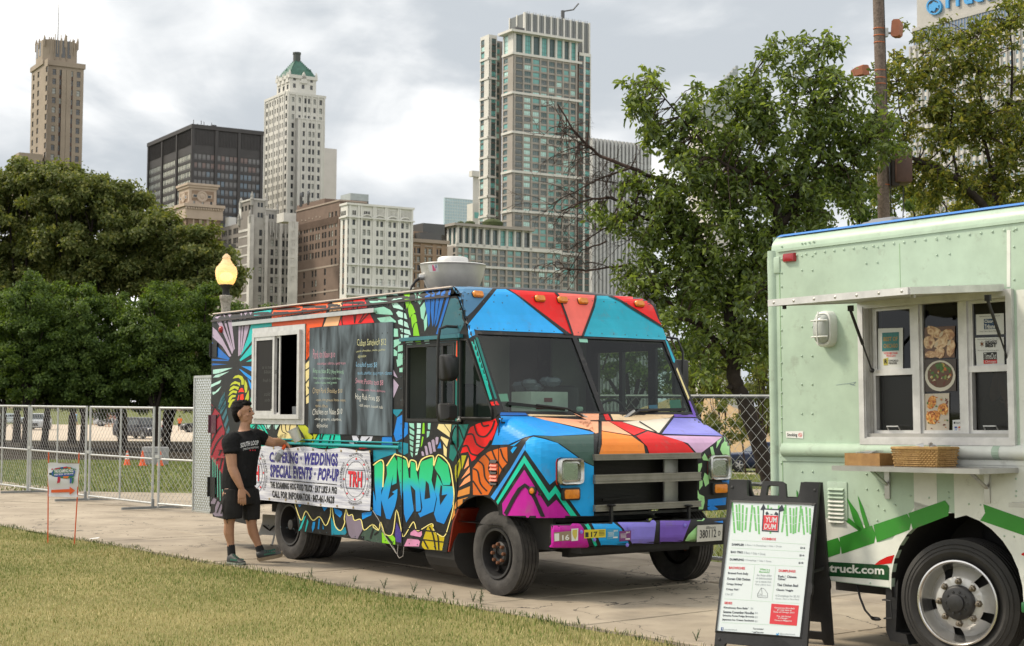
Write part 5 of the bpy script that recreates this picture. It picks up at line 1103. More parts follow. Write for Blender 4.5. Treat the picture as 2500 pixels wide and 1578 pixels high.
art(mu,'''
A LV 100,500 150,545 225,655 330,860 305,870 215,735 97,625 | 150,430 205,425 352,800 340,835 245,610 | 245,455 268,455 358,790 350,805 | 288,440 335,440 374,770 360,785 | 420,465 447,470 434,850 415,862 | 458,478 482,470 452,835 436,850 | 497,470 558,465 472,785 455,825
A LV 130,380 200,360 205,425 150,430 | 225,350 250,350 268,440 243,445 | 285,348 330,345 337,432 290,435 | 440,335 465,330 460,410 430,410 | 485,325 530,320 510,400 480,405 | 545,320 590,315 570,395 545,395
A TQ 575,465 700,440 830,400 830,492 612,520 606,645 442,862 540,610 | 606,690 603,822 442,925 432,905 | 603,880 603,922 510,932 | 610,320 835,282 800,365 590,385
A BC 455,985 600,990 600,1060 | 424,1018 455,1030 600,1130 600,1180 500,1100 | 530,1130 596,1230 596,1312 560,1250
A BL 92,690 130,715 310,890 300,908 88,858 | 86,895 290,908 300,920 90,918 | 90,950 285,962 90,975
A ML 80,1030 345,1005 185,1068 78,1090 | 78,1110 305,1050 172,1122 78,1132 | 78,1150 140,1150 78,1182 | 80,1212 207,1155 190,1195 80,1247 | 85,1305 132,1300 207,1230 172,1292 105,1342
A GO 345,1140 375,1105 420,1093 465,1110 487,1155 485,1215 455,1215 452,1160 420,1128 380,1132 | 312,1232 335,1195 375,1170 440,1190 436,1232 400,1203 350,1208 | 298,1295 320,1250 355,1226 425,1242 415,1282 372,1258 330,1282 | 290,1355 315,1305 350,1282 402,1292 395,1322 352,1312 312,1342 | 288,1425 305,1370 335,1340 387,1342 380,1367 342,1372 307,1440 | 290,1490 312,1420 350,1392 380,1398 345,1425 310,1500 | 495,1148 520,1190 530,1235 525,1302 500,1316 490,1235 | 545,1280 548,1385 520,1442 495,1402 520,1332
A OF 415,1312 430,1275 450,1255 472,1258 488,1305 440,1302 | 398,1425 420,1342 478,1328 486,1425 455,1432
A2 K 432,1330 446,1330 428,1425 414,1425
A TD 252,1300 240,1405 180,1505 160,1505 200,1380 | 262,1410 263,1475 215,1525 192,1525
A TN 570,1370 595,1395 595,1510 560,1510
s A K 10 560,1420 600,1440 | 560,1460 600,1475
D TD 235,15 250,75 180,205 163,182 | 256,90 266,155 200,265 188,235 | 270,180 276,245 230,345 213,305 | 285,270 296,335 255,435 238,395 | 300,400 312,455 280,525 263,485
D DR 80,130 110,170 190,260 250,480 235,560 240,720 262,800 225,1010 70,790 62,240
s D K 20 180,265 130,340 65,430 | 215,400 150,480 75,630 | 232,520 150,620 85,770 | 245,640 200,720 150,840 | 252,760 215,830 190,940 | 120,170 100,220 70,300
s D DG 8 105,800 105,1230 | 130,820 135,1250 | 158,880 165,1290 | 190,960 195,1330 | 220,1010 225,1370
D LP 65,1245 225,1390 238,1580 120,1545 52,1375
s D K 16 110,1270 60,1370 | 160,1310 95,1470 | 200,1360 130,1540 | 225,1420 180,1560
D TN 560,388 640,388 605,440 570,430 | 640,392 722,390 785,505 690,480 640,430 | 655,640 790,640 800,662 655,662
s D K 10 585,430 640,395 700,460 | 640,395 660,480 | 690,390 760,500
D ML 735,388 835,388 805,450 760,440 | 850,390 925,390 890,455 860,440
s D K 9 760,390 785,450 830,390 | 860,390 880,460 930,390
D CM 940,388 1135,390 1120,480 1080,560 920,570 900,520
s D K 9 950,390 960,470 1010,500 | 1000,390 1010,470 1060,490 | 1060,390 1050,470 1110,440
D GO 1150,395 1240,395 1300,450 1300,500 1340,540 1310,600 1250,580 1215,500 1180,450 | 1080,560 1200,590 1235,640 1060,640
B OR 0,272 330,250 290,345 0,385 | 0,410 290,350 262,440 235,545 92,562 88,850 40,965 42,512 0,512
A OR 835,272 1220,225 1200,330 830,395 | 832,412 1215,350 1215,470 832,492
A OR 1262,470 1300,505 1300,850 1262,900
B PE 362,252 492,235 468,345 325,360 | 305,410 445,385 470,400 432,532 252,545
B RD 502,235 765,200 800,310 480,345 | 480,360 800,330 882,495 440,532 475,430
s B K 12 610,220 625,330 640,505 | 690,250 660,380 640,505 | 790,330 740,420 690,500 | 830,370 760,440 710,498 | 530,240 500,330 | 510,380 480,440 490,525
B MG 800,200 1030,162 1072,245 900,262 830,250 | 868,322 1000,300 1080,340 1112,385 1110,402 1000,395 900,388 | 915,440 1080,420 1152,480 1152,495 960,492
B ML 1048,160 1222,130 1230,200 1100,222 | 1088,240 1170,255 1262,345 1120,312 | 1152,375 1180,350 1272,385 1292,455 1182,425 | 1175,470 1210,455 1292,498 1312,565 1182,512 | 1195,565 1320,590 1335,652 1222,612 | 1205,640 1312,655 1302,692 1218,692
B GR 1242,150 1322,138 1345,225 1302,290 1285,330 1258,210 | 1302,300 1330,250 1360,290 1392,370 1345,400 1322,440 1302,360 | 1335,430 1362,385 1395,400 1412,482 1372,510 1352,570 | 1365,570 1385,505 1410,500 1442,660 1365,660
B MG 1368,135 1405,128 1400,240 1380,230 | 1425,125 1490,112 1492,200 1445,275 1418,240 | 1448,312 1502,240 1520,330 1492,465 1462,440
C BL 490,160 565,150 555,560 540,600 500,300 | 580,148 622,140 600,560 590,600 566,400 | 640,138 690,130 640,480 606,590 | 708,125 762,118 650,560 620,610 | 800,125 832,112 800,230 660,690 632,690
C MG 480,525 522,430 522,600 492,655
C TD 832,190 872,172 992,500 962,600 930,668 672,702 705,590 770,370
C TD 680,745 925,722 905,800 680,812 | 690,700 930,672 930,712 690,740
C GR 360,745 432,730 458,832 400,838
C ML 258,785 345,775 375,842 275,838 | 470,722 542,712 556,828 505,832
C MG 110,620 160,625 166,722 110,722 | 110,762 180,750 200,800 110,860 | 162,832 235,822 235,892 160,912 | 110,872 155,905 150,960 110,960 | 160,932 235,925 235,978 160,1022 | 142,1005 235,990 230,1062 155,1095 | 180,1112 235,1098 230,1160 180,1160
C LV 105,1130 158,1232 110,1205 | 105,1240 172,1322 105,1482
C OF 228,745 258,745 250,790 228,800
E BB 355,100 430,58 430,352 340,397 312,305 | 440,160 487,165 487,300 440,352 | 170,342 285,336 302,440 160,440
E TE 302,0 430,0 352,92 305,45 | 357,420 400,402 490,422 490,540 440,562 372,520 | 60,500 340,492 340,548 280,562 160,602 60,652
E MG 502,170 562,172 566,242 512,212 | 507,232 566,272 566,320 512,292 | 507,312 562,342 556,382 512,362 | 510,380 556,402 553,452 514,432 | 512,452 553,472 551,522 518,505 | 518,522 549,542 547,592 528,572
E ML 600,168 650,172 646,232 600,230 | 600,242 645,245 643,302 596,300 | 596,315 641,318 638,366 592,364 | 592,378 637,380 634,410 588,414 | 588,430 632,424 628,466 586,470 | 586,485 622,480 612,520 582,525 | 580,540 612,530 600,560 577,568
E GR 672,168 692,168 694,300 662,300 | 664,335 682,340 664,440 645,475
E MG 735,170 770,170 762,250 735,242 | 722,270 760,268 748,330 722,352
E CM 868,180 930,182 1005,290 1005,345 850,235 | 940,182 1025,184 1014,285 | 900,332 992,372 970,465 892,355 | 925,430 970,490 965,592 932,560
E LV 828,352 845,338 867,345 860,425 832,440 | 778,385 800,368 815,380 832,520 802,525 | 733,412 755,400 770,412 792,540 762,552 | 693,455 712,448 724,462 742,560 712,570 | 653,522 672,518 684,535 692,572 662,575
E BB 890,395 902,480 850,482
E GT 1040,192 1240,182 1165,400 1045,645 998,600 1020,335
s E K 16 1120,210 1155,310 1185,390 | 1055,420 1100,520 1125,580 | 1108,190 1112,470
K RD 210,365 300,320 440,290 480,270 498,330 470,430 425,520 350,600 290,650 262,700 225,725 205,660 188,622 110,638 150,510
s K K 17 255,340 290,440 370,460 440,380 470,290 | 175,440 240,440 280,540 370,580 430,500 | 125,570 180,560 220,640 300,665 | 330,310 350,350 410,340
E OL 1070,702 1110,640 1130,602 1146,722 1112,832 1085,902 1068,802 | 1150,570 1212,568 1155,745
s E K 9 1120,650 1090,830
E LO 1237,590 1242,692 1180,742 | 1250,710 1252,782 1145,862 | 1256,812 1260,885 1120,962 1190,862
E BN 1256,950 1250,1042 1100,1085 1112,1008 | 1232,1082 1200,1132 1060,1242 1060,1202 1090,1122 | 1052,1242 1112,1230 1060,1322 1028,1375
K OT 235,800 330,680 400,625 470,600 540,580 602,572 607,740 550,800 520,862 400,1080 310,1082 240,1080
s K K 16 240,800 290,830 320,960 390,1040 | 300,720 350,770 370,900 440,985 | 370,650 420,720 410,820 480,930 | 440,600 480,700 520,760 560,830 | 530,590 560,680 605,740 | 240,930 280,990 330,1070
s E YL 15 60,690 155,625 190,690 180,960 | 225,700 320,560 350,560 470,605 500,720 520,630 590,650 605,760 660,620 800,575 810,700 865,560 1000,680 1050,940 1060,1060 1050,1180
E2 GF 75,690 155,640 185,692 180,960 160,1000 155,1322 80,1292 60,1250 60,1000 95,1150 77,900
E2 GF 225,712 320,582 355,642 348,912 290,937 310,792 242,1112 322,1042 292,1022 360,982 356,1082 330,1202 270,1360 220,1350 150,1090 232,802
E2 GF 360,582 470,632 490,742 500,842 520,852 524,642 576,662 612,852 632,942 652,1232 630,1262 590,1262 580,1002 520,932 562,1252 468,1400 440,1282 432,1002 410,1112 386,902 360,722
E2 GF 640,682 662,642 800,592 800,742 780,872 842,1092 806,1262 640,1335 615,1282 652,1272 668,1212 622,872
E3 K 712,880 747,922 766,1092 695,1112
E2 GF 820,722 865,585 985,685 1020,892 1005,935 922,935 890,832 852,782
E2 GF 850,802 900,900 920,942 1050,952 1055,1052 1035,1202 935,1418 845,1385 812,1292 850,1102 820,1012
E3 K 895,930 915,950 908,1062 976,1048 888,1182 878,1062
F TQ 440,500 458,440 472,432 462,520 | 450,592 518,420 545,400 475,597 | 530,597 560,440 576,480 540,600
F AS 600,622 630,480 660,480 640,622 | 680,632 703,440 716,440 702,635 | 750,640 752,500 776,640
F TE 860,642 850,410 905,520 975,592 1030,540 1062,682 870,662
F LP 1030,420 1050,350 1075,405 1122,400 1145,460 1225,455 1252,562 1180,690 1085,690
F FG 1250,602 1370,530 1450,578 1480,560 1480,738 1190,702
s F K 22 1380,560 1340,690 | 1440,600 1390,640
F BC 1235,370 1360,350 1352,395 1240,450 | 880,300 990,350 992,385 965,425 905,375 | 740,285 812,300 770,350 | 440,260 490,265 465,300
G GR 165,602 200,642 300,642 330,682 330,760 168,738
G PP 345,480 402,600 406,740 340,722 328,640
s G K 26 220,650 300,750
G PN 520,612 570,572 612,612 660,592 662,640 640,667 515,642 | 480,690 600,680 637,722 625,782 440,780
G YG 640,812 690,650 730,540 788,510 860,622 940,672 910,832
s G K 18 680,700 740,810 | 755,540 800,640 832,820 | 805,540 858,650 872,825
s F YL 11 410,260 485,460 545,345 630,460 715,415 790,525 845,410 852,300 | 870,300 905,520 975,585 1025,490 1020,430 1042,320
s F YL 11 1045,330 1070,400 1120,390 1145,460 1225,450 1265,580 1370,510 1450,575 1470,480 1520,640
s G YL 11 0,545 55,510 65,545 130,580 150,485 195,620 300,625 350,330 410,590 440,660 545,490 575,505 615,590 785,500 815,590 935,660 1000,500 1050,300 1060,100
H GO 705,130 760,190 960,202 1080,190 1180,0 1100,0 1112,90 1050,188 960,168 905,60 850,170
H TN 1120,152 1212,0 1600,0 1622,200 1560,268 1030,250 1042,210
s H K 24 1240,0 1215,220 | 1430,20 1380,220 1330,280 | 1500,20 1455,240 | 1300,0 1270,60 1240,200
H WL 1820,30 1940,30 1960,130 1900,170 1840,112 | 1990,40 2210,40 2180,130 2050,150 1962,130 | 1770,150 1850,130 1870,200 1770,172
s H K 18 1920,30 2000,160 | 1990,40 1930,160 | 2150,60 2080,130
H RD 1950,250 2070,240 2110,270 1960,280
H CM 440,60 520,0 640,0 560,130
B CM 85,955 85,1480 40,1502 30,1010
s B K 12 30,1090 85,1050 | 60,1290 85,1330 | 30,1250 85,1180 | 30,1420 85,1370
''')
HS=(('mural_paint',o_body),('pillar_paint',o_pil),('hood_paint',o_nose),('bumper_paint',o_bump));mu.build('side_mural',HS)
mf=Mural(step=5,lift=.0026)
art(mf,'''
I SD 20,60 100,45 520,75 270,360 180,440 150,330 70,120
I K 520,75 570,85 210,520 175,490 185,440 270,360
I SB 570,86 680,86 800,150 1400,632 320,592 290,578 302,650 235,688 205,540 240,490
I2 K 680,84 722,92 872,185 1490,648 1420,652 800,150
I RD 720,90 1290,130 1340,190 1420,400 1500,636 1480,642 1250,470 870,190
s I K 24 1290,128 1340,190 1420,400 1505,650
J PK 0,117 410,142 390,260 280,560 265,583 180,580 60,240 20,150
s J K 22 420,140 395,260 285,560 272,585
J CY 432,147 560,150 690,210 1150,500 1188,600 1185,628 292,588 410,270
J RD 590,150 920,163 990,200 1050,270 1100,400 1140,468 840,280 700,195
s J K 20 560,148 690,205 800,280 1147,492
J CY 1178,630 1200,640 1287,850 1280,880 1265,872
J CM 1308,930 1442,1260 1432,1285 1298,950
J V2 1432,1290 1452,1300 1512,1440 1488,1462
I TG 262,735 298,705 520,1442 490,1455
I GT 304,684 335,682 572,1438 545,1446
I RD 495,1478 570,1470 602,1520 512,1522
K SL 515,275 530,248 850,252 1000,290 1520,422 1510,437 1080,460 880,450 790,470 620,545 440,550 500,370 520,300
K BL 530,207 790,212 820,240 520,240
K P2 882,256 1480,292 1520,402 1000,290
K CC 812,226 1330,240 1330,250 840,250
K AS 635,560 700,528 750,500 680,560 | 640,610 670,570 710,570 660,640
K DK 882,456 1082,463 1515,442 1515,770 1430,730 1160,540 1000,480
K AS 880,467 1000,492 1130,532 1430,742 1515,777 1515,1322 1392,1322 1200,1052 1112,922 1050,972 795,605 800,520 840,480
K LF 792,540 795,600 465,1135 430,1102 640,800
K TU 785,662 1045,1062 1110,982 1180,1092 1350,1322 1282,1322 1110,1062 1040,1142 785,742 505,1182 488,1152
K MA 785,812 1030,1212 1120,1132 1282,1322 900,1325 560,1305 550,1172
s K K 40 575,1310 795,975 985,1320
L P2 0,187 230,192 230,296 205,302 40,192 | 262,192 330,192 540,318 262,275
L PO 262,282 540,326 650,402 665,496 235,500 262,400
L RD 332,190 450,195 670,275 560,318 | 582,325 690,282 1000,370 1060,412 1130,490 705,495 680,420
L CW 456,195 880,160 915,160 800,298 670,265
s L K 9 610,195 770,292
s L K 16 922,150 800,302
L VP 930,157 1145,162 1380,323 820,305
L PL 830,320 1380,332 1180,482 1180,522 1150,490 1060,392
L MT 1392,330 1440,370 1482,420 1490,480 1450,512 1392,515 1358,450 1372,400 1400,370 | 1330,372 1380,342 1322,440 | 1265,430 1290,420 1312,512 1280,502 | 1190,522 1215,482 1252,552 1202,547
L MT 1145,582 1190,572 1190,602 1155,702 1145,692 | 1215,662 1250,692 1255,762 1220,792 1200,722 | 1165,742 1195,732 1195,782 1165,822 | 1150,822 1165,862 1210,882 1215,932 1195,1022 1150,1032
L BB 1370,732 1445,682 1440,762 1400,792 | 1245,912 1415,892 1410,962 1242,972 | 1242,982 1290,962 1342,1002 1242,1022 | 1455,642 1485,562 1492,702
L P2 0,117 235,117 235,178 130,180
L RD 275,117 320,120 350,180 300,180
L CC 342,122 930,127 915,153 670,183 560,183 370,178
L V2 930,122 1130,128 1140,150 935,148
s L K 12 230,185 255,200 240,330 225,500
M MA 1112,428 1595,417 1650,492 1730,742 1160,742 1108,600
M TU 1642,407 1697,407 1742,480 1840,737 1802,737 1700,492
L AS 158,1117 350,1112 440,1182 530,1347 265,1357 200,1202
L V1 392,1112 750,1097 765,1132 740,1337 557,1342 462,1182
L V2 802,1092 1090,1082 1080,1122 1005,1312 797,1332
L MT 1122,1082 1240,1077 1200,1112 1140,1112 | 1150,1152 1145,1302 1022,1312 1062,1240
L BB 1300,1120 1385,1110 1385,1130
''')
mf.build('front_mural',HS)
def on1(x,y,o=.003):
 h=hit1(x,y);return h[0]+h[1]*o if h else None
def sidept(x,y,v=-.004):
 d=R1i@ray(x,y);t=(v-CL1.y)/d.y;return CL1+d*t
def frontpt(x,y,u=6.80):
 d=R1i@ray(x,y);t=(u-CL1.x)/d.x;return CL1+d*t
# seams, drip rails, rub rails, rivets
mb=MB().box(.62,3.86,-.035,0,2.685,2.705);mb.box(.62,3.86,-.04,-.03,2.685,2.73);mb.build('awning_rail',alu,T1)
for(x0,x1,z0,z1,nm,m)in((.0,5.2,2.765,2.785,'drip_rail',paint('4a4546')),):mb=MB().box(x0,x1,-.018,.0,z0,z1);mb.build(nm,m,T1)
tr=MB();tr.bar((0,.03,2.868),(5.2,.03,2.868),.05,.012);tr.build('roof_trim',mat('white_trim',(.75,.62,.55),.45,col2=(.55,.50,.47),vscale=2.5),T1)  # trim strip whose pale colour paints in the highlight along the roof edge
mb=MB().tube([(1.3,-.012,1.305),(4.33,-.012,1.305)],.017,8);mb.tube([(1.3,-.012,1.35),(4.33,-.012,1.35)],.008,6);mb.build('rub_rail',paint('3f8f93'),T1)
sm=MB()
for u,z0,z1 in((4.375,.33,2.75),(5.335,.75,2.36),(4.40,1.5,2.36)):sm.box(u-.007,u+.007,-.006,.001,z0,z1)
sm.box(4.38,5.33,-.006,.001,2.335,2.35);sm.box(4.38,5.20,-.005,.001,.50,.512);sm.box(4.38,5.20,-.005,.001,.41,.42);sm.box(5.995,6.005,-.004,.002,.76,1.60);sm.build('panel_seam',black,T1)
mb=MB().box(4.36,5.42,-.045,0,2.365,2.40);mb.build('door_header',paint('3f6a74'),T1)
rv=MB()
def rivet(p,n,r=.008):M_=V(n).to_track_quat('Z','Y').to_matrix().to_4x4();rv.lathe([(r,0),(r*.75,r*.55),(.0005,r*.8)],6,MX.Translation(p)@M_)
for u in np.linspace(.08,5.1,50):rivet((u,-.001,2.75),(0,-1,0))
for z in np.linspace(.6,2.6,18):rivet((.04,-.001,z),(0,-1,0));rivet((4.34,-.001,z),(0,-1,0))
for u in np.linspace(1.4,5.1,26):rivet((u,-.001,.36),(0,-1,0))
for v in np.linspace(.1,W1-.1,16):
 for x,z in((5.355,2.765+.03),(5.508,2.455)):rivet((x+.004,v,z),(.8,0,.5))
for x,y in((1123,755),(1128,762),(1133,753),(1137,760),(1118,740),(1130,722),(1135,715),(1122,768),(1139,735),(1132,795),(1117,795),(1124,795),(1180,738),(1205,738),(1226,740)):
 h=hit1(x,y);
 if h:rivet(h[0]+h[1]*.002,h[1])
tag(rv.build('rivet_rows',[paint('4c5a60')],T1),kind='stuff')
# roof clearance lamps, side marker lamps
amb=mat('amber_lens',(.75,.26,.015),.25,spec=.6,col2=(.55,.15,.01),vscale=25);redl=mat('red_lens',(.30,.012,.02),.2,spec=.6)
for(x,y)in((1165,721),(1316,731),(1371,734),(1421,737),(1559,744)):
 h=hit1(x,y);n=h[1];t=V((0,1,0));up=n.cross(t).normalized();M_=MX(((t.x,up.x,n.x,h[0].x),(t.y,up.y,n.y,h[0].y),(t.z,up.z,n.z,h[0].z),(0,0,0,1)))
 mb=MB();mb.m=1;pr=[(-.062,-.022),(-.05,-.034),(.05,-.034),(.062,-.022),(.062,.022),(.05,.034),(-.05,.034),(-.062,.022)]
 mb.loft([[M_@V((a,b,c))for a,b in pr]for c in(-.01,.012)]);mb.m=0;mb.loft([[M_@V((a*k,b*k,c))for a,b in pr]for k,c in((.95,.008),(.92,.03),(.75,.042))]);mb.build('clearance_lamp',[amb,blkp],T1,smooth=45)
p=sidept(541,805,0);mb=MB().lathe([(.042,0),(.042,.014),(.03,.03),(.001,.036)],14,MX.Translation(p)@MX.Rotation(PI/2,4,'X'));mb.build('marker_lamp',redl,T1,smooth=45)
# --- rear door, standing open at the back (tread plate inside)
def tread_mat():
 m=mat('tread_plate',(.52,.54,.55),.35,.8);nt=m.node_tree;N=nt.nodes;L=nt.links;b=N['Principled BSDF'];tc=N.new('ShaderNodeTexCoord')
 def wv(ang):
  mp=N.new('ShaderNodeMapping');mp.inputs['Rotation'].default_value=(0,ang,0);L.new(tc.outputs['Object'],mp.inputs[0]);w=N.new('ShaderNodeTexWave');w.inputs['Scale'].default_value=7;w.inputs['Distortion'].default_value=0;L.new(mp.outputs[0],w.inputs[0]);return w.outputs['Fac']
 mx=N.new('ShaderNodeMath');mx.operation='MULTIPLY';L.new(wv(.78),mx.inputs[0]);L.new(wv(-.78),mx.inputs[1]);bp=N.new('ShaderNodeBump');bp.inputs['Strength'].default_value=.5;bp.inputs['Distance'].default_value=.008
 L.new(mx.outputs[0],bp.inputs['Height']);L.new(bp.outputs[0],b.inputs['Normal']);return m
mb=MB().box(-.50,-.012,.02,.06,.43,2.08);rd=mb.build('rear_door',tread_mat(),T1)
mb=MB().box(-.52,-.012,.01,.07,2.08,2.11);mb.box(-.525,-.50,.01,.07,.42,2.11);mb.box(-.52,-.012,.01,.07,.41,.43);mb.build('edge_trim',alu,rd)
stud=MB()
for i in range(7):
 for j in range(46):
  x=-.475+i*.068+(.034 if j%2 else 0);z=.46+j*.035
  if x<-.03:s=1 if(i+j)%2 else-1;stud.add([(x-.014,.018,z-.007*s),(x,.0165,z-.004),(x+.014,.018,z+.007*s),(x,.0165,z+.004)],[(0,1,2,3)])
tag(stud.build('tread_studs',alu,rd,fix=False),kind='stuff')
for z0,z1 in((2.33,2.5),(1.4,1.62),(.62,.86)):mb=MB().box(-.02,.17,-.014,0,z0,z1);mb.tube([(.0,-.018,z0),(.0,-.018,z1)],.016,8);mb.build('door_hinge',paint('4e2e3a')if z0<1.5 and z0>1 else black,T1)
mb=MB().box(.22,.50,-.03,0,1.20,1.235);mb.box(.22,.50,-.03,0,1.10,1.125);mb.build('latch_bar',paint('8a303a'),T1)
# --- serving window
sw=MB()
def ring(mb,u0,u1,z0,z1,w,y0,y1):mb.box(u0,u1,y0,y1,z1-w,z1);mb.box(u0,u1,y0,y1,z0,z0+w);mb.box(u0,u0+w,y0,y1,z0+w,z1-w);mb.box(u1-w,u1,y0,y1,z0+w,z1-w)
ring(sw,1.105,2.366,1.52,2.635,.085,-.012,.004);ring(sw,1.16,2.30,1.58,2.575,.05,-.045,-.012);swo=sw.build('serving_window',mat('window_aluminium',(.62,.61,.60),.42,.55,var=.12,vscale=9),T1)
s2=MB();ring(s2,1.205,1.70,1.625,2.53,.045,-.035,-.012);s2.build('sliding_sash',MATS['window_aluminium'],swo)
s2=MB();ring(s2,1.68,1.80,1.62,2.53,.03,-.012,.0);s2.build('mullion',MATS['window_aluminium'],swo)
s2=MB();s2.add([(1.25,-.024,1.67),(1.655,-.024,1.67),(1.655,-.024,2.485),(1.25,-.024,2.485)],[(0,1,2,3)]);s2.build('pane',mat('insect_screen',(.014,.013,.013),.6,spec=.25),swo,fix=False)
chm=mat('faint_chalk',(.075,.075,.075),.9)
ctx=MB()
for t,y0,x0,x1,h in(('as is menu',893,640,668,8),('sauces',905,644,675,7),('fresh herbs',925,642,672,8),('cold',958,645,660,9),('soda $2',973,646,668,9)):text_mb(ctx,t,quadfn((x0,y0),(x1,y0-1),(x1,y0+h),(x0,y0+h),lambda x,y:sidept(x,y,-.026)),shear=.15)
ctx.build('chalk_note',chm,swo,fix=False);
s2=MB();s2.add([sidept(x,y,-.027)for x,y in((661,999),(670,998),(670,1008),(661,1009))],[(0,1,2,3)]);s2.build('sticker',mat('sticker_grey',(.35,.36,.35),.6),swo,fix=False)
# inside the kitchen
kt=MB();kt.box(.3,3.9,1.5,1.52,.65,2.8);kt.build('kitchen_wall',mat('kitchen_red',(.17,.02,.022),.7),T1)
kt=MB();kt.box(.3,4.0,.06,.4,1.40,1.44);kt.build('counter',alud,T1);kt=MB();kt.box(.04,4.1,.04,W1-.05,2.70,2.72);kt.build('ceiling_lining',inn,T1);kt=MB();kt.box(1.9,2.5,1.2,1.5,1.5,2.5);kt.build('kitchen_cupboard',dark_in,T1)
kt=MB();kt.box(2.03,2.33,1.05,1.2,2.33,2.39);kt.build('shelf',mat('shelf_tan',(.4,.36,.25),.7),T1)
kt=MB()
for i in range(5):kt.lathe([(.045,0),(.05,.12)],10,MX.Translation((1.86+i*.085,.17,1.6)),cap=True)
kt.build('cup_row',mat('cup_plastic',(.30,.31,.31),.4),T1)
kt=MB()
for i in range(5):kt.ball((1.84+.012*(i%2),.25,1.72+i*.12),(.05,.05,.06),8)
kt.build('hanging_bags',mat('bag_white',(.34,.33,.31),.7),T1,smooth=True)
# --- chalkboard panel with its writing
def chalk_mat():
 m=mat('chalk_slate',(.045,.053,.06),.9,spec=.1);nt=m.node_tree;N=nt.nodes;L=nt.links;tc=N.new('ShaderNodeTexCoord');mp=N.new('ShaderNodeMapping');mp.inputs['Scale'].default_value=(3.2,1,.75);L.new(tc.outputs['Object'],mp.inputs[0])
 n=N.new('ShaderNodeTexNoise');n.inputs['Scale'].default_value=1.6;n.inputs['Detail'].default_value=6;n.inputs['Distortion'].default_value=.4;L.new(mp.outputs[0],n.inputs[0]);r=N.new('ShaderNodeValToRGB');L.new(n.outputs[0],r.inputs[0])
 e=r.color_ramp.elements;e[0].position=.40;e[0].color=(.030,.034,.038,1);e[1].position=.66;e[1].color=(.17,.215,.25,1);L.new(r.outputs[0],N['Principled BSDF'].inputs['Base Color']);return m
P_=[sidept(x,y,0)for x,y in((758,801),(961,786),(959,1065),(755,1058))]
mb=MB();a=[V((p.x,-.012,p.z))for p in P_];b_=[V((p.x,0.0,p.z))for p in P_];mb.add(a+b_,[(0,1,2,3),(0,4,5,1),(1,5,6,2),(2,6,7,3),(3,7,4,0)]);chb=mb.build('chalkboard',chalk_mat(),T1)
mb=MB()
for x,y in((789,804),(800,803),(788,851),(799,850),(787,898),(799,897),(787,945),(799,944),(869,846),(872,820),(884,819),(896,817),(908,816),(920,815),(933,814),(946,813),(866,895),(866,943),(1028-80,1034),(795,990)):q=sidept(x,y,-.013);mb.lathe([(.008,0),(.0005,.003)],7,MX.Translation(q)@MX.Rotation(PI/2,4,'X'))
mb.build('screw',black,chb)
CH=dict(p='c48fa0',g='98bfa8',t='b8a888',w='d2d2cc',y='c6c698',b='82b0d0')
lines=[('B','Pork on Naan $10','p',122,825,395,868,965,930),('B','-cucumber, cilantro, spicy mayo','p',170,985,525,978,1032,1022),('B','Kimp on Naan $12 (Very limited)','g',122,1062,500,1085,1140,1140),('B','-soup, marinate pork, curry mayo','g',122,1160,470,1170,1205,1208),('B','cojita cheese and greens','g',145,1222,415,1225,1262,1262),('B','Crispy Pork Shoulder $10','t',118,1295,485,1320,1390,1385),('B','-naan, mix greens, house mayo,','t',160,1430,525,1438,1478,1482),('D','-sumac, cilantro','t',1365,130,1520,140,180,185),('D','Chicken on Naan $10','w',1332,190,1700,195,280,275),('D','-mix greens, cilantro,','w',1360,300,1690,310,350,355),('D','dijonaise','w',1385,370,1520,375,440,440),('B','Cuban Sandwich $12','y',668,705,1025,690,800,782),('B','-pork shoulder, swiss, pickles','y',655,838,1015,815,870,848),('B','dijonaise','y',678,895,780,890,945,930),('B','Loaded tots $8','b',655,985,915,985,1050,1060),('B','-pork, cheddar, spicy mayo, cilantro','b',670,1100,1098,1095,1150,1155),('B','Sweet Potato tots $8','p',648,1180,990,1210,1255,1285),('B','-cheese curds, herbs, dijonnaise','p',670,1310,1015,1330,1345,1368),('B','Hog Rub Fries $5','w',645,1370,945,1410,1465,1490),('B','-dill mayo, house rub','w',690,1500,985,1520,1545,1575)]
for(cr,t,c,x0,y0,x1,y1,y2,y3)in lines:
 q=[(CR[cr][0]+x/CR[cr][2],CR[cr][1]+y/CR[cr][2])for x,y in((x0,y0),(x1,y1),(x1,y3),(x0,y2))];mb=MB();f0=quadfn(*q,lambda x,y:sidept(x,y,-.0135));wig=random.Random(len(t));ph=wig.uniform(0,6)
 text_mb(mb,t,lambda s,u,f0=f0,ph=ph:f0(s,u+.05*math.sin(s*17+ph)+.04*math.sin(s*41+ph)),shear=.12,bold=-.006);mb.build('chalk_line',mat('chalk_'+c,hx(CH[c]),.95),chb,fix=False)
# --- vinyl banner hung from the rub rail (a thing of its own)
def wood_mat():
 m=mat('banner_vinyl',(.55,.56,.62),.6);nt=m.node_tree;N=nt.nodes;L=nt.links;tc=N.new('ShaderNodeTexCoord');mp=N.new('ShaderNodeMapping');mp.inputs['Scale'].default_value=(1.2,1,14);L.new(tc.outputs['Object'],mp.inputs[0])
 n=N.new('ShaderNodeTexNoise');n.inputs['Scale'].default_value=2.2;n.inputs['Detail'].default_value=6;L.new(mp.outputs[0],n.inputs[0]);r=N.new('ShaderNodeValToRGB');L.new(n.outputs[0],r.inputs[0]);e=r.color_ramp.elements;e[0].position=.36;e[0].color=(.40,.41,.50,1);e[1].position=.62;e[1].color=(.68,.69,.74,1)
 L.new(r.outputs[0],N['Principled BSDF'].inputs['Base Color']);return m
BN=thing('vinyl_banner','white vinyl catering banner hung along the painted truck\'s side below its window','banner',M=M1)
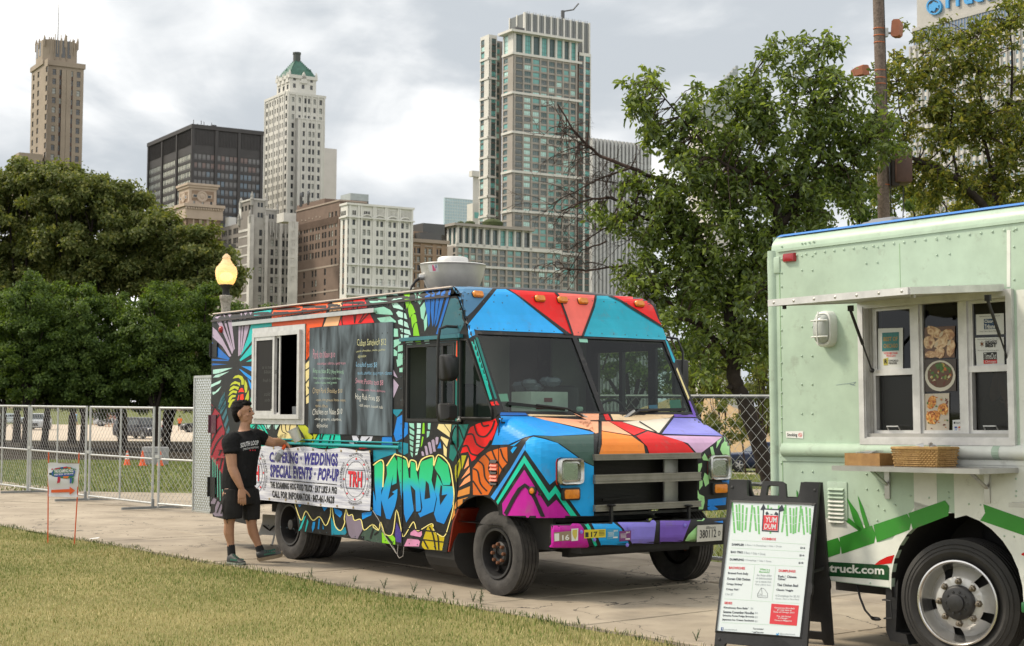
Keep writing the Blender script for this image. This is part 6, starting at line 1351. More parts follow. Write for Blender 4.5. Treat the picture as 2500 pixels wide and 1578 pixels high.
BU0,BU1,BZ0,BZ1=.68,3.80,.645,1.265
def bsurf(u,z):f=(u-BU0)/(BU1-BU0);return-.03-.012*math.sin(f*9+z*3)-.008*math.sin(f*23+z*7)-.02*(1-(z-BZ0)/(BZ1-BZ0))*math.sin(f*5+1)**2
mb=MB();n1,n2=50,12
mb.loft([[V((BU0+(BU1-BU0)*i/n1,0,BZ0+(BZ1-BZ0)*j/n2+(.012*math.sin(i*.5)if j==n2 else 0)))for i in range(n1+1)]for j in range(n2+1)],closed=False);mb.v=[V((p.x,bsurf(p.x,p.z),p.z))for p in mb.v];mb.build('sheet',wood_mat(),BN,smooth=60,fix=False)
def ban(x,y,o=.003):p=sidept(x,y,-.03);return V((p.x,bsurf(p.x,p.z)-o,p.z))
def hq(*q):return[(620+x/7.6,1060+y/7.6)for x,y in q]
navy=mat('banner_navy',(.022,.018,.20),.6);ink=mat('banner_ink',(.015,.015,.017),.6);bred=mat('banner_red',(.62,.02,.035),.6);plk=mat('banner_line',(.16,.16,.2),.7)
for t,q,m in(('CATERING · WEDDINGS',((300,330),(1560,355),(1555,605),(295,520)),navy),('SPECIAL EVENTS · POP-UP',((312,560),(1585,645),(1570,885),(306,800)),navy),('THE ROAMING HOG FOOD TRUCK · EAT LIKE A PIG!',((300,875),(1548,980),(1548,1115),(302,1000)),ink),('CALL FOR INFORMATION · 847-461-9628',((330,1040),(1515,1148),(1515,1295),(330,1180)),ink)):
 mb=MB();text_mb(mb,t,quadfn(*hq(*q),ban),bold=.045,spacing=1.12);mb.build('lettering',m,BN,fix=False)
def lineq(mb,a,b,w,conv,n=12):
 a,b=np.array(a,float),np.array(b,float);t=(b-a)/np.linalg.norm(b-a);nn=np.array([-t[1],t[0]])*w/2
 P=[a+(b-a)*i/n for i in range(n+1)];mb.loft([[conv(*(p+nn))for p in P],[conv(*(p-nn))for p in P]],closed=False)
mb=MB();lineq(mb,*hq((300,835),(1545,938)),1.9,ban);mb.build('rule',ink,BN,fix=False)
mb=MB()
for y0,y1 in((310,365),(600,690),(890,1020),(1190,1300),(470,540)):lineq(mb,*hq((70,y0),(2200,y1)),.35,lambda x,y:ban(x,y,.0015),24)
mb.build('plank_lines',plk,BN,fix=False)
def ell(mb,c,rx,ry,w,conv,n=40,k=0.,off=0):
 P=[]
 for d in(0,w):P.append([conv(c[0]+(rx-d)*math.cos(t)+k*(ry)*math.sin(t)*0,c[1]+(ry-d)*math.sin(t))for t in np.linspace(0,2*PI,n+1)])
 mb.loft(P,closed=False)
for c in((1880,835),(-30,720)):
 cc=hq(c)[0];vis=c[0]>0;mb=MB();ell(mb,cc,29.5,55,.8,ban);ell(mb,cc,23.5,44,.8,ban)
 for dy,w in((-22,1.1),(23.5,1.1)):lineq(mb,(cc[0]-21,cc[1]+dy-1.2),(cc[0]+21,cc[1]+dy+1.2),w,ban,6)
 mb.build('logo_rings',ink,BN,fix=False);mb=MB();text_mb(mb,'TRH',quadfn((cc[0]-16.5,cc[1]-20),(cc[0]+15,cc[1]-18.5),(cc[0]+15,cc[1]+20.5),(cc[0]-16.5,cc[1]+18.5),lambda x,y:ban(x,y,.004)),bold=.03);mb.build('logo_letters',bred,BN,fix=False)
 mb=MB();text_mb(mb,'TRH',quadfn((cc[0]-15.8,cc[1]-19.2),(cc[0]+15.7,cc[1]-17.7),(cc[0]+15.7,cc[1]+21.3),(cc[0]-15.8,cc[1]+19.3),lambda x,y:ban(x,y,.0025)),bold=.03);mb.build('logo_letter_shadow',ink,BN,fix=False)
 mb=MB()
 for k in range(8):a=2*PI*(k+.0)/8;q=(cc[0]+26.6*math.cos(a),cc[1]+49.5*math.sin(a));mb.plate([(q[0]+1.9*math.cos(t),q[1]+2.6*math.sin(t))for t in np.linspace(0,2*PI,9)[:-1]],[],lambda x,y:ban(x,y,.003))
 mb.build('logo_dots',bred,BN,fix=False);mb=MB()
 for w_,a0,a1 in(('THE ROAMING HOG',-2.05,-1.1),('EAT LIKE A PIG',-.85,.0),('FOOD TRUCK',.12,.75),('THE ROAMING HOG',2.05,1.1),('EAT LIKE A PIG',3.6,2.75),('FOOD TRUCK',-2.45,-3.0)):
  text_mb(mb,w_,lambda s,t,a0=a0,a1=a1:(lambda a,r:ban(cc[0]+(32.0+5.2*r)*math.cos(a),cc[1]+(58+6.5*r)*math.sin(a),.003))(a0+(a1-a0)*s,t if abs(a0+a1)/2<9 and math.sin((a0+a1)/2)<.05 else 1-t))
 mb.build('logo_motto',ink,BN,fix=False)
gm_=mat('brass',(.5,.33,.08),.35,.9)
mb=MB()
for x,y in((128,262),(370,260),(845,278),(1093,288),(1328,300),(1612,312),(1885,312),(2165,325),(272,1205),(598,1222),(785,1250),(1040,1285),(1298,1308),(1568,1335),(1853,1365),(2175,1385)):q=ban(*hq((x,y))[0]);mb.lathe([(.013,0),(.013,.004),(.006,.005)],9,MX.Translation(q)@MX.Rotation(PI/2,4,'X'))
mb.build('eyelets',gm_,BN);mb=MB().tube([ban(909,1247),sidept(925,1270,-.03),sidept(940,1310,-.02),sidept(968,1352,-.02),V((4.1,.05,.33))],.004,5);mb.tube([sidept(972,1330,-.02),sidept(970,1355,-.03),sidept(975,1363,-.03),sidept(984,1358,-.03),sidept(986,1335,-.02)],.004,5);mb.build('cord',mat('cord',(.3,.28,.25),.8),BN)
# --- cab: door window, quarter light, mirrors
dwf=MB();ring(dwf,4.43,5.29,1.565,2.33,.03,-.008,.02);dwf.box(5.06,5.085,-.004,.02,1.58,2.32);dwo=dwf.build('door_window',blkp,T1)
mb=MB().add([(4.76,.02,1.6),(5.27,.02,1.6),(5.27,.02,2.31),(4.76,.02,2.31)],[(0,1,2,3)]);mb.build('pane',wglass,dwo,fix=False)
mb=MB().add([(u,.015,z)for u,z in hole_q],[tuple(range(5))]);mb.build('quarter_light',wglass,T1,fix=False)
mb=MB().plate([(5.30,1.56),(5.345,1.56),(5.345,2.36),(5.30,2.36)],[],lambda u,z:(u,-.004,z),.03,(0,1,0));mb.build('door_pillar',paint('1f6f68'),T1)
mb=MB().plate([(5.305,2.0),(5.325,1.95),(5.34,2.34),(5.315,2.34)],[],lambda u,z:(u,-.006,z),.002,(0,1,0));mb.build('pillar_stripe',paint('e6603a'),T1)
fr=MB();qq=[V((u,-.006,z))for u,z in hole_q];fr.tube(qq+[qq[0]],.014,6);fr.build('quarter_light_seal',rubber,T1)
for wv in(W1,):
 mb=MB().add([(4.47,wv-.02,1.6),(5.25,wv-.02,1.6),(5.25,wv-.02,2.3),(4.47,wv-.02,2.3)],[(0,1,2,3)]);mb.build('far_door_window',wglass,T1,fix=False);mb=MB().box(4.82,4.87,wv-.05,wv-.0,1.585,2.31);mb.build('window_post',blkp,T1)
 mb=MB().add([(u,wv-.015,z)for u,z in hole_q],[tuple(range(5))]);mb.build('far_quarter_light',wglass,T1,fix=False)
# mirror arm and two mirror heads
vm=-.20
ar=[V((5.33,-.01,2.47)),sidept(1090,797,-.12),sidept(1074,803,vm),sidept(1070,830,vm),sidept(1068,1015,vm),sidept(1072,1027,vm+.02),sidept(1120,1033,-.05),V((5.38,-.0,1.56))]
mb=MB().tube(ar,.014,8);mb.build('mirror_arm',blkp,T1,smooth=50)
def mirror(px,name='wing_mirror'):
 c=sidept(*px[0],vm);top=sidept(*px[1],vm);bot=sidept(*px[2],vm);h=(top.z-bot.z)/2;mb=MB();wv=.08;M_=MX.Translation(c)@MX.Rotation(.25,4,'Z')
 rg=[]
 for k,(du,sc_)in enumerate(((-.05,.9),(-.04,1.0),(.0,1.0),(.05,.92),(.08,.7))):
  rg.append([M_@V((du,sx*wv*sc_*(1 if abs(sz)<1 else .8),sz*h*sc_))for sx,sz in((-1,-.85),(-.8,-1),(.8,-1),(1,-.85),(1,.85),(.8,1),(-.8,1),(-1,.85))])
 mb.loft(rg);o=mb.build(name,blkp,T1,smooth=50);m2=MB();m2.add([M_@V((-.052,sx*wv*.82,sz*h*.84))for sx,sz in((-1,-1),(1,-1),(1,1),(-1,1))],[(0,1,2,3)]);m2.build('mirror_glass',chrome,o,fix=False)
mirror(((1094,898),(1094,866),(1094,931)));mirror(((1091,1006),(1091,986),(1091,1029)))
M3=[V((5.33,W1+.01,2.47)),V((5.45,W1+.22,2.44)),V((5.5,W1+.25,2.3)),V((5.5,W1+.25,1.7)),V((5.45,W1+.05,1.58))];mb=MB().tube(M3,.013,8);mb.build('mirror_arm',blkp,T1,smooth=50)
mb=MB().box(5.44,5.50,W1+.14,W1+.34,1.85,2.22);mb.build('wing_mirror',blkp,T1,bevel=.02)
mb=MB().tube([sidept(1112,1040,-.01),sidept(1106,1050,-.05),sidept(1102,1068,-.05),sidept(1104,1083,-.01)],.009,6);mb.lathe([(.02,0),(.022,.02),(.012,.035)],10,MX.Translation(sidept(1105,1081,0))@MX.Rotation(PI/2,4,'X'),cap=True);mb.build('door_handle',blkp,T1)
mb=MB().lathe([(.02,0),(.025,.02),(.012,.03),(.012,.05)],10,MX.Translation(sidept(1121,1030,-.02)),cap=True);mb.build('mirror_clamp',alu,T1)
lv=MB()
for k in range(7):z0=sidept(1207,1122+k*9.0,0).z;u0=sidept(1198,1130,0).x;lv.add([(u0,0,z0),(u0+.105,0,z0),(u0+.105,-.022,z0-.03),(u0,-.022,z0-.03),(u0,0,z0-.036),(u0+.105,0,z0-.036)],[(0,1,2,3),(3,2,5,4),(0,3,4),(1,5,2)])
lv.mi=[0 if(i//4)%3 else 1 for i in range(len(lv.f))];lv.build('side_louvre',[paint('e0897a'),black],T1)
# cab interior
mb=MB().box(4.22,4.25,.04,1.42,.65,2.75);mb.build('bulkhead',inn,T1);mb=MB().box(4.25,4.28,.62,.66,.65,2.7);mb.build('bulkhead_post',mat('post_green',(.22,.25,.2),.7),T1)
mb=MB().box(4.22,4.25,2.0,W1-.04,.65,2.75);mb.build('bulkhead',inn,T1);mb=MB().box(3.9,3.92,1.4,2.05,.65,2.75);mb.build('passage_door',dark_in,T1)
mb=MB().box(5.35,5.97,.05,W1-.05,1.28,1.50);mb.build('dashboard',mat('dash_black',(.022,.022,.022),.6),T1,bevel=.04)
for vv in(.62,1.95):
 mb=MB().box(4.45,4.95,vv-.25,vv+.25,1.1,1.24);mb.box(4.36,4.50,vv-.24,vv+.24,1.2,1.95);so_=mb.build('seat',mat('seat_vinyl',(.03,.031,.033),.55),T1,bevel=.05)
mb=MB();c=V((5.25,1.95,1.6));mb.tube([c+V((.06*math.sin(t),.21*math.cos(t),.19*math.sin(t)))for t in np.linspace(0,2*PI,25)],.014,7,cap=False);mb.bar(c+V((0,-.2,0)),c+V((0,.2,0)),.03,.02);mb.bar(c,c+V((.2,0,-.25)),.04);mb.build('steering_wheel',blkp,T1,smooth=60)
def fx(name,label,cat):return thing(name,label,cat,M=M1)
bx=fx('cardboard_box','white cardboard box behind the left half of the painted truck\'s windscreen','box');p=V((5.45,.86,1.50))
mb=MB().box(5.30,5.62,.66,1.12,1.502,1.86);mb.build('carton',mat('carton_white',(.55,.58,.54),.8,var=.1,vscale=6),bx,bevel=.008);mb=MB().box(5.622,5.624,.82,.92,1.76,1.80);mb.box(5.622,5.624,.72,1.06,1.69,1.70);mb.box(5.622,5.624,.78,1.0,1.66,1.668);mb.build('print',mat('print_dark',(.2,.05,.05),.8),bx)
bn=fx('storage_bin','dark blue plastic bin in front of the carton behind the windscreen','bin');mb=MB().loft([[(5.64+a*s,.95+b*s,z)for a,b in((-.012,-.24),(.11,-.24),(.11,.24),(-.012,.24))]for s,z in((.9,1.502),(1,1.62))]);mb.build('tub',mat('bin_blue',(.04,.035,.17),.5),bn);
bgp=fx('plastic_bag','crumpled clear plastic bag draped over the carton in the cab','bag');mb=MB();rr2=random.Random(4)
for k in range(9):mb.ball((5.42+rr2.uniform(-.1,.1),.75+rr2.uniform(-.05,.35),1.92+rr2.uniform(-.04,.06)),(.08,.09,.05),8)
mb.build('bag',mat('bag_film',(.12,.13,.17),.25,spec=.6),bgp,smooth=True)
pp_=fx('paper_stack','stack of pale papers on the dashboard behind the right windscreen','papers');mb=MB().box(5.52,5.86,1.36,1.78,1.502,1.53,);mb.build('sheets',mat('paper_green',(.5,.62,.55),.8),pp_)
fg=fx('chef_figurine','tiny mint coloured chef figurine on the dashboard','figurine');mb=MB();c=V((5.86,1.07,1.502));mb.lathe([(.04,0),(.05,.03),(.045,.08),(.025,.12),(.022,.13)],12,MX.Translation(c),cap=True);mb.ball(c+V((0,0,.15)),.028,10);mb.lathe([(.025,.165),(.036,.19),(.03,.21),(.002,.215)],12,MX.Translation(c));mb.build('figure',mat('mint_plastic',(.45,.62,.53),.4),fg,smooth=50)
# windscreen stickers, wipers
for q,m in((((1212,963),(1238,962),(1242,981),(1215,981)),mat('sticker_mint',(.25,.55,.42),.5)),(((1412,826),(1433,826),(1435,837),(1415,836)),mat('sticker_mint',(.25,.55,.42),.5)),(((1634,978),(1660,976),(1664,1000),(1636,1000)),mat('sticker_green',(.03,.22,.15),.5)),(((1583,990),(1604,989),(1606,999),(1585,999)),mat('sticker_blue',(.05,.2,.4),.5))):
 mb=MB();P=[]
 for x,y in q:
  d=R1i@ray(x,y);t=(WT-CL1).dot(nrm)/d.dot(nrm);P.append(CL1+d*t+nrm*.003)
 mb.add(P,[(0,1,2,3)]);mb.build('windscreen_sticker',m,T1,fix=False)
def wsc(x,y,o=.02):d=R1i@ray(x,y);t=(WT+nrm*o-CL1).dot(nrm)/d.dot(nrm);return CL1+d*t
mb=MB().bar(wsc(1240,985),wsc(1378,1000),.022,.03);mb.tube([wsc(1310,989,.04),wsc(1385,998,.06),wsc(1415,1012,.06),wsc(1432,1021,.04)],.011,6);mb.build('wiper',blkp,T1);mb=MB().bar(wsc(1555,1002),wsc(1672,1000),.022,.03);mb.tube([wsc(1610,1000,.04),wsc(1560,1003,.05),wsc(1530,1020,.04)],.012,6);mb.build('wiper',blkp,T1)
for q_ in(((1420,1014),(1436,1023)),((1548,1004),(1524,1022))):mb=MB().tube([wsc(*q_[0],.05),wsc(*q_[1],.04)],.016,8);mb.build('wiper_pivot',alud,T1)
if 1:mb=MB().tube([wsc(1552,999,.05),wsc(1535,1000,.08),wsc(1524,1008,.06),wsc(1519,1018,.03)],.004,5);mb.build('washer_hose',blkp,T1)
# --- grille
gr=MB();gr.box(6.30,6.32,.62,W1-.62,.73,1.3);gr.build('radiator',mat('radiator',(.016,.015,.014),.7),T1);sl_=MB()
for k in range(40):z=.76+k*.0122;sl_.box(6.318,6.324,.66,W1-.95,z,z+.004)
tag(sl_.build('radiator_fins',mat('fin',(.04,.037,.034),.6),T1),kind='stuff')
bxw=MB();bxw.box(6.30,6.62,.605,.617,.72,1.25);bxw.box(6.30,6.62,W1-.617,W1-.605,.72,1.25);bxw.box(6.3,6.62,.605,W1-.605,1.245,1.25);bxw.build('grille_shroud',dark_in,T1)
mb=MB().box(6.44,6.47,W1-.90,W1-.72,.76,1.22);mb.build('support_plate',alud,T1,bevel=.01)
for a,b_ in((.85,1.0),(1.3,1.24)):mb=MB().bar((6.40,.9,a),(6.40,1.3,a+.02),.02);mb.build('grille_bracket',ironm,T1)
for z0,z1 in((1.225,1.28),(1.015,1.095),(.765,.822)):
 mb=MB().box(6.60,6.655,.60,W1-.60,z0,z1);mb.box(6.655,6.662,.60,W1-.60,z0+(z1-z0)*.30,z0+(z1-z0)*.42);mb.box(6.655,6.662,.60,W1-.60,z1-.012,z1);mb.box(6.655,6.662,.60,W1-.60,z0,z0+.012);mb.build('grille_bar',mat('grille_aluminium',(.25,.235,.205),.5,.4,var=.15,vscale=8),T1)
for x in(1489,1678):p=frontpt(x,1250,6.66);mb=MB().bar((6.68,p.y,p.z-.10),(6.68,p.y,p.z+.05),.025);mb.lathe([(.035,0),(.045,.012),(.03,.02)],10,MX.Translation((6.68,p.y,p.z+.05)),cap=True);mb.build('hood_latch',blkp,T1)
# headlights and indicators
lens=glass('lamp_glass',(.85,.87,.85),.72,.06)
for vv in(.33,W1-.335):
 mb=MB();c=(6.62,vv,1.13)
 def rr_(w,h,u,r=.35):return[V((u,vv+a*w,1.13+b*h))for a,b in((-1,-r*1.9),(-.93,-.9),(-r*1.9,-1),(r*1.9,-1),(.93,-.9),(1,-r*1.9),(1,r*1.9),(.93,.9),(r*1.9,1),(-r*1.9,1),(-.93,.9),(-1,r*1.9))]
 mb.loft([rr_(.140,.122,6.60),rr_(.140,.122,6.655),rr_(.128,.11,6.675),rr_(.118,.10,6.668),rr_(.108,.09,6.65),rr_(.092,.075,6.655),rr_(.09,.073,6.64)],cap=False);hb=mb.build('headlight',mat('bezel_chrome',(.42,.42,.4),.22,.9,var=.3,vscale=14),T1,smooth=35)
 mb=MB().loft([rr_(.09,.073,6.64),rr_(.06,.05,6.61),rr_(.02,.02,6.59)]);mb.build('reflector',chrome,hb,smooth=50);mb=MB().ball((6.62,vv,1.115),(.02,.055,.03),8);mb.build('bulb_glow',mat('bulb',(.9,.9,.88),.3),hb,smooth=True)
 mb=MB().loft([rr_(.09,.073,6.648),rr_(.06,.05,6.656),rr_(.01,.01,6.659)]);mb.build('lens',lens,hb,smooth=60);mb=MB().loft([rr_(.145,.127,6.60),rr_(.146,.128,6.622)],cap=False);mb.build('gasket',paint('b8482a'),hb)
 mb=MB();pr=[(-.09,-.03),(-.08,-.045),(.08,-.045),(.09,-.03),(.09,.03),(.08,.045),(-.08,.045),(-.09,.03)]
 mb.m=1;mb.loft([[V((u,vv+.005+a*k*1.13,.93+b*k*1.25))for a,b in pr]for u,k in((6.60,1),(6.645,1),(6.65,.9))]);mb.m=0;mb.loft([[V((u,vv+.005+a*k,.93+b*k))for a,b in pr]for u,k in((6.64,.95),(6.658,.9),(6.662,.7))]);mb.build('indicator',[amb,blkp],T1,smooth=45)
h=hit1(1301,1199);mb=MB();M_=MX.Translation(h[0])@h[1].to_track_quat('Z','Y').to_matrix().to_4x4();mb.m=1;mb.lathe([(.042,0),(.042,.015),(.03,.02)],14,M_);mb.m=0;mb.lathe([(.03,.012),(.022,.025),(.001,.028)],14,M_);mb.build('fender_lamp',[amb,blkp],T1,smooth=45)
# bumper plate and stickers
ub=6.795
def fq(q,m,name,o=0.,parent=T1):mb=MB().add([frontpt(x,y,ub+o)for x,y in q],[(0,1,2,3)]);return mb.build(name,m,parent,fix=False)
pl=[(1703.5,1283),(1764.5,1280.5),(1762.5,1319.5),(1701.5,1323.5)];mb=MB();a=[frontpt(x,y,ub+.016)for x,y in pl];b_=[p-V((.006,0,0))for p in a];mb.add(a+b_,[(0,1,2,3),(0,4,5,1),(1,5,6,2),(2,6,7,3),(3,7,4,0)])
PLT=mb.build('number_plate',mat('plate_white',(.56,.54,.50),.5),T1);fp=lambda x,y:frontpt(x,y,ub+.018)
mb=MB();text_mb(mb,'380112',quadfn((1709,1294.5),(1749,1292),(1748.5,1312),(1708.5,1315),fp),bold=.012);text_mb(mb,'D',quadfn((1754,1296.5),(1759.5,1296),(1759,1308),(1753.5,1308.5),fp),bold=.01);text_mb(mb,'Illinois',quadfn((1724,1285),(1748,1284),(1748,1291),(1724,1292),fp),shear=.25);mb.build('plate_lettering',mat('plate_ink',(.015,.015,.018),.5),PLT,fix=False)
def mq(*q):return[(1120+x/5.4294,1200+y/5.4294)for x,y in q]
fx1=lambda x,y:frontpt(x,y,ub+.004)
st1=fq(mq((1262,545),(1490,525),(1488,650),(1264,665)),mat('sticker_brown',(.27,.20,.13),.6),'bumper_sticker',.003);mb=MB();text_mb(mb,'16',quadfn(*mq((1370,580),(1465,570),(1465,645),(1372,652)),fx1),bold=.03);mb.build('sticker_number',mat('sticker_white',(.7,.7,.68),.6),st1,fix=False)
fq(mq((1268,560),(1330,556),(1332,655),(1270,660)),mat('sticker_white',(.7,.7,.68),.6),'sticker_emblem',.0045,st1)
st2=fq(mq((1492,497),(1585,490),(1580,652),(1494,660)),MATS['sticker_white'],'bumper_sticker',.003);mb=MB().plate(mq((1510,512),(1572,506),(1568,590),(1545,645),(1520,600),(1505,560)),[],fx1);mb.build('state_outline',mat('sticker_ochre',(.55,.45,.09),.6),st2,fix=False)
st3=fq([(1426,1294),(1479,1292),(1479,1312),(1426,1315)],mat('sticker_yellow',(.62,.5,.03),.6),'bumper_sticker',.003);mb=MB();text_mb(mb,'17',quadfn((1443,1299),(1459,1298),(1459,1310),(1443,1312),fx1),bold=.03);mb.plate([(1429,1300),(1437,1300),(1437,1312),(1429,1312)],[],fx1);[mb.plate([(1462,1296+k*3.4),(1476,1295.6+k*3.4),(1476,1297+k*3.4),(1462,1297.4+k*3.4)],[],fx1)for k in range(4)];mb.build('sticker_number',MATS['plate_ink'],st3,fix=False)
for q,m,yr in(([(1482,1293),(1510,1291.5),(1510,1315),(1482,1317.5)],mat('sticker_cyan',(.06,.30,.52),.6),'2016'),([(1512,1297),(1541,1295.5),(1540,1320),(1512,1322.5)],mat('sticker_purple',(.16,.03,.17),.6),'2017')):
 s_=fq(q,m,'bumper_sticker',.003);x0,y0=q[0];mb=MB();text_mb(mb,yr,quadfn((x0+16,y0+1.5),(x0+26,y0+1),(x0+26,y0+5),(x0+16,y0+5.5),fx1),bold=.03);[mb.plate([(x0+3,y0+7+k*3),(x0+17,y0+6.3+k*3),(x0+17,y0+7.2+k*3),(x0+3,y0+7.9+k*3)],[],fx1)for k in range(4)];mb.plate([(x0+15,y0+18),(x0+26,y0+17.4),(x0+26,y0+20.5),(x0+15,y0+21)],[],fx1);mb.build('sticker_text',MATS['sticker_white'],s_,fix=False)
bl_=MB()
for x,y in((1419,1299),(1534,1289),(1672,1283),(1531,1331),(1451,1318)):q=frontpt(x,y,ub);bl_.lathe([(.018,0),(.016,.008),(.001,.012)],10,MX.Translation(q)@MX.Rotation(PI/2,4,'Y'))
bl_.build('bumper_bolts',paint('8a82cf'),T1,smooth=50)
# --- wheels
def tyre_profile(R,w,Ri,tread=True):
 h=w/2;pr=[(Ri,-h*.62),(Ri+.02,-h*.80),(Ri+(R-Ri)*.45,-h),(R-.05,-h*.93),(R-.012,-h*.78)]
 if tread:
  for k in range(5):
   y=-h*.74+k*h*.37;pr+=[(R,y),(R,y+h*.26),(R-.012,y+h*.27),(R-.012,y+h*.35)]
  pr=pr[:-2]
 return pr+[(R-.012,h*.78),(R-.05,h*.93),(Ri+(R-Ri)*.45,h),(Ri+.02,h*.80),(Ri,h*.62)]
def wheel1(u,v,side,R=.385,w=.215,Ri=.222,dual=False,dish=.05,name='wheel'):
 zc=R-.0071*(u-2.5);root=bpy.data.objects.new(name,None);COL.objects.link(root);root.parent=T1;root.location=(u,v,zc);root.rotation_euler=(PI/2,0,0)
 if side>0:root.rotation_euler=(-PI/2,0,0)
 for k in((0,1)if dual else(0,)):
  mb=MB();M_=MX.Translation((0,0,-w/2-k*(w+.05)));mb.lathe([(a,-b)for a,b in tyre_profile(R,w,Ri)],44,M_);mb.build('tyre',mat('worn_tyre',(.026,.024,.023),.85,col2=(.065,.06,.056),vscale=7,bump=.25,bscale=50),root,smooth=35)
 mb=MB();rim=[(Ri+.012,-.02),(Ri+.008,-.008),(Ri-.012,-.01),(Ri-.02,-.05),(Ri-.025,-.10-dish),(.12,-.095-dish*.3),(.105,-.05-dish*.1),(.085,-.045),(.06,-.05),(.055,-.09),(.001,-.09)]
 if dual:rim=[(Ri+.012,-.02),(Ri+.008,-.008),(Ri-.012,-.01),(Ri-.02,-.08),(Ri-.03,-.17),(.11,-.18),(.10,-.13),(.06,-.12),(.055,-.02),(.001,-.015)]
 mb.lathe(rim,40);mb.build('rim',mat('black_rim',(.022,.021,.021),.5,var=.3,vscale=9,spec=.5),root,smooth=35)
 hs=MB()
 for k in range(5):
  a=2*PI*k/5+.4;M_=MX.Translation((.158*math.cos(a),.158*math.sin(a),-.10 if not dual else-.17));hs.lathe([(.034,.008),(.03,-.01),(.001,-.02)],12,M_@MX.Translation((0,0,.012)))
 hs.build('hand_holes',dark_in,root)
 nt_=MB()
 for k in range(8):a=2*PI*k/8;nt_.lathe([(.017,0),(.017,.026),(.012,.034)],6,MX.Translation((.085*math.cos(a),.085*math.sin(a),-.052 if not dual else-.14)),cap=True)
 nt_.build('wheel_nuts',rust if not dual else ironm,root);return root
wheel1(5.89,.04,-1);wheel1(5.89,W1-.04,1);wheel1(1.93,.05,-1,dual=True);wheel1(1.93,W1-.05,1,dual=True)
# chassis, arches, steps
ch_=MB()
for v in(.75,1.75):ch_.box(.2,6.55,v,v+.08,.42,.6)
ch_.tube([(5.89,.1,.40),(5.89,W1-.1,.40)],.055,10);ch_.tube([(1.93,.2,.40),(1.93,W1-.2,.40)],.07,10);ch_.ball((1.93,1.25,.40),.17,12);ch_.box(6.3,6.4,.5,2.0,.34,.44);ch_.box(5.1,6.2,.85,1.7,.33,.6);ch_.box(6.55,6.7,.4,2.2,.40,.50);ch_.build('chassis',ironm,T1)
mb=MB().box(5.3,6.5,.24,.27,.42,1.0);mb.box(5.15,5.18,.05,.5,.33,.9);mb.box(5.2,6.55,.06,.5,.92,.94);mb.box(1.2,2.3,.36,.38,.3,.72);mb.box(1.15,2.3,.03,.6,.71,.73);mb.build('wheel_housing',ironm,T1)
mb=MB().plate([(5.18,.33),(5.20,.33),(5.28,.61),(5.36,.74),(5.34,.75),(5.26,.62)],[],lambda u,z:(u,0.0,z),.35,(0,1,0));mb.build('arch_lip',paint('6e2c14'),T1)
mb=MB().lathe([(.28,0),(.28,.5)],20,MX.Translation((4.75,.3,.34))@MX.Rotation(PI/2,4,'Y')@MX.Rotation(0,4,'X'),cap=True);mb.build('tank',ironm,T1);mb=MB().lathe([(.20,0),(.20,.4)],20,MX.Translation((3.5,.5,.40))@MX.Rotation(PI/2,4,'Y'),cap=True);mb.build('tank',ironm,T1)
mb=MB().box(2.3,5.1,.1,W1-.1,.36,.40);mb.build('floor_pan',ironm,T1)
# --- roof fan
RFb=M1@V((3.42,1.25,2.985));RF=thing('roof_fan','spun aluminium exhaust fan on the painted truck\'s roof','roof fan',M=MX.Translation(RFb)@MX.Diagonal((.575,.575,.80,1)))
mb=MB().lathe([(.30,0),(.45,.0),(.50,.06),(.56,.16),(.60,.26),(.625,.34),(.64,.37),(.645,.375),(.63,.385),(.60,.375),(.30,.40),(.30,.40),(.30,.45),(.285,.475),(.25,.485),(.001,.49)],64);mb.build('bowl',mat('spun_aluminium',(.66,.65,.63),.42,.7,var=.08,vscale=4),RF,smooth=32)
a0=math.radians(196);pc=V((.57*math.cos(a0),.57*math.sin(a0),.20));mb=MB();d=V((math.cos(a0),math.sin(a0),0));mb.tube([pc,pc+d*.09],.045,12);mb.build('conduit_box',alu,RF,smooth=40);mb=MB().tube([pc+d*.08+V((0,0,-.02)),pc+d*.16+V((0,0,-.06)),pc+d*.24+V((0,-.05,-.15)),pc+d*.27+V((0,-.1,-.24))],.022,8);mb.build('conduit',blkp,RF,smooth=50)
def fan_pt(a,z,r=.0):rr_=np.interp(z,[0,.06,.16,.26,.34,.375],[.45,.5,.56,.6,.625,.645])+r;return V((rr_*math.cos(a),rr_*math.sin(a),z))
def fan_patch(a0,a1,z0,z1,m,name='fan_label'):
 mb=MB().loft([[fan_pt(a,z,.002)for a in np.linspace(a0,a1,4)]for z in(z0,z1)],closed=False);mb.build(name,m,RF,fix=False)
D=math.radians;fan_patch(D(224),D(246),.25,.35,mat('label_silver',(.6,.61,.62),.4));fan_patch(D(233.5),D(240),.262,.345,mat('label_pink',(.62,.10,.22),.5));fan_patch(D(240.3),D(242.5),.30,.345,mat('label_blue',(.05,.15,.35),.5))
mb=MB();q=RFb.copy();mb.loft([[V((a*s,b*s,z))for a,b in((-1,-1),(1,-1),(1,1),(-1,1))]for s,z in((.42,-.13),(.40,.005))]);mb.build('curb',alud,RF)
mb=MB().tube([V((5.0,W1-.05,2.3)),V((5.05,W1+.1,2.95))],.005,5);mb.build('aerial',stl,T1)
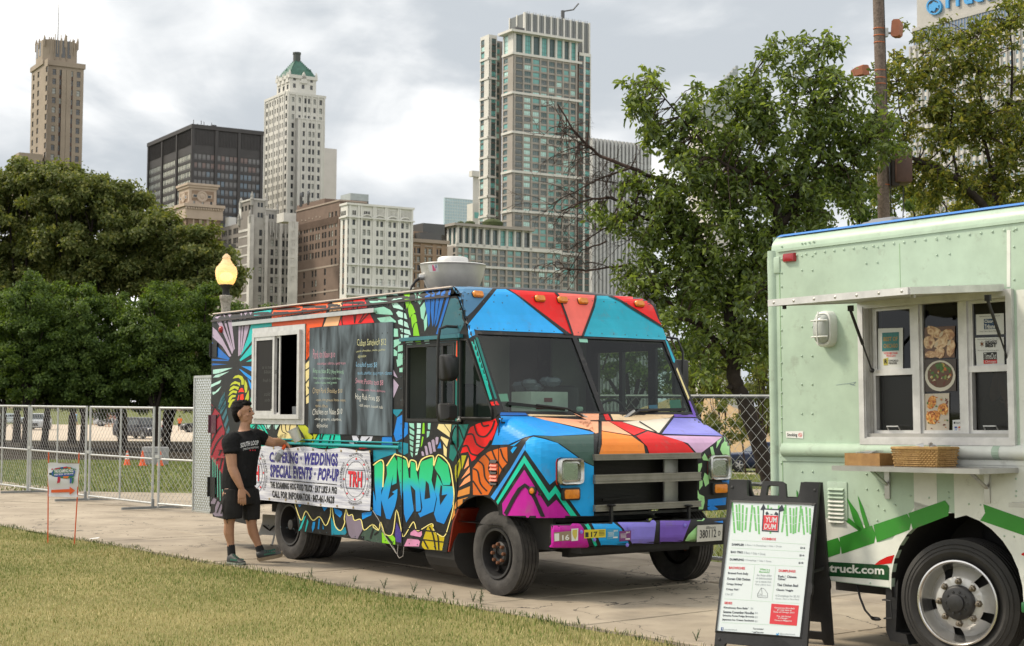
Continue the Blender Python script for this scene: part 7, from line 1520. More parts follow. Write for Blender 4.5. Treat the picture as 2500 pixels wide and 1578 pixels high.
# ---------------- the pale green truck ----------------
M2=truck_matrix(1.9711+.045,11.6995+.06,-.658,.0178,1.5);M2i=M2.inverted();C2=M2i@CAMP;R2i=M2i.to_3x3();W2=2.4;L2=5.6
T2=thing('food_truck','pale green and white food truck with a serving hatch, awning and bamboo graphics','food truck',M=M2)
def s2(x,y,v=-.003):d=R2i@ray(x,y);return C2+d*((v-C2.y)/d.y)
C7=lambda*q:[(1700+x/3.01,1080+y/3.01)for x,y in q]
C8=lambda*q:[(1860+x/2.375,480+y/2.375)for x,y in q]
def P(s):return[tuple(map(float,t.split(',')))for t in s.split()]
mint=paint('a9b9aa',1.,.35);whp=paint('d6d8d2',1.,.35);bam=paint('3f7d3a',1.05,.35);dgb=paint('1f4a2b',.8,.4);chil=paint('b5121b',1,.35)
wc=(1.65,.50);wr=.535
arc=[(wc[0]+wr*math.cos(t),wc[1]+wr*math.sin(t))for t in np.linspace(PI+.05,-.05,17)]
so2=[(.02,.50),(1.10,.485)]+arc+[(2.20,.46),(L2,.46),(L2,2.98),(.03,2.98),(0,2.9)]
hw=[(.93,1.545),(2.12,1.545),(2.12,2.49),(.93,2.49)]
b2=MB();b2.plate(so2,[hw],lambda u,z:(u,0,z),.04,(0,1,0));rc2=.12
pr=[(rc2-rc2*math.cos(t),2.98+rc2*math.sin(t))for t in np.linspace(0,PI/2,8)];sec2=pr+[(W2*k,3.10+.03*math.sin(PI*k))for k in(.25,.5,.75)]+[(W2-v,z)for v,z in reversed(pr)]
b2.loft([[(u,v,z)for v,z in sec2]for u in(.03,1,2,3,4,L2)],closed=False)
b2.add([(.02,.03,.5),(.02,W2,.5),(.02,W2,3.09),(.02,.03,3.09)],[(0,1,2,3)]);b2.add([(0.02,W2,.46),(L2,W2,.46),(L2,W2,2.98),(.02,W2,2.98)],[(0,1,2,3)]);b2.add([(L2,0,.46),(L2,W2,.46),(L2,W2,3.1),(L2,0,3.1)],[(0,1,2,3)])
b2.box(.05,L2,.62,W2-.02,.55,.58);b2.box(.05,1.05,.05,.62,.55,.58);b2.build('body',mint,T2,smooth=30)
mb=MB().tube([(.03,.02,.55),(.03,.02,2.98)],.045,8);mb.build('corner_post',mint,T2,smooth=50)
mb=MB().box(-.01,.12,-.012,.01,2.80,2.93);mb.build('corner_cap',mint,T2,bevel=.01)
mb=MB().loft([[(u,.045+.05*k,3.085+.022*(1 if k else 0)+.004)for k in(0,1,1.6)]for u in np.linspace(.04,L2,10)],closed=False);mb.build('blue_tape',mat('blue_tape',(.02,.17,.52),.55),T2,fix=False)
mb=MB().box(.1,L2,-.012,0,2.965,2.985);mb.build('drip_rail',mint,T2)
# graphics (flat film on the side)
def film(name,poly,m,v=-.0022,parent=None,conv=C7):mb=MB().plate(conv(*P(poly))if isinstance(poly,str)else poly,[],lambda x,y:s2(x,y,v));return mb.build(name,m,parent or T2,fix=False)
def film2(name,uz,m,v=-.0022):mb=MB().plate(uz,[],lambda u,z:(u,v,z));return mb.build(name,m,T2,fix=False)
ua=s2(2230,1150).x;ub_=s2(2286,1150).x;uc=s2(2328,1150).x
low=[(.03,.502),(1.10,.487)]+[p for p in arc if p[0]<ub_+.0]
film2('white_film',[(.03,.505),(1.105,.49)]+[p for p in arc[:9]]+[(ua,1.10),(ua,1.06)]+[s2(*C7((x,y))[0]).xz for x,y in((1440,712),(1340,737),(1300,625),(1110,580),(1000,578),(960,560))]+[(.03,.98)],whp)
film2('white_film',[(ua,1.02),(1.65,1.037),(ub_,1.02),(ub_,1.40),(ua,1.40)],whp)
film2('white_film',[(uc,1.0)]+[p for p in arc[9:]if p[0]>uc]+[(2.20,.465),(L2-.01,.465),(L2-.01,2.52),(2.19,2.52),(2.19,1.49),(uc,1.49)],whp)
film('white_stripe','1420,195 1441,195 1441,525 1420,525',whp,conv=C8)
for q in('940,732 1040,702 1060,745 1056,818 940,856','1050,700 1290,612 1318,676 1306,742 1068,822','1302,608 1548,526 1580,578 1566,644 1326,736','1558,522 1825,428 1858,468 1852,540 1590,640','1105,405 1180,510 1232,632 1190,652 1150,560','1058,535 1130,563 1217,640 1200,657 1110,592','1185,390 1225,480 1272,622 1243,637 1205,500','2108,455 2420,565 2420,690 2085,575 2122,520','570,360 600,375 640,430 620,430','735,350 745,365 750,420 738,420'):film('bamboo_film',q,bam,-.004)
film('banner_film','860,872 1405,903 1418,925 1415,1014 860,975',dgb,-.004);film('chilli_film','1308,902 1345,870 1400,842 1455,828 1435,890 1370,898',chil,-.0042);film('chilli_film','2388,820 2420,805 2420,840 2390,830',chil,-.0042)
mb=MB();text_mb(mb,'yumdumtruck.com',quadfn(*C7((636,877),(1380,912),(1380,992),(636,957)),lambda x,y:s2(x,y,-.0055)),bold=.03)
keep=s2(*C7((1012,930))[0]).x;mb.build('web_address',whp,T2,fix=False)
mb=MB().plate([(x,y)for x,y in C8((138,1362),(240,1360),(240,1404),(142,1398))],[],lambda x,y:s2(x,y,-.004));stk=mb.build('smoking_sticker',mat('sticker_white',(.7,.7,.68)),T2,fix=False)
mb=MB();text_mb(mb,'Smoking',quadfn(*C8((146,1372),(205,1372),(205,1398),(146,1396)),lambda x,y:s2(x,y,-.005)),bold=.02);mb.build('sticker_text',MATS['plate_ink'],stk,fix=False)
mb=MB();c=C8((222,1383))[0];mb.loft([[s2(c[0]+r*math.cos(t),c[1]+r*math.sin(t),-.005)for t in np.linspace(0,2*PI,17)]for r in(4.8,3.8)],closed=False);lineq(mb,(c[0]-3,c[1]-3),(c[0]+3,c[1]+3),1,lambda x,y:s2(x,y,-.0052),2);lineq(mb,(c[0]-2.4,c[1]+.5),(c[0]+2.4,c[1]-.3),1,lambda x,y:s2(x,y,-.0051),2);mb.build('no_smoking_sign',bred,stk,fix=False)
mb=MB();nib=C8((430,1094),(470,1088),(510,1084),(545,1076),(530,1092),(510,1088),(540,1096));[lineq(mb,nib[i],nib[i+1],.7,lambda x,y:s2(x,y,-.003),2)for i in range(6)];mb.build('pen_scribble',mat('ink_blue',(.03,.06,.16),.6),T2,fix=False)
# rivets, seams, rub rail
rv=MB()
def rivet2(x,y,r=.0085):q=s2(x,y,-.001);rv.lathe([(r,0),(r*.8,.005),(.0005,.008)],7,MX.Translation(q)@MX.Rotation(PI/2,4,'X'))
for u in np.linspace(.2,3.2,34):rv.lathe([(.011,0),(.008,.005),(.0005,.008)],7,MX.Translation((u,-.001,2.925))@MX.Rotation(PI/2,4,'X'))
for x in(115,):
 for y in(290,365,443,523,603,692,776,875,965,1056,1138,1215,1285,1365):rivet2(*C8((x,y))[0])
for x in(232,293):
 for y in(345,428,592,755,925,1090,1260):rivet2(*C8((x,y))[0])
for x,y in((232,272),(250,270),(275,266),(300,262),(605,300),(672,294),(605,388),(670,382),(605,560),(668,555),(1015,250),(1088,243),(1015,340),(1088,333),(1013,522),(1086,516),(1460,197),(1462,292),(1463,482)):rivet2(*C8((x,y))[0])
for x,y in((625,105),(700,108),(785,110),(870,112),(955,113),(1035,114),(1100,114),(1340,120),(1440,122),(2010,130),(2120,135),(2230,138),(2340,142),(778,216),(855,216),(1252,235),(1335,240),(1252,345),(1335,350),(1380,382),(1462,460),(1335,465),(1382,498),(1575,395),(1855,370),(1857,410),(2350,270),(2352,360),(2350,395),(2265,690),(2338,695),(2005,455),(2090,462),(1022,598),(1280,1035),(1330,575),(625,155),(1712,408)):rivet2(*C7((x,y))[0])
tag(rv.build('rivet_heads',mint,T2,smooth=50),kind='stuff')
sm=MB();us=s2(*C8((117,800))[0]).x;sm.box(us-.02,us-.015,-.003,0,.52,2.93);us=s2(*C8((797,300))[0]).x;sm.box(us-.002,us+.002,-.002,0,2.55,2.92);sm.box(.14,2.9,-.003,0,1.375,1.385);sm.build('panel_seam',paint('93ac8c'),T2)
ur0=s2(1908,1100).x
for a,b_,m in((ur0,uc,mint),(uc,L2-.05,whp)):
 mb=MB().loft([[(u,-.055*math.sin(t)*(.2 if(u==ur0)else 1),1.45-.05*math.cos(t))for t in np.linspace(0,PI,9)]for u in([a,a+.03]if a==ur0 else[a])+[b_]],closed=False);mb.build('rub_rail',m,T2,smooth=60);mb=MB().box(a,b_,-.008,0,1.365,1.40);mb.build('rail_flange',m,T2)
mb=MB();ug=s2(*C7((2200,60))[0]).x;mb.loft([[(u,-.057*math.sin(t),1.45-.051*math.cos(t))for t in np.linspace(.2,PI-.1,9)]for u in(ug,ug+.055)],closed=False);mb.build('green_tab',mint,T2)
# marker lamp, bulkhead light, louvred hatch
q=s2(*C8((166,355))[0],0);mb=MB();prr=[(-.055,-.012),(-.05,-.03),(.05,-.03),(.055,-.012),(.055,.012),(.05,.03),(-.05,.03),(-.055,.012)]
mb.loft([[(q.x+a*k,-c_,q.z+b_*k)for a,b_ in prr]for k,c_ in((1.1,.0),(1.1,.012),(.95,.03),(.6,.034))]);mb.build('marker_lamp',redl,T2,smooth=45)
lc_=s2(*C8((388,770))[0],0);bl=MB();OV=lambda k,c_,n=20:[(lc_.x+.083*k*math.copysign(abs(math.cos(t))**.62,math.cos(t)),-c_,lc_.z+.135*k*math.copysign(abs(math.sin(t))**.62,math.sin(t)))for t in np.linspace(0,2*PI,n+1)[:-1]]
lw_=mat('lamp_housing',(.62,.63,.60),.5);bl.loft([OV(1,0),OV(1,.045),OV(.94,.07),OV(.84,.075),OV(.80,.065)]);blo=bl.build('bulkhead_light',lw_,T2,smooth=40)
mb=MB().loft([OV(.78,.065),OV(.74,.10),OV(.55,.125),OV(.2,.133)]);mb.build('diffuser',mat('frosted_lens',(.40,.42,.40),.25),blo,smooth=60)
mb=MB();cg=lambda x,z:(lc_.x+x,-.088-.047*(1-(x/.083)**2*.6-(z/.135)**2*.5),lc_.z+z)
mb.tube([cg(0,z)for z in np.linspace(-.125,.125,9)],.006,6)
for z in(-.06,.06):mb.tube([cg(x,z)for x in np.linspace(-.078,.078,7)],.006,6)
mb.build('cage',lw_,blo,smooth=60)
vq=[s2(x,y,0)for x,y in C7((950,300),(1110,293),(1105,576),(975,556))];vu0,vu1,vz0,vz1=vq[0].x+.02,vq[1].x,vq[2].z,vq[1].z
mb=MB().box(vu0,vu1,-.008,0,vz0,vz1);hat=mb.build('service_hatch',mint,T2,bevel=.003)
for col_ in(0,1):
 for k in range(9):
  a=vu0+.03+col_*(vu1-vu0-.16)-(0.05 if col_==0 else 0);a=max(a,vu0+.01);w=.055 if col_==0 else .105;z=vz1-.045-k*.0295
  mb=MB().add([(a,-.008,z),(a+w,-.008,z),(a+w-.004,-.024,z-.016),(a+.004,-.024,z-.016),(a+.004,-.009,z-.018),(a+w-.004,-.009,z-.018)],[(0,1,2,3),(3,2,5,4),(0,3,4),(1,5,2)]);mb.build('louvre',whp if k>2 else mint,hat)
# --- serving hatch: frame, three windows
walu=mat('window_aluminium',(.5,.5,.5));hz0,hz1=1.495,2.53;hu0,hu1=.882,2.168
mb=MB();ring(mb,hu0,hu1,hz0,hz1,.045,-.03,.0);ring(mb,hu0+.04,hu1-.04,hz0+.04,hz1-.04,.014,-.018,.03);hf=mb.build('hatch_frame',walu,T2)
mb=MB().box(.9,2.15,.06,.075,hz0,1.56);mb.box(.9,2.15,.0,.08,1.545,1.575);mb.build('sill_track',alud,hf)
bays=[(1.02,1.345),(1.415,1.735),(1.80,2.10)]
bays=[(s2(*C8((652,1000))[0],.06).x,s2(*C8((893,1000))[0],.06).x),(s2(*C8((928,1000))[0],.06).x,s2(*C8((1166,1000))[0],.06).x),(s2(*C8((1208,1000))[0],.06).x,2.115)]
zm=s2(*C8((770,1020))[0],.06).z
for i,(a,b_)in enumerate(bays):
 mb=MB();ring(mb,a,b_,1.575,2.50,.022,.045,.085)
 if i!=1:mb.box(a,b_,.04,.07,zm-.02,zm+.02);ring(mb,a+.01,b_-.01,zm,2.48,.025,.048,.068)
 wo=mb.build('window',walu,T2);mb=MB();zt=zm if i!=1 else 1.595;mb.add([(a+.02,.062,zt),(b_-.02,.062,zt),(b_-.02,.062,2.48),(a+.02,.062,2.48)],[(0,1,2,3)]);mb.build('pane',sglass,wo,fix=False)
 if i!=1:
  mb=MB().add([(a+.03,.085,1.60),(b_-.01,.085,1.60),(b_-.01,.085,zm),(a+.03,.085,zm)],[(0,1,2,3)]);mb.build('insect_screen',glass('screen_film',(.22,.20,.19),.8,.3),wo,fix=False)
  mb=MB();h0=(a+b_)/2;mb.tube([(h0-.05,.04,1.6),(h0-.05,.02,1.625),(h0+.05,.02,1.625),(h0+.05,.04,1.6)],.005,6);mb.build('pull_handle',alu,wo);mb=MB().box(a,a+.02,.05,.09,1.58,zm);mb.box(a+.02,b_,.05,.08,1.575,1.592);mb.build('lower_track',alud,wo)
mb=MB()
for a,b_ in((bays[0][1],bays[1][0]),(bays[1][1],bays[2][0])):mb=MB().box(a,b_,.03,.09,1.575,2.50);mb.build('window_post',walu,hf)
mb=MB().box(.885,bays[0][0],.03,.08,1.55,2.5);mb.build('jamb',alud,hf)
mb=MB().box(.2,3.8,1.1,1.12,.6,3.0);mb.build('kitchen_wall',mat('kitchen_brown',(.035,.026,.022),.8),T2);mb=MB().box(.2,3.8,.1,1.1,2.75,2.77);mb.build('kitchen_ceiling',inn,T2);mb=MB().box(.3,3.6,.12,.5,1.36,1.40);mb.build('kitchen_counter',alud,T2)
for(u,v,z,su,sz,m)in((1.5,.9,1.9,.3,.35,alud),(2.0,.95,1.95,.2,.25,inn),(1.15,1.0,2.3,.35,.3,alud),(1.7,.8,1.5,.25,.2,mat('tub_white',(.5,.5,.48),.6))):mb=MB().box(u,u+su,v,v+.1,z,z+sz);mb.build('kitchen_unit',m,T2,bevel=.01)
# posters taped inside the glass
def post(name,q,m,v=.055,conv=C8):mb=MB().plate(conv(*q),[],lambda x,y:s2(x,y,v));return mb.build(name,m,T2,fix=False)
pw_=mat('poster_white',(.62,.63,.63),.4);pv=lambda o:(lambda x,y:s2(x,y,.055-o))
def ptext(par,t,q,m,bold=.02,o=.003,**k):mb=MB();text_mb(mb,t,quadfn(*C8(*q),pv(o)),bold=bold,**k);mb.build('lettering',m,par,fix=False)
def pquad(par,q,m,o=.002,name='print_block'):mb=MB().plate(C8(*q),[],pv(o));return mb.build(name,m,par,fix=False)
p1=post('award_poster',((674,766),(818,762),(818,1005),(674,1010)),pw_);pquad(p1,((697,791),(795,786),(795,893),(697,898)),mat('poster_teal',(.02,.13,.15),.5,col2=(.03,.20,.2),vscale=60))
gold=mat('poster_gold',(.35,.22,.06),.5)
for t,y in(('BEST OF',815),('CHICAGO',855)):ptext(p1,t,((705,y),(788,y-3),(788,y+22),(705,y+25)),gold,.03)
ptext(p1,'VOTED BEST FOOD',((706,903),(787,902),(787,914),(706,915)),bred);ptext(p1,'TRUCK 2016',((720,918),(775,917),(775,929),(720,930)),bred);ptext(p1,'CHICAGO',((736,946),(790,946),(790,958),(736,958)),ink,.03);ptext(p1,'READER',((736,961),(784,961),(784,972),(736,972)),ink,.03)
pquad(p1,((703,942),(733,934),(730,978),(706,980)),mat('reader_yellow',(.45,.40,.08),.5));ptext(p1,'R',((710,945),(727,943),(726,968),(710,970)),ink,.03,.004)
def foodtex(name,cols,sc,dist=1.2):
 m=mat(name,cols[0],.35);nt=m.node_tree;N=nt.nodes;L=nt.links;tc=N.new('ShaderNodeTexCoord');n=N.new('ShaderNodeTexNoise');n.inputs['Scale'].default_value=sc;n.inputs['Detail'].default_value=4;n.inputs['Distortion'].default_value=dist;L.new(tc.outputs['Object'],n.inputs[0]);r=N.new('ShaderNodeValToRGB');L.new(n.outputs[0],r.inputs[0])
 e=r.color_ramp.elements;k=len(cols);e[0].position=.28;e[0].color=(*hx(cols[0]),1);e[1].position=.72;e[1].color=(*hx(cols[-1]),1)
 for i in range(1,k-1):q=e.new(.28+.44*i/(k-1));q.color=(*hx(cols[i]),1)
 L.new(r.outputs[0],N['Principled BSDF'].inputs['Base Color']);return m
def blobq(par,c,rx,ry,m,o,rot=0.,n=14,name='print_shape',wob=.12,seed=0):
 r=random.Random(seed);q=[(c[0]+(rx*math.cos(t)*math.cos(rot)-ry*math.sin(t)*math.sin(rot))*(1+r.uniform(-wob,wob)),c[1]+(rx*math.cos(t)*math.sin(rot)+ry*math.sin(t)*math.cos(rot))*(1+r.uniform(-wob,wob)))for t in np.linspace(0,2*PI,n+1)[:-1]];pquad(par,q,m,o,name)
f1=post('food_photo',((943,760),(1120,750),(1118,934),(943,938)),mat('poster_brown',(.13,.065,.04),.3));dm=foodtex('print_dumpling',('8a5c40','b58a68','d8bb98','e6d2b8'),24)
for i,(c,rx,ry,a)in enumerate((((1005,790),55,28,.5),((1080,800),38,34,-.3),((970,845),32,40,.2),((1040,850),42,30,-.5),((1095,880),25,48,.2),((1030,905),30,32,.6),((980,915),34,20,0))):blobq(f1,c,rx,ry,dm,.002+.0004*i,a,seed=i)
for c in((1040,800),(1010,860),(1085,850)):blobq(f1,c,8,18,mat('print_cream',(.6,.5,.38),.4),.0056,.5)
f2=post('food_photo',((943,945),(1126,942),(1126,1128),(943,1133)),mat('poster_dark',(.05,.035,.03),.3));blobq(f2,(1034,1040),88,90,mat('print_bowl',(.55,.52,.44),.3),.002,wob=.01,n=24);blobq(f2,(1034,1035),74,74,mat('print_soup',(.10,.045,.02),.3),.0025,wob=.02,n=20)
cl_=[mat('print_leafgreen',(.05,.13,.02),.4),mat('print_limegreen',(.20,.24,.06),.4),mat('print_orange',(.45,.14,.02),.4),mat('print_mustard',(.42,.30,.06),.4),mat('print_darkred',(.12,.02,.015),.4),mat('print_pale',(.48,.45,.28),.4)]
rr3=random.Random(9)
for i in range(46):a=rr3.uniform(0,6.28);r_=66*math.sqrt(rr3.random());blobq(f2,(1034+r_*math.cos(a),1036+r_*math.sin(a)),rr3.uniform(5,16),rr3.uniform(4,9),rr3.choice(cl_),.003+.00004*i,rr3.uniform(0,3),n=7,seed=i)
for i in range(7):blobq(f2,(1040+rr3.uniform(-28,28),990+rr3.uniform(-18,14)),15,8,cl_[0],.0052+.0001*i,rr3.uniform(0,3),n=7,seed=i)
f3=post('food_photo',((944,1145),(1086,1140),(1086,1362),(944,1364)),mat('print_paper',(.50,.44,.36),.4,var=.08,vscale=20))
for i,(c,rx,ry)in enumerate((((985,1195),24,40),((1052,1232),32,34),((990,1280),38,42),((1010,1262),26,22))):blobq(f3,c,rx,ry,foodtex('print_chicken',('5a2410','a85a22','d79a48','f0d9a0'),38),.002+.0003*i,.3,seed=i)
for i in range(34):blobq(f3,(rr3.uniform(958,1075),rr3.uniform(1165,1345)),rr3.uniform(3,9),rr3.uniform(3,6),rr3.choice([cl_[0],cl_[2],cl_[3],cl_[5],cl_[4]]),.0034+.00004*i,rr3.uniform(0,3),n=6,seed=i)
p4=post('card_sign',((1106,1297),(1163,1293),(1163,1366),(1106,1366)),pw_);ptext(p4,'Square',((1126,1307),(1158,1305),(1158,1319),(1126,1321)),ink,0.);pquad(p4,((1112,1307),(1122,1306),(1122,1318),(1112,1319)),ink,.002)
for(x,y,c)in((1117,1335,(.05,.08,.3)),(1139,1334,(.6,.12,.02)),(1117,1352,(.03,.2,.5)),(1139,1351,(.5,.25,.25))):pquad(p4,((x,y),(x+14,y-1),(x+14,y+9),(x,y+10)),mat('card_%d_%d'%(x,y),c,.5),.002)
p5=post('award_poster',((1241,685),(1403,677),(1405,798),(1244,803)),pw_);bt=mat('tribune_blue',(.012,.05,.13),.5);pquad(p5,((1287,711),(1355,708),(1356,768),(1288,771)),bt)
for t,y in(('Chicago',714),('Tribune',742)):ptext(p5,t,((1291,y),(1352,y-2),(1352,y+24),(1291,y+26)),pw_,.03,.0035)
ptext(p5,'Recommended by the Chicago Tribune 2017',((1262,692),(1380,687),(1380,697),(1262,702)),ink,.0);ptext(p5,'Chicago Tribune\'s Readers\' Choice Truck',((1262,779),(1385,776),(1385,784),(1262,788)),ink,.0)
p6=post('award_poster',((1236,820),(1403,815),(1407,975),(1246,982)),pw_);ptext(p6,"CHICAGO'S",((1293,836),(1362,833),(1362,850),(1293,852)),ink,.04);ptext(p6,'BEST',((1295,851),(1361,850),(1361,874),(1295,875)),ink,.05)
st5=[];
for k in range(12):a=PI*k/6-PI/2;r_=15 if k%2==0 else 6;st5.append((1276+r_*math.cos(a)*.95,856+r_*1.35*math.sin(a)))
pquad(p6,st5,mat('star_brown',(.16,.06,.02),.5));ptext(p6,'Featured on WGN\'s Chicago\'s Best - Food Trucks',((1250,826),(1392,822),(1392,830),(1250,834)),ink,0.);ptext(p6,'Best new dish of Taste of Chicago 2015',((1252,890),(1372,889),(1372,897),(1252,898)),ink,0.)
pquad(p6,((1284,905),(1362,901),(1363,946),(1285,949)),ink);pquad(p6,((1285,949),(1363,946),(1364,968),(1286,971)),mat('timeout_red',(.5,.03,.03),.5));ptext(p6,'TimeOut',((1289,908),(1359,905),(1359,942),(1289,945)),pw_,.0,.0035);ptext(p6,'Chicago',((1294,951),(1356,949),(1356,968),(1294,969)),pw_,0.,.0035)
# awning flap and its gas struts
AV,AZ0,AZ1=-.93,2.525,2.462;au0,au1=.875,2.10
mb=MB().loft([[(au0,-.02,AZ0),(au1,-.02,AZ0),(au1,-.02,AZ0+.035),(au0,-.02,AZ0+.035)],[(au0-.02,AV,AZ1),(au1-.06,AV,AZ1),(au1-.06,AV,AZ1+.035),(au0-.02,AV,AZ1+.035)]]);awn=mb.build('awning',mat('awning_sheet',(.42,.42,.40),.5,var=.06,vscale=3),T2)
mb=MB().bar((au0-.02,AV-.006,AZ1+.016),(au1-.06,AV-.006,AZ1+.016),.012,.046);mb.bar((au1-.055,AV,AZ1+.016),(au1+.005,-.02,AZ0+.016),.012,.046);mb.bar((au0-.025,AV,AZ1+.016),(au0-.005,-.02,AZ0+.016),.012,.046);mb.build('awning_edge',walu,awn)
for k in range(7):a=au0+(au1-au0-.06)*(.03+.155*k);mb=MB().lathe([(.012,0),(.001,.006)],8,MX.Translation((a,AV-.012,AZ1+.016))@MX.Rotation(PI/2,4,'X'));mb.build('screw',alud,awn)
for(a,b_,va,vb)in(((2077,760),(2129,905),-.36,.0),((2412,735),(2466,895),-.2,.0)):
 A_,B_=s2(*a,va),s2(*b_,vb);m_=A_.lerp(B_,.55);mb=MB().tube([A_,m_],.011,8);mb.tube([m_,B_],.006,8);mb.ball(B_,.018,8);mb.box(A_.x-.02,A_.x+.02,A_.y-.01,A_.y+.01,A_.z,A_.z+.04);mb.build('gas_strut',blkp,T2,smooth=50)
mb=MB().box(.95,.97,AV+.03,AV+.05,AZ1-.03,AZ1);mb.build('latch',blkp,awn);mb=MB().box(1.98,2.0,AV+.1,AV+.12,AZ1-.02,AZ1);mb.build('latch',alud,awn)
# folding shelf
steel=mat('stainless',(.50,.49,.48),.3,.9,var=.1,vscale=6);SZ=1.352
mb=MB().box(.96,2.165,-.42,-.0,SZ-.004,SZ);mb.box(.955,2.17,-.424,-.42,SZ-.034,SZ);mb.box(.955,.96,-.42,0,SZ-.034,SZ);mb.box(2.165,2.17,-.42,0,SZ-.034,SZ);mb.build('shelf',steel,T2)
for x in(1405,2138):u=s2(*C7((x,260))[0]).x;mb=MB().box(u-.022,u+.022,-.012,0,SZ-.24,SZ-.01);mb.bar((u,-.012,SZ-.14),(u,-.22,SZ-.012),.03,.012);mb.box(u-.02,u+.02,-.24,0,SZ-.018,SZ-.006);mb.build('shelf_bracket',steel,T2)
q=s2(2462,1227,-.25);mb=MB().box(q.x,q.x+1.2,-.25,0,q.z-.03,q.z);mb.build('front_shelf',steel,T2)
# wheel with polished rim
def wheel2(u,v,side=-1):
 R,w,Ri=.428,.25,.275;zc=R-.0178*(u-1.5);root=bpy.data.objects.new('wheel',None);COL.objects.link(root);root.parent=T2;root.location=(u,v,zc);root.rotation_euler=(PI/2 if side<0 else-PI/2,0,.2)
 mb=MB().lathe([(a,-b)for a,b in tyre_profile(R,w,Ri)],64,MX.Translation((0,0,-w/2)));mb.build('tyre',mat('clean_tyre',(.02,.019,.018),.7,col2=(.034,.032,.03),vscale=8,bump=.12,bscale=70),root,smooth=35)
 for k,rr_ in enumerate((.33,.365,.392)):mb=MB().lathe([(rr_-.004,-.001),(rr_,.004),(rr_+.004,-.001)],64,MX.Translation((0,0,-.012 if k==0 else-.004 if k==1 else-.012)));mb.build('sidewall_rib',MATS['clean_tyre'],root,smooth=50)
 hp=[]
 mb=MB().lathe([(Ri+.014,-.014),(Ri+.014,.004),(Ri+.004,.006),(Ri-.006,-.002),(Ri-.012,-.03),(Ri-.02,-.075),(Ri-.04,-.11)],72);rim=mb.build('rim',mat('polished_rim',(.62,.61,.60),.22,.9,var=.08,vscale=7),root,smooth=40)
 disc=MB();prf=[(Ri-.04,-.11),(.205,-.085),(.175,-.045),(.165,-.036),(.12,-.034),(.11,-.034)]
 n=80;hol=[(.8+2*PI*k/5)%(2*PI)for k in range(5)]
 for i in range(len(prf)-1):
  for j in range(n):
   a0,a1=2*PI*j/n,2*PI*(j+1)/n;am=(a0+a1)/2
   if i in(0,1)and min(abs((am-h_+PI)%(2*PI)-PI)for h_ in hol)<.17:continue
   q=[(prf[i][0],a0,prf[i][1]),(prf[i][0],a1,prf[i][1]),(prf[i+1][0],a1,prf[i+1][1]),(prf[i+1][0],a0,prf[i+1][1])];disc.add([V((r_*math.cos(a),r_*math.sin(a),z))for r_,a,z in q],[(0,1,2,3)])
 me=disc.mesh('disc',[mat('painted_disc',(.52,.515,.50),.38,.35,var=.08,vscale=8)],smooth=False);bmq=bmesh.new();bmq.from_mesh(me);bmesh.ops.remove_doubles(bmq,verts=bmq.verts,dist=1e-4);bmq.to_mesh(me);bmq.free();shade_auto(me,40);link('disc',me,root)
 mb=MB().lathe([(.26,-.16),(.02,-.16)],32);mb.build('brake_drum',ironm,root)
 mb=MB().lathe([(.118,-.034),(.118,-.012),(.108,.0),(.10,.004),(.085,.006),(.06,.012),(.058,.03),(.045,.035),(.001,.036)],40);hub=mb.build('hub',mat('hub_black',(.022,.022,.023),.45,var=.3,vscale=20),root,smooth=30)
 for k in range(10):a=2*PI*k/10;mb=MB().lathe([(.009,0),(.009,.008),(.001,.009)],6,MX.Translation((.075*math.cos(a),.075*math.sin(a),.008)));mb.build('hub_bolt',MATS['hub_black'],hub)
 for k in range(8):
  a=2*PI*k/8+PI/8*0;M_=MX.Translation((.142*math.cos(a),.142*math.sin(a),-.035));mb=MB().lathe([(.026,0),(.024,.006),(.019,.006),(.019,.026),(.013,.028),(.011,.045),(.001,.046)],6,M_);mb.build('lug_nut',mat('lug_steel',(.22,.19,.15),.4,.8,var=.3,vscale=30),root)
 return root
wheel2(1.64,.035)
mb=MB().loft([[(wc[0]+(wr)*math.cos(t),v,wc[1]+wr*math.sin(t))for t in np.linspace(PI+.15,-.2,20)]for v in(.0,.03,.55)],closed=False);mb.box(1.05,2.3,.55,.57,.2,1.1);mb.build('wheel_arch',mat('arch_black',(.016,.014,.013),.8),T2,smooth=50)
mb=MB().plate([(1.05,.485),(1.12,.485),(1.16,.55),(1.13,.18),(1.22,.17),(1.24,.10),(1.08,.11),(1.045,.18)],[],lambda u,z:(u,.02,z),.3,(0,1,0));mb.build('mud_flap',blkp,T2);mb=MB().tube([(1.06,.0,.40),(1.06,-.03,.40),(1.13,-.03,.40),(1.14,-.03,.28),(1.07,-.03,.27),(1.06,0,.27)],.006,6);mb.build('flap_bracket',blkp,T2)
mb=MB().tube([s2(2093,1430,.05),s2(2100,1460,.0),s2(2112,1490,-.04),s2(2126,1506,-.06),s2(2142,1512,0)],.008,6);mb.ball(s2(2138,1511,-.02),(.05,.02,.015),8);mb.build('power_cable',blkp,T2)
mb=MB();q=s2(2480,1465,0);mb.box(2.19,2.6,-.01,.2,q.z-.03,.46);mb.build('step_skirt',whp,T2,bevel=.01);q=s2(2492,1485,-.03);mb=MB().box(q.x,q.x+.2,-.03,0,q.z-.03,q.z+.04);mb.build('step_lamp',mat('green_plastic',(.02,.12,.04),.3),T2,bevel=.01)
ch_=MB();ch_.box(.1,L2,.6,.68,.35,.55);ch_.box(.1,L2,1.7,1.78,.35,.55);ch_.tube([(1.64,.1,.43),(1.64,2.2,.43)],.06,8);ch_.build('chassis',ironm,T2)
for u in(4.6,):wheel2(u,.035)
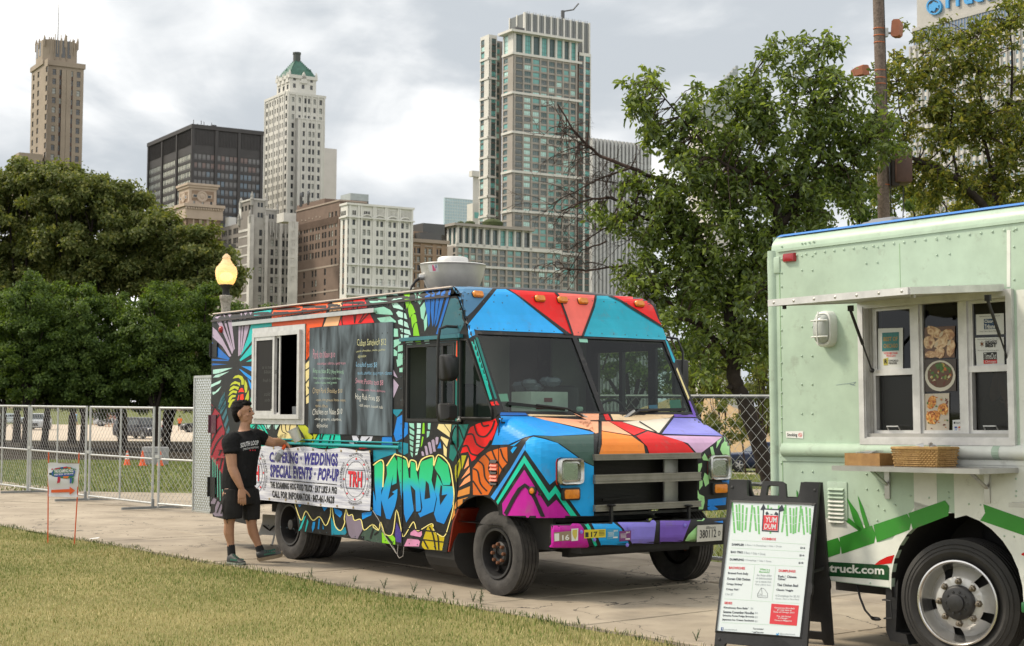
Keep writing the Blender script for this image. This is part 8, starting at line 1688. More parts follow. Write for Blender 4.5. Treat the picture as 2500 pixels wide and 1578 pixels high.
for px,w,h in(((2172,524),.22,.04),((2195,520),.26,.05)):
 q=s2(*px,.55);mb=MB().loft([[(q.x+a*s,.5+b_*s,z)for a,b_ in((-w/2,-.2),(w/2,-.2),(w/2,.2),(-w/2,.2))]for s,z in((1,3.10),(1,3.10+h*.7),(.8,3.10+h*1.6))]);mb.build('roof_vent',mat('vent_grey',(.16,.17,.19),.5),T2,bevel=.015)
# things on the shelf
def sh(x,y,v):p=s2(x,y,v);return V((p.x,v,SZ))
WB_=thing('wooden_box','small open wooden box of menu leaflets on the steel shelf','box',M=M2@MX.Translation(sh(*C7((1275,140))[0],-.17)))
wd=mat('pine_wood',(.40,.225,.075),.6,col2=(.27,.14,.045),vscale=14);wx,wy,wh_=.155,.085,.085
for nm,b_ in(('side_panel',(-wx,wx,-wy,-wy+.01)),('side_panel',(-wx,wx,wy-.01,wy)),('end_panel',(-wx,-wx+.01,-wy+.01,wy-.01)),('end_panel',(wx-.01,wx,-wy+.01,wy-.01))):mb=MB().box(*b_,.0,wh_);mb.build(nm,wd,WB_)
mb=MB().box(-wx+.01,wx-.01,-wy+.01,wy-.01,0,.008);mb.build('base',wd,WB_)
LFt=thing('leaflet_stack','fanned white menu leaflets lying in the small wooden box','leaflets',M=M2@MX.Translation(sh(*C7((1275,140))[0],-.17)))
for k in range(4):mb=MB().box(-.075,.085,-.055,.055,.083+.005*k,.085+.005*k,MX.Rotation(.1*k-.15,4,'Z')@MX.Rotation(-.06,4,'Y'));mb.build('leaflet',pw_,LFt)
mb=MB().box(-.02,.015,-.03,.0,.1045,.105);mb.build('leaflet_print',bred,LFt);mb=MB().box(-.06,-.03,-.04,.03,.1045,.105);mb.box(.03,.06,-.03,.03,.106,.1065);mb.build('leaflet_print',bam,LFt)
BK=thing('wicker_basket','woven wicker basket beside the wooden box on the steel shelf','basket',M=M2@MX.Translation(sh(*C7((1680,158))[0],-.19)))
wk=mat('wicker',(.30,.17,.055),.7,col2=(.45,.28,.10),vscale=30);bx_,by_,bh_=.185,.11,.125
for k in range(9):
 z=.008+k*.0138;a=[(-1,-1),(1,-1),(1,1),(-1,1)];n=26;path=[]
 per_=[(-bx_+2*bx_*i/n,-by_)for i in range(n)]+[(bx_,-by_+2*by_*i/14)for i in range(14)]+[(bx_-2*bx_*i/n,by_)for i in range(n)]+[(-bx_,by_-2*by_*i/14)for i in range(14)]
 pts3=[]
 for i,(x,y)in enumerate(per_):o=.006*(1 if(i+k)%2 else-1);L_=1+o/.15;f_=.93+.07*k/8;pts3.append((x*f_*L_,y*f_*L_,z))
 mb=MB().tube(pts3+[pts3[0]],.0062,5,cap=False);mb.build('weaver',wk,BK,smooth=60)
mb=MB()
for i,(x,y)in enumerate(per_[::2]):mb.tube([(x*.93,y*.93,0),(x,y,bh_)],.0045,5)
mb.box(-bx_*.9,bx_*.9,-by_*.9,by_*.9,0,.006);tag(mb.build('stakes',wk,BK),kind='stuff')
mb=MB();rim_=[(x*1.02,y*1.02,bh_)for x,y in per_];mb.tube(rim_+[rim_[0]],.011,6,cap=False);mb.build('rim',wk,BK,smooth=60)
NP=thing('paper_bundle','crumpled white paper sticking out of the wicker basket','paper',M=M2@MX.Translation(sh(*C7((1680,158))[0],-.19)));mb=MB();rq=random.Random(2)
for k in range(5):c=V((rq.uniform(-.05,.06),rq.uniform(-.04,.04),.12));mb.add([c+V((rq.uniform(-.04,.04),rq.uniform(-.03,.03),rq.uniform(0,.05)))for _ in range(4)],[(0,1,2),(0,2,3),(1,2,3)])
mb.build('paper',pw_,NP,fix=False)
# ---------------- A-frame menu board ----------------
aBL=V((1.487,11.23,0));dW=V((.853,-.522,0));dB=V((.522,.853,0));AW,AH,ALN=.70,1.205,.28
AF=thing('menu_board','black plastic A-frame menu board standing in front of the pale green truck','sign',aBL)
def af(s,t,o=0.):fr_=V((0,0,1))*AH*t+dB*ALN*t;nn=(dW.cross((V((0,0,AH))+dB*ALN).normalized()));return dW*AW*s+fr_+nn*o
nA=dW.cross((V((0,0,AH))+dB*ALN).normalized());
if nA.y>0:nA=-nA
def afp(s,t,o=0.):return dW*AW*s+V((0,0,1))*AH*t+dB*ALN*t+nA*o
bp_=mat('sign_plastic',(.020,.020,.021),.5,var=.25,vscale=9,bump=.1,bscale=120,spec=.4)
out=[(0,.0),(.10,.0),(.12,.03),(.88,.03),(.90,0),(1,0),(1,.34),(1.012,.36),(1.012,.40),(1,.42),(1,1.0),(.80,1.0),(.79,.93),(.775,.905),(.655,.905),(.63,.99),(.60,1.0),(.40,1.0),(.375,.99),(.36,.905),(.225,.905),(.21,.93),(.20,1.0),(0,1.0),(0,.42),(-.012,.40),(-.012,.36),(0,.34)]
hnd=[(.43,.915),(.57,.915),(.565,.965),(.55,.975),(.45,.975),(.435,.965)]
mb=MB().plate(out,[hnd],lambda s,t:afp(s,t,0),.035,-nA);mb.build('front_frame',bp_,AF,bevel=.006)
px2=lambda x,y,o=.004:(lambda d:(lambda t_:CAMP+d*t_-aBL)((aBL+nA*o-CAMP).dot(nA)/d.dot(nA)))(ray(x,y))
def aq(*q):return C7(*q)
pan=aq((262,440),(866,462),(760,1430),(150,1384));psd=mat('menu_sheet',(.66,.72,.74),.35)
mb=MB().add([px2(x,y,.003)for x,y in pan],[(0,1,2,3)]);pn=mb.build('menu_sheet',psd,AF,fix=False)
mb=MB();P4=[px2(x,y,.002)for x,y in aq((248,425),(882,448),(774,1446),(136,1398))];I4=[px2(x,y,.009)for x,y in pan];mb.add(P4+I4,[(0,1,5,4),(1,2,6,5),(2,3,7,6),(3,0,4,7)]);mb.build('clamp_rail',bp_,AF,fix=False)
mg_=mat('menu_green',(.16,.46,.15),.5);mr_=mat('menu_red',(.62,.035,.05),.5);mk=mat('menu_ink',(.02,.028,.045),.5);mgy=mat('menu_grey',(.26,.30,.33),.5);mln=mat('menu_line',(.40,.62,.42),.5)
def mt(t,q,m,bold=.02,o=.0045,**k):mb=MB();text_mb(mb,t,quadfn(*aq(*q),lambda x,y:px2(x,y,o)),bold=bold,**k);return mb.build('menu_text',m,pn,fix=False)
def mpq(q,m,o=.004,name='menu_block'):mb=MB().plate(aq(*q),[],lambda x,y:px2(x,y,o));return mb.build(name,m,pn,fix=False)
bamb=[(273,440,668),(300,460,646),(318,455,650),(340,462,662),(366,480,645),(402,462,660),(432,478,652),(458,468,676),(528,462,640),(548,480,672),(600,465,660),(640,478,662),(662,460,690),(692,482,668),(714,486,674),(732,478,668),(760,468,660),(784,488,680),(812,476,664),(836,486,676)]
for i,(x,y0,y1)in enumerate(bamb):dx=((i*37)%17-8)*1.2;mpq(((x-6+dx,y0),(x+7+dx,y0),(x+5-dx,y1),(x-8-dx,y1)),mg_,.004,'bamboo_stem');[mpq(((x-8,y0+(y1-y0)*f),(x+8,y0+(y1-y0)*f),(x+8,y0+(y1-y0)*f+3),(x-8,y0+(y1-y0)*f+3)),psd,.0042,'bamboo_joint')for f in(.3,.62)]
lg=mpq(((490,486),(615,492),(604,662),(480,654)),mk,.0046,'logo_frame');mpq(((500,496),(606,501),(598,652),(489,645)),psd,.0050,'logo_face');mpq(((496,536),(602,541),(596,650),(489,643)),mr_,.0054,'logo_red');mpq(((470,497),(494,452),(512,492),(498,502)),mk,.0048,'logo_ear');mpq(((596,496),(630,458),(648,502),(612,512)),mk,.0048,'logo_ear');mpq(((508,520),(520,507),(536,530),(512,536)),mk,.0056,'logo_eye');mpq(((570,532),(584,510),(602,524),(600,540)),mk,.0056,'logo_eye');mpq(((538,527),(566,528),(552,535)),mk,.0057,'logo_nose')
mt('YUM',((510,548),(592,552),(588,592),(506,588)),psd,.01,.006);mt('DUM',((503,598),(586,602),(581,640),(498,636)),psd,.01,.006)
mt('COMBOS',((482,700),(586,704),(584,722),(480,718)),mr_,.035)
for t,d_,pz,y in(('SAMPLER','2 Baos + 6 Dumplings + Side + Drink','$16',742),('BAO TRIO','3 Baos + Side + Drink','$14',797),('DUMPLING','6 Dumplings + Side + Drink','$10',852)):
 sft=(742-y)*.12;w1={'SAMPLER':92,'BAO TRIO':90,'DUMPLING':102}[t];w2={742:270,797:160,852:198}[y]
 mt(t,((260+sft,y),(260+w1+sft,y+4),(259+w1+sft,y+21),(259+sft,y+17)),mk,.03);mt(d_,((266+w1+sft,y+5),(266+w1+w2+sft,y+18),(265+w1+w2+sft,y+35),(265+w1+sft,y+22)),mgy,0.);mt(pz,((764+sft,y+26),(800+sft,y+28),(799+sft,y+45),(763+sft,y+43)),mk,.03)
mb=MB()
for a,b_ in(((262,718),(806,750)),((254,776),(800,805)),((248,832),(795,858)),((240,888),(788,915)),((205,1150),(758,1186)),((186,1325),(740,1350)),((430,902),(402,1155)),((584,912),(556,1168))):q=aq(a,b_);lineq(mb,q[0],q[1],.55,lambda x,y:px2(x,y,.0042),2)
mb.build('menu_lines',mln,pn,fix=False)
def mcol(t,x,y,w,h,m,bold=.025):mt(t,((x,y),(x+w,y+w*.045),(x+w-1,y+h+w*.045),(x-1,y+h)),m,bold)
for t,x,y,w,h,m,bo in(('BAOWICHES',240,912,118,19,mr_,.035),('Braised Pork Belly',234,953,148,20,mk,.025),('Korean Chili Chicken',229,992,168,19,mk,.025),('Crispy Shrimp*',223,1032,122,20,mk,.025),('Crispy Fish*',219,1071,98,19,mk,.025),('2 for $7',214,1108,56,18,mgy,0.),('DUMPLINGS',606,934,124,19,mr_,.035),('Pork /  Chinese',602,976,134,18,mk,.025),('Chives*',599,995,64,18,mk,.025),('Thai Chicken Basil',594,1038,154,19,mk,.025),('Classic Veggie',588,1076,124,20,mk,.025),('6 Dumplings for $5.50',583,1118,175,20,mgy,0.),('Choose 1 flavor or Mix n Match',581,1142,174,12,mgy,0.),('What is a',467,926,74,14,mg_,.02),('Baowich?',463,944,76,14,mg_,.02),('An Asian slider',445,968,110,16,mgy,0.),('of deliciousness',438,990,116,16,mgy,0.),('on a sweet rice',436,1014,114,16,mgy,0.),('flour pillow bun.',433,1038,116,16,mgy,0.),('SIDES',206,1171,58,18,mr_,.035),('Kimcheesy Rice Balls*',202,1206,184,19,mk,.025),('$4',400,1214,18,16,mgy,0.),('Sesame Cucumber Noodles',198,1236,226,19,mk,.025),('$4',432,1247,18,16,mgy,0.),('Sriracha Pecan Fudge Brownie',194,1265,232,18,mk,.025),('$3',432,1278,18,16,mgy,0.),('Japanese Ice Cream Sandwich',190,1294,234,18,mk,.025),('$3',430,1308,18,16,mgy,0.),('yumdumtruck',206,1368,94,17,mgy,0.),('Tax included',416,1364,76,12,mk,.02),('* staff favorite',408,1388,86,12,mk,.02),('@yumdumtruck',614,1400,112,17,mgy,0.)):mcol(t,x,y,w,h,m,bo)
mpq(((552,1186),(754,1200),(738,1350),(537,1334)),mr_,.004,'red_panel')
for t,x,y,w in(('Kimcheesy Rice Balls',574,1210,150),('#1 new item at',594,1224,108),('Taste of Chicago 2015',566,1240,156),('Top 100 Dishes',590,1272,106),('in Chicago -',600,1286,80),('Timeout Magazine',574,1302,128)):mt(t,((x,y),(x+w,y+w*.05),(x+w-1,y+14+w*.05),(x-1,y+14)),psd,.01,.0055,shear=.2)
mpq(((182,1360),(200,1361),(198,1384),(180,1383)),mat('social_blue',(.035,.08,.28),.5));mt('f',((188,1364),(196,1364),(195,1383),(187,1383)),psd,.03,.006);mpq(((586,1402),(598,1408),(606,1398),(608,1408),(600,1420),(588,1418)),mat('bird_blue',(.05,.30,.60),.5),name='social_mark')
mb=MB();bun=aq((452,1112),(478,1070),(500,1078),(522,1110),(524,1140),(512,1144),(450,1138),(448,1126),(452,1112));[lineq(mb,bun[i],bun[i+1],.7,lambda x,y:px2(x,y,.0045),2)for i in range(8)];q=aq((478,1072),(484,1118),(452,1114));lineq(mb,q[0],q[1],.7,lambda x,y:px2(x,y,.0045),2);lineq(mb,q[1],q[2],.7,lambda x,y:px2(x,y,.0045),2);q=aq((450,1128),(515,1130));lineq(mb,*q,.7,lambda x,y:px2(x,y,.0045),2);mb.build('bun_drawing',mk,pn,fix=False)
for s_,t_ in((.04,.955),(.96,.955),(.05,.87),(.95,.87),(.05,.05),(.95,.05)):mb=MB();R3=nA.to_track_quat('Z','Y').to_matrix().to_4x4();mb.lathe([(.012,0),(.011,.004),(.001,.006)],10,MX.Translation(afp(s_,t_,0))@R3);mb.build('screw',bp_,AF)
# rear leaf
def arp(s,t,o=0.):top=dB*(ALN+.05)+V((0,0,AH));bot=dB*.56;return dW*AW*s+bot.lerp(top,t)+dB*o
mb=MB().plate(out[:14]+[(.775,.905),(.225,.905)]+out[20:],[[(.12,.08),(.88,.08),(.88,.14),(.12,.14)]],lambda s,t:arp(s,t),.035,dB);mb.build('rear_frame',bp_,AF,bevel=.005)
for s_ in(.1,.9):mb=MB().tube([afp(s_-.06,.985,-.03),afp(s_+.06,.985,-.03)],.022,8);mb.build('hinge',bp_,AF,smooth=50)
mb=MB().bar(afp(.97,.48,-.04),arp(.97,.48,.0),.012,.02);mb.build('spreader',bp_,AF)
# ---------------- fences ----------------
galv=mat('galvanised',(.45,.46,.45),.45,.55,var=.12,vscale=12);galvd=mat('weathered_galvanised',(.20,.21,.21),.55,.4,var=.15,vscale=8)
def wire_mesh(mb,L,z0,z1,cell,w,dep=0.):
 """two families of zigzag wires, hooked through each other, in the x-z plane"""
 H=z1-z0;n=int(L/cell)
 nz=int(H/cell)
 for i in range(n):
  pts_=[(min(L,max(0,(i+.5)*cell+(cell/2 if(k+i)%2 else-cell/2)*1.04)),(.002 if k%2 else-.002),z0+H*k/nz)for k in range(nz+1)]
  for a,b in zip(pts_[:-1],pts_[1:]):
   d=V((b[0]-a[0],0,b[2]-a[2])).normalized();s_=V((-d.z,0,d.x))*w/2;y=V((0,w/2,0));a,b=V(a),V(b)
   mb.add([a+s_,a-s_*.5+y,a-s_*.5-y,b+s_,b-s_*.5+y,b-s_*.5-y],[(0,1,4,3),(1,2,5,4),(2,0,3,5)])
def panel(label,A,B,feetA,feetB,mid=.82,H=1.66,group='temporary fence panels',slabz=.0):
 A,B=V((*A,0)),V((*B,0));L=(B-A).length;rz=math.atan2(B.y-A.y,B.x-A.x);root=thing('fence_panel',label,'fence',A,rz,group)
 for x in(0.02,L-.02):mb=MB().tube([(x,0,.03),(x,0,H+.02)],.021,10);mb.build('post',galv,root,smooth=50)
 mb=MB().tube([(L/2,0,.09),(L/2,0,H)],.017,8);mb.build('centre_post',galv,root,smooth=50)
 for z in(.09,mid,H):mb=MB().tube([(.02,0,z),(L-.02,0,z)],.019 if z!=mid else .017,10);mb.build('rail',galv,root,smooth=50)
 mb=MB();wire_mesh(mb,L-.04,.09,H,.062,.0052);tag(mb.build('chain_link',mat('mesh_wire',(.42,.42,.41),.5,.3),root,fix=False,M=MX.Translation((.02,.022,0))),kind='stuff')
 for f,x in((feetA,.0),(feetB,L)):
  if f:mb=MB().bar((x-.55*math.sin(rz*0),-.55,.022),(x,.55,.022),.045,.04);mb.bar((x-.035,-.5,.022),(x-.035,.5,.022),.02,.03);mb.tube([(x,0,.03),(x,0,.16)],.026,8);mb.build('foot',galvd,root)
 mb=MB().box(-.05,.06,-.03,.03,mid+.02,mid+.07);mb.build('clamp',galv,root);return root
F0,F1,F2,F3=(-9.28,29.57),(-7.52,27.25),(-5.85,25.27),(-3.95,23.6)
panel('chain link fence panel cut off by the left picture edge',(-11.1,31.9),(-9.32,29.63),0,0)
panel('chain link fence panel behind the yard sign',(-9.26,29.54),(-7.56,27.30),1,1)
panel('chain link fence panel between the yard sign and the orange cones',(-7.48,27.20),(-5.90,25.33),0,1)
panel('chain link fence panel running in behind the open tread plate door',(-5.80,25.22),(-3.95,23.60),0,0)
TF=thing('tall_fence','tall chain link fence with a dark top rail behind the painted truck\'s nose','fence',V((-2.9,21.9,0)),math.atan2(-.70,.714));TLn=13.2;hT=1.86
for k in range(5):mb=MB().tube([(k*3.25+.3,0,0),(k*3.25+.3,0,hT+.02)],.026,9);mb.build('post',galvd,TF,smooth=50)
for z in(hT,.92,.09):mb=MB().tube([(0,0,z),(TLn,0,z)],.022,9);mb.build('rail',galvd if z>.5 else galv,TF,smooth=50)
mb=MB();wire_mesh(mb,TLn,.09,hT,.07,.0042);tag(mb.build('chain_link',galv,TF,fix=False,M=MX.Translation((0,-.026,0))),kind='stuff')
for k in range(24):mb=MB();x=.4+k*.55;mb.tube([(x,.026*math.cos(t),hT+.026*math.sin(t))for t in np.linspace(0,2*PI,9)],.003,4,cap=False);mb.build('wire_tie',galv,TF)
# ---------------- yard sign ----------------
ya=gnd(117,1330);yb=gnd(182,1334);YS=thing('yard_sign','white yard sign with a colourful pig and an orange arrow on two orange stakes','yard sign',ya)
yp=lambda x,y,o=0.:at(x,y,ya.y-o)-ya;C3=lambda*q:[(80+x/6.333,1100+y/6.333)for x,y in q];ora=mat('stake_orange',(.62,.085,.012),.5)
for q in(((245,28),(238,700),(234,1440)),((715,38),(690,700),(640,1470))):mb=MB();pq=[yp(*C3(a)[0],-.006)for a in q];pq[-1].z=-.05;mb.tube(pq,.0075,7);mb.build('stake',ora,YS,smooth=50)
mb=MB();n_=14
for o in(0,.004):pass
q4=C3((230,188),(717,195),(690,722),(244,712));f_=quadfn(*q4,lambda x,y:yp(x,y,.012));wv=lambda s,t:f_(s,t)+V((0,.008*math.sin(s*7+t*4)+.012*math.sin(t*9),0))
mb.loft([[wv(i/n_,j/n_)for i in range(n_+1)]for j in range(n_+1)],closed=False);mb.build('sheet',mat('coroplast',(.66,.66,.68),.5),YS,smooth=60,fix=False)
mb=MB().loft([[wv(s,t)+V((0,-.003,0))for s in(0,.5,1)]for t in(.985,1.0)],closed=False);mb.build('top_hem',mat('hem_brown',(.25,.13,.09),.6),YS,fix=False)
yq=lambda o:(lambda x,y:yp(x,y,.030+o))
def ypoly(s,m,o,name):mb=MB().plate(C3(*P(s)),[],yq(o));mb.build(name,m,YS,fix=False)
arw=mat('arrow_orange',(.68,.10,.015),.55);ypoly('285,610 570,597 570,560 655,622 570,688 570,645 283,655',arw,.002,'arrow')
pc=dict(g=mat('pig_green',(.015,.16,.06),.5),r=mat('pig_red',(.45,.02,.05),.5),b=mat('pig_blue',(.03,.08,.35),.5),o=mat('pig_orange',(.6,.16,.02),.5),k=MATS['plate_ink'])
ypoly('252,350 290,345 320,300 345,275 420,262 520,248 590,260 640,285 655,330 640,400 600,425 520,437 440,432 400,415 340,410 300,395 285,380 256,378',pc['g'],.002,'pig_body')
for s,c,nm in(('283,285 318,280 315,300 290,300','r','pig_ear'),('335,282 420,262 430,275 340,300','r','pig_patch'),('470,256 520,248 540,270 480,282','r','pig_patch'),('430,262 470,258 470,280 435,285','b','pig_patch'),('290,345 318,310 318,400 300,392','b','pig_patch'),('330,360 620,345 640,390 520,395 340,410','b','pig_patch'),('540,262 585,262 590,290 550,285','o','pig_patch'),('620,290 652,320 650,360 622,360','b','pig_patch'),('250,350 285,348 282,380 256,378','k','pig_snout'),('385,405 432,415 425,470 410,505 392,500 372,515 380,470','r','pig_leg'),('572,430 605,425 602,480 590,512 572,512','b','pig_leg'),('610,425 635,420 630,480 620,512 600,512','g','pig_leg'),('640,280 655,275 650,290 675,285 672,298 650,298','g','pig_tail'),('470,400 560,395 540,432 470,432','o','pig_patch')):ypoly(s,pc[c],.0035,nm)
mb=MB();text_mb(mb,'THE ROAMING HOG',quadfn(*C3((328,298),(625,280),(628,335),(330,352)),yq(.006)),bold=.03);text_mb(mb,'FOOD TRUCK · EAT LIKE A PIG',quadfn(*C3((330,362),(628,345),(628,368),(330,390)),yq(.006)),bold=.03);mb.build('lettering',mat('letter_white',(.75,.75,.75),.5),YS,fix=False)
lt=thing('paper_scrap','small white scrap of paper lying on the lawn near the yard sign','litter',gnd(230,1328)+V((0,0,.06)));mb=MB().add([(-.06,-.02,0),(.05,-.03,.01),(.06,.03,.02),(-.05,.03,.005)],[(0,1,2,3)]);mb.build('paper',pw_,lt,fix=False)
# ---------------- lamp post ----------------
LYd=29.6;lb=at(545,1100,LYd);lb.z=0;LP=thing('lamp_post','lit acorn street lamp on a fluted concrete post behind the painted truck','street lamp',lb);lz=lambda y:at(545,y,LYd).z;lr=lambda px:px*LYd/FPX
agg=mat('aggregate_concrete',(.40,.375,.335),.9,col2=(.20,.185,.165),vscale=26,bump=.7,bscale=45,detail=3)
mb=MB().lathe([(lr(30),0),(lr(30),.25),(lr(20),.5),(lr(14),lz(800)),(lr(11),lz(760)),(lr(11.5),lz(748)),(lr(14.5),lz(731)),(lr(15.8),lz(729)),(lr(15.8),lz(723)),(lr(14),lz(721.5)),(.01,lz(721.5))],16);mb.build('post',agg,LP,smooth=35)
mb=MB().lathe([(lr(9),lz(722)),(lr(8.5),lz(708)),(lr(12),lz(702)),(lr(17.5),lz(696.5)),(lr(17),lz(695)),(.01,lz(695))],24);mb.build('globe_holder',blkp,LP,smooth=35)
def globe_mat():
 m=bpy.data.materials.new('lamp_globe');m.use_nodes=True;N=m.node_tree.nodes;L=m.node_tree.links;N.remove(N['Principled BSDF']);d=N.new('ShaderNodeBsdfDiffuse');d.inputs[0].default_value=(.80,.76,.68,1);t=N.new('ShaderNodeBsdfTranslucent');t.inputs[0].default_value=(.95,.85,.68,1);g=N.new('ShaderNodeBsdfTransparent');g.inputs[0].default_value=(1,.86,.62,1)
 x=N.new('ShaderNodeMixShader');x.inputs[0].default_value=.55;L.new(d.outputs[0],x.inputs[1]);L.new(t.outputs[0],x.inputs[2]);y=N.new('ShaderNodeMixShader');y.inputs[0].default_value=.42;L.new(x.outputs[0],y.inputs[1]);L.new(g.outputs[0],y.inputs[2]);L.new(y.outputs[0],N['Material Output'].inputs[0]);return m
gp=[(690,.0),(0,0)];mb=MB().lathe([(lr(16.5),lz(696)),(lr(21),lz(689)),(lr(25),lz(678)),(lr(26.6),lz(668)),(lr(26.2),lz(660)),(lr(23.5),lz(652)),(lr(18.5),lz(648)),(lr(18.5),lz(646)),(lr(15),lz(643)),(lr(10),lz(634)),(lr(9),lz(632)),(lr(10.5),lz(630)),(lr(10),lz(628)),(lr(6),lz(623)),(lr(2.5),lz(620)),(.003,lz(619.5))],32);mb.build('globe',globe_mat(),LP,smooth=50)
mb=MB().tube([(0,0,lz(621)),(0,0,lz(612))],[lr(1.2),lr(.6)],6);mb.build('finial',blkp,LP)
mb=MB().ball((0,0,lz(676)),(lr(17),lr(17),lr(11)),16);mb.build('bulb',emis('sodium_bulb',(1,.50,.10),5.0),LP,smooth=True)
mb=MB().ball((0,0,lz(673)),(lr(9),lr(9),lr(8)),14);mb.build('bulb_core',emis('sodium_core',(1,.78,.42),9),LP,smooth=True)
# ---------------- concrete pole with loudspeakers ----------------
PY=34.6;pa=at(2158,1150,PY);pa.z=gz(pa.x,pa.y)-.1;PO=thing('concrete_pole','tall leaning concrete pole carrying rust coloured loudspeakers','pole',pa);pw3=lambda x,y,d=0.:at(x,y,PY+d)-pa;pr_=lambda px:px*PY/FPX
mb=MB().tube([V((.03,0,0)),pw3(2158,530),pw3(2152,250),pw3(2144,0),pw3(2137,-200)],[pr_(15.5),pr_(14.8),pr_(14.2),pr_(13.2),pr_(12.5)],14);mb.build('shaft',mat('pole_aggregate',(.215,.165,.135),.9,col2=(.10,.075,.062),vscale=22,bump=.6,bscale=40,detail=3),PO,smooth=50)
bandm=mat('strap_orange',(.42,.12,.04),.6);rustb=mat('rust_brown_case',(.30,.10,.045),.55,var=.12,vscale=6);dbr=mat('dark_brown_case',(.075,.034,.022),.6,var=.15,vscale=6)
for y in(71,88,105,173,191,206,452):x=2144+(y)*.033;c=pw3(x,y);mb=MB().lathe([(pr_(14.6),-.012),(pr_(14.9),0),(pr_(14.6),.012)],16,MX.Translation(c)@MX.Rotation(.05,4,'Y'));mb.build('strap',bandm,PO)
def speaker_horn(name,c,w,h,d,ry,m,tilt=0.):
 M_=MX.Translation(c)@MX.Rotation(ry,4,'Z')@MX.Rotation(tilt,4,'Y');mb=MB();rg=[[M_@V((a*s,y,b*s))for a,b in((-w,-h*.8),(-w*.6,-h),(w*.6,-h),(w,-h*.8),(w,h*.8),(w*.6,h),(-w*.6,h),(-w,h*.8))]for y,s in((-d,.96),(-d*.9,1),(d*.2,.92),(d,.6))];mb.loft(rg);return mb.build(name,m,PO,smooth=30)
speaker_horn('loudspeaker',pw3(2192,73),pr_(11),pr_(22),.22,-.5,rustb,.08);mb=MB().tube([pw3(2156,80),pw3(2186,82)],.03,8);mb.box(*[v for p_ in zip(pw3(2150,84)-V((.05,.06,.06)),pw3(2162,76)+V((.05,.06,.06)))for v in p_]);mb.build('speaker_arm',galv,PO)
speaker_horn('loudspeaker',pw3(2098,175),pr_(11),pr_(13),.22,.5,rustb,-.1);mb=MB().tube([pw3(2108,180),pw3(2140,184)],.03,8);mb.build('speaker_arm',galv,PO)
for(x,y,w,h,m,d)in((2200,412,20,38,dbr,.30),(2182,420,10,38,mat('case_black',(.03,.02,.018),.6),.2)):c=pw3(x,y);mb=MB().box(c.x-pr_(w),c.x+pr_(w),c.y-d,c.y+d,c.z-pr_(h),c.z+pr_(h),None);mb.build('loudspeaker_cabinet',m,PO,bevel=.03)
mb=MB().tube([pw3(2156,-60,-.15),pw3(2161,100,-.18),pw3(2165,240,-.18),pw3(2172,380,-.18),pw3(2176,520,-.16)],.012,6);mb.tube([pw3(2205,455),pw3(2206,500),pw3(2204,540)],.012,6);mb.build('cable',blkp,PO)
# ---------------- cones and barrier block ----------------
C2_=lambda x,y:(220+x/5.068,960+y/5.068);oc=mat('cone_orange',(.78,.10,.01),.5);wt_=mat('cone_white',(.7,.7,.68),.5)
def cone(label,x,yb,hpx,stripes=False):
 p=gnd(*C2_(x,yb));s=p.y/FPX/5.068;H=hpx*s;R=H*.19;root=thing('traffic_cone',label,'traffic cone',p,rr.uniform(0,3),'orange traffic cones beyond the fence');mb=MB();b=R*1.25
 mb.box(-b,b,-b,b,0,H*.05);mb.build('base',oc,root,bevel=.01);zs=[.05,.42,.62,.72,.85,1.0]if stripes else[.05,1.0]
 rad=lambda t:R*(1-t)+H*.035
 for i in range(len(zs)-1):mb=MB().lathe([(rad(zs[i]),H*zs[i]),(rad(zs[i+1]),H*zs[i+1])]+([(.001,H)]if i==len(zs)-2 else[]),16);mb.build('body' if i%2==0 else 'white_band',oc if i%2==0 else wt_,root,smooth=40)
cone('orange traffic cone with white bands, leftmost of the row',458,893,180,True);cone('orange traffic cone in front of the pale concrete block',647,900,185);cone('orange traffic cone right of the pale concrete block',866,900,180);cone('orange traffic cone half hidden at the right end of the row',900,882,172)
p=gnd(*C2_(700,892))+V((0,1.1,0));p.z=gz(p.x,p.y);s=p.y/FPX/5.068;CBk=thing('concrete_block','pale grey concrete block lying behind the orange cones','block',p);mb=MB().box(-152*s,152*s,-.2,.2,0,218*s);mb.build('block',mat('block_concrete',(.30,.30,.31),.9,var=.12,vscale=3),CBk,bevel=.02);mb=MB().box(-150*s,100*s,-.204,-.2,150*s,153*s);mb.build('joint',ironm,CBk)
# ---------------- folding stool behind the man ----------------
C4=lambda x,y:(500+x/3.5333,970+y/3.5333);fs=gnd(*C4(540,1275));FS=thing('folding_step','white legged folding step stool under the painted truck','step stool',fs);fp_=lambda x,y,d=0.:at(*C4(x,y),fs.y+d)-fs
for a,b in(((500,1090),(462,1205)),((608,1165),(580,1278)),((520,1095),(480,1190))):mb=MB().bar(fp_(*a),fp_(*b),.035,.02);mb.build('leg',mat('white_metal',(.65,.65,.64),.4),FS)
mb=MB().bar(fp_(495,1098),fp_(610,1105),.03,.25);mb.build('tread',MATS['white_metal'],FS);mb=MB().tube([fp_(505,1105,-.05),fp_(540,1135,-.05),fp_(560,1150,-.05),fp_(600,1110,-.05)],.012,6);mb.build('brace',blkp,FS);mb=MB().bar(fp_(580,1272),fp_(575,1284),.05,.03);mb.build('rubber_foot',blkp,FS)
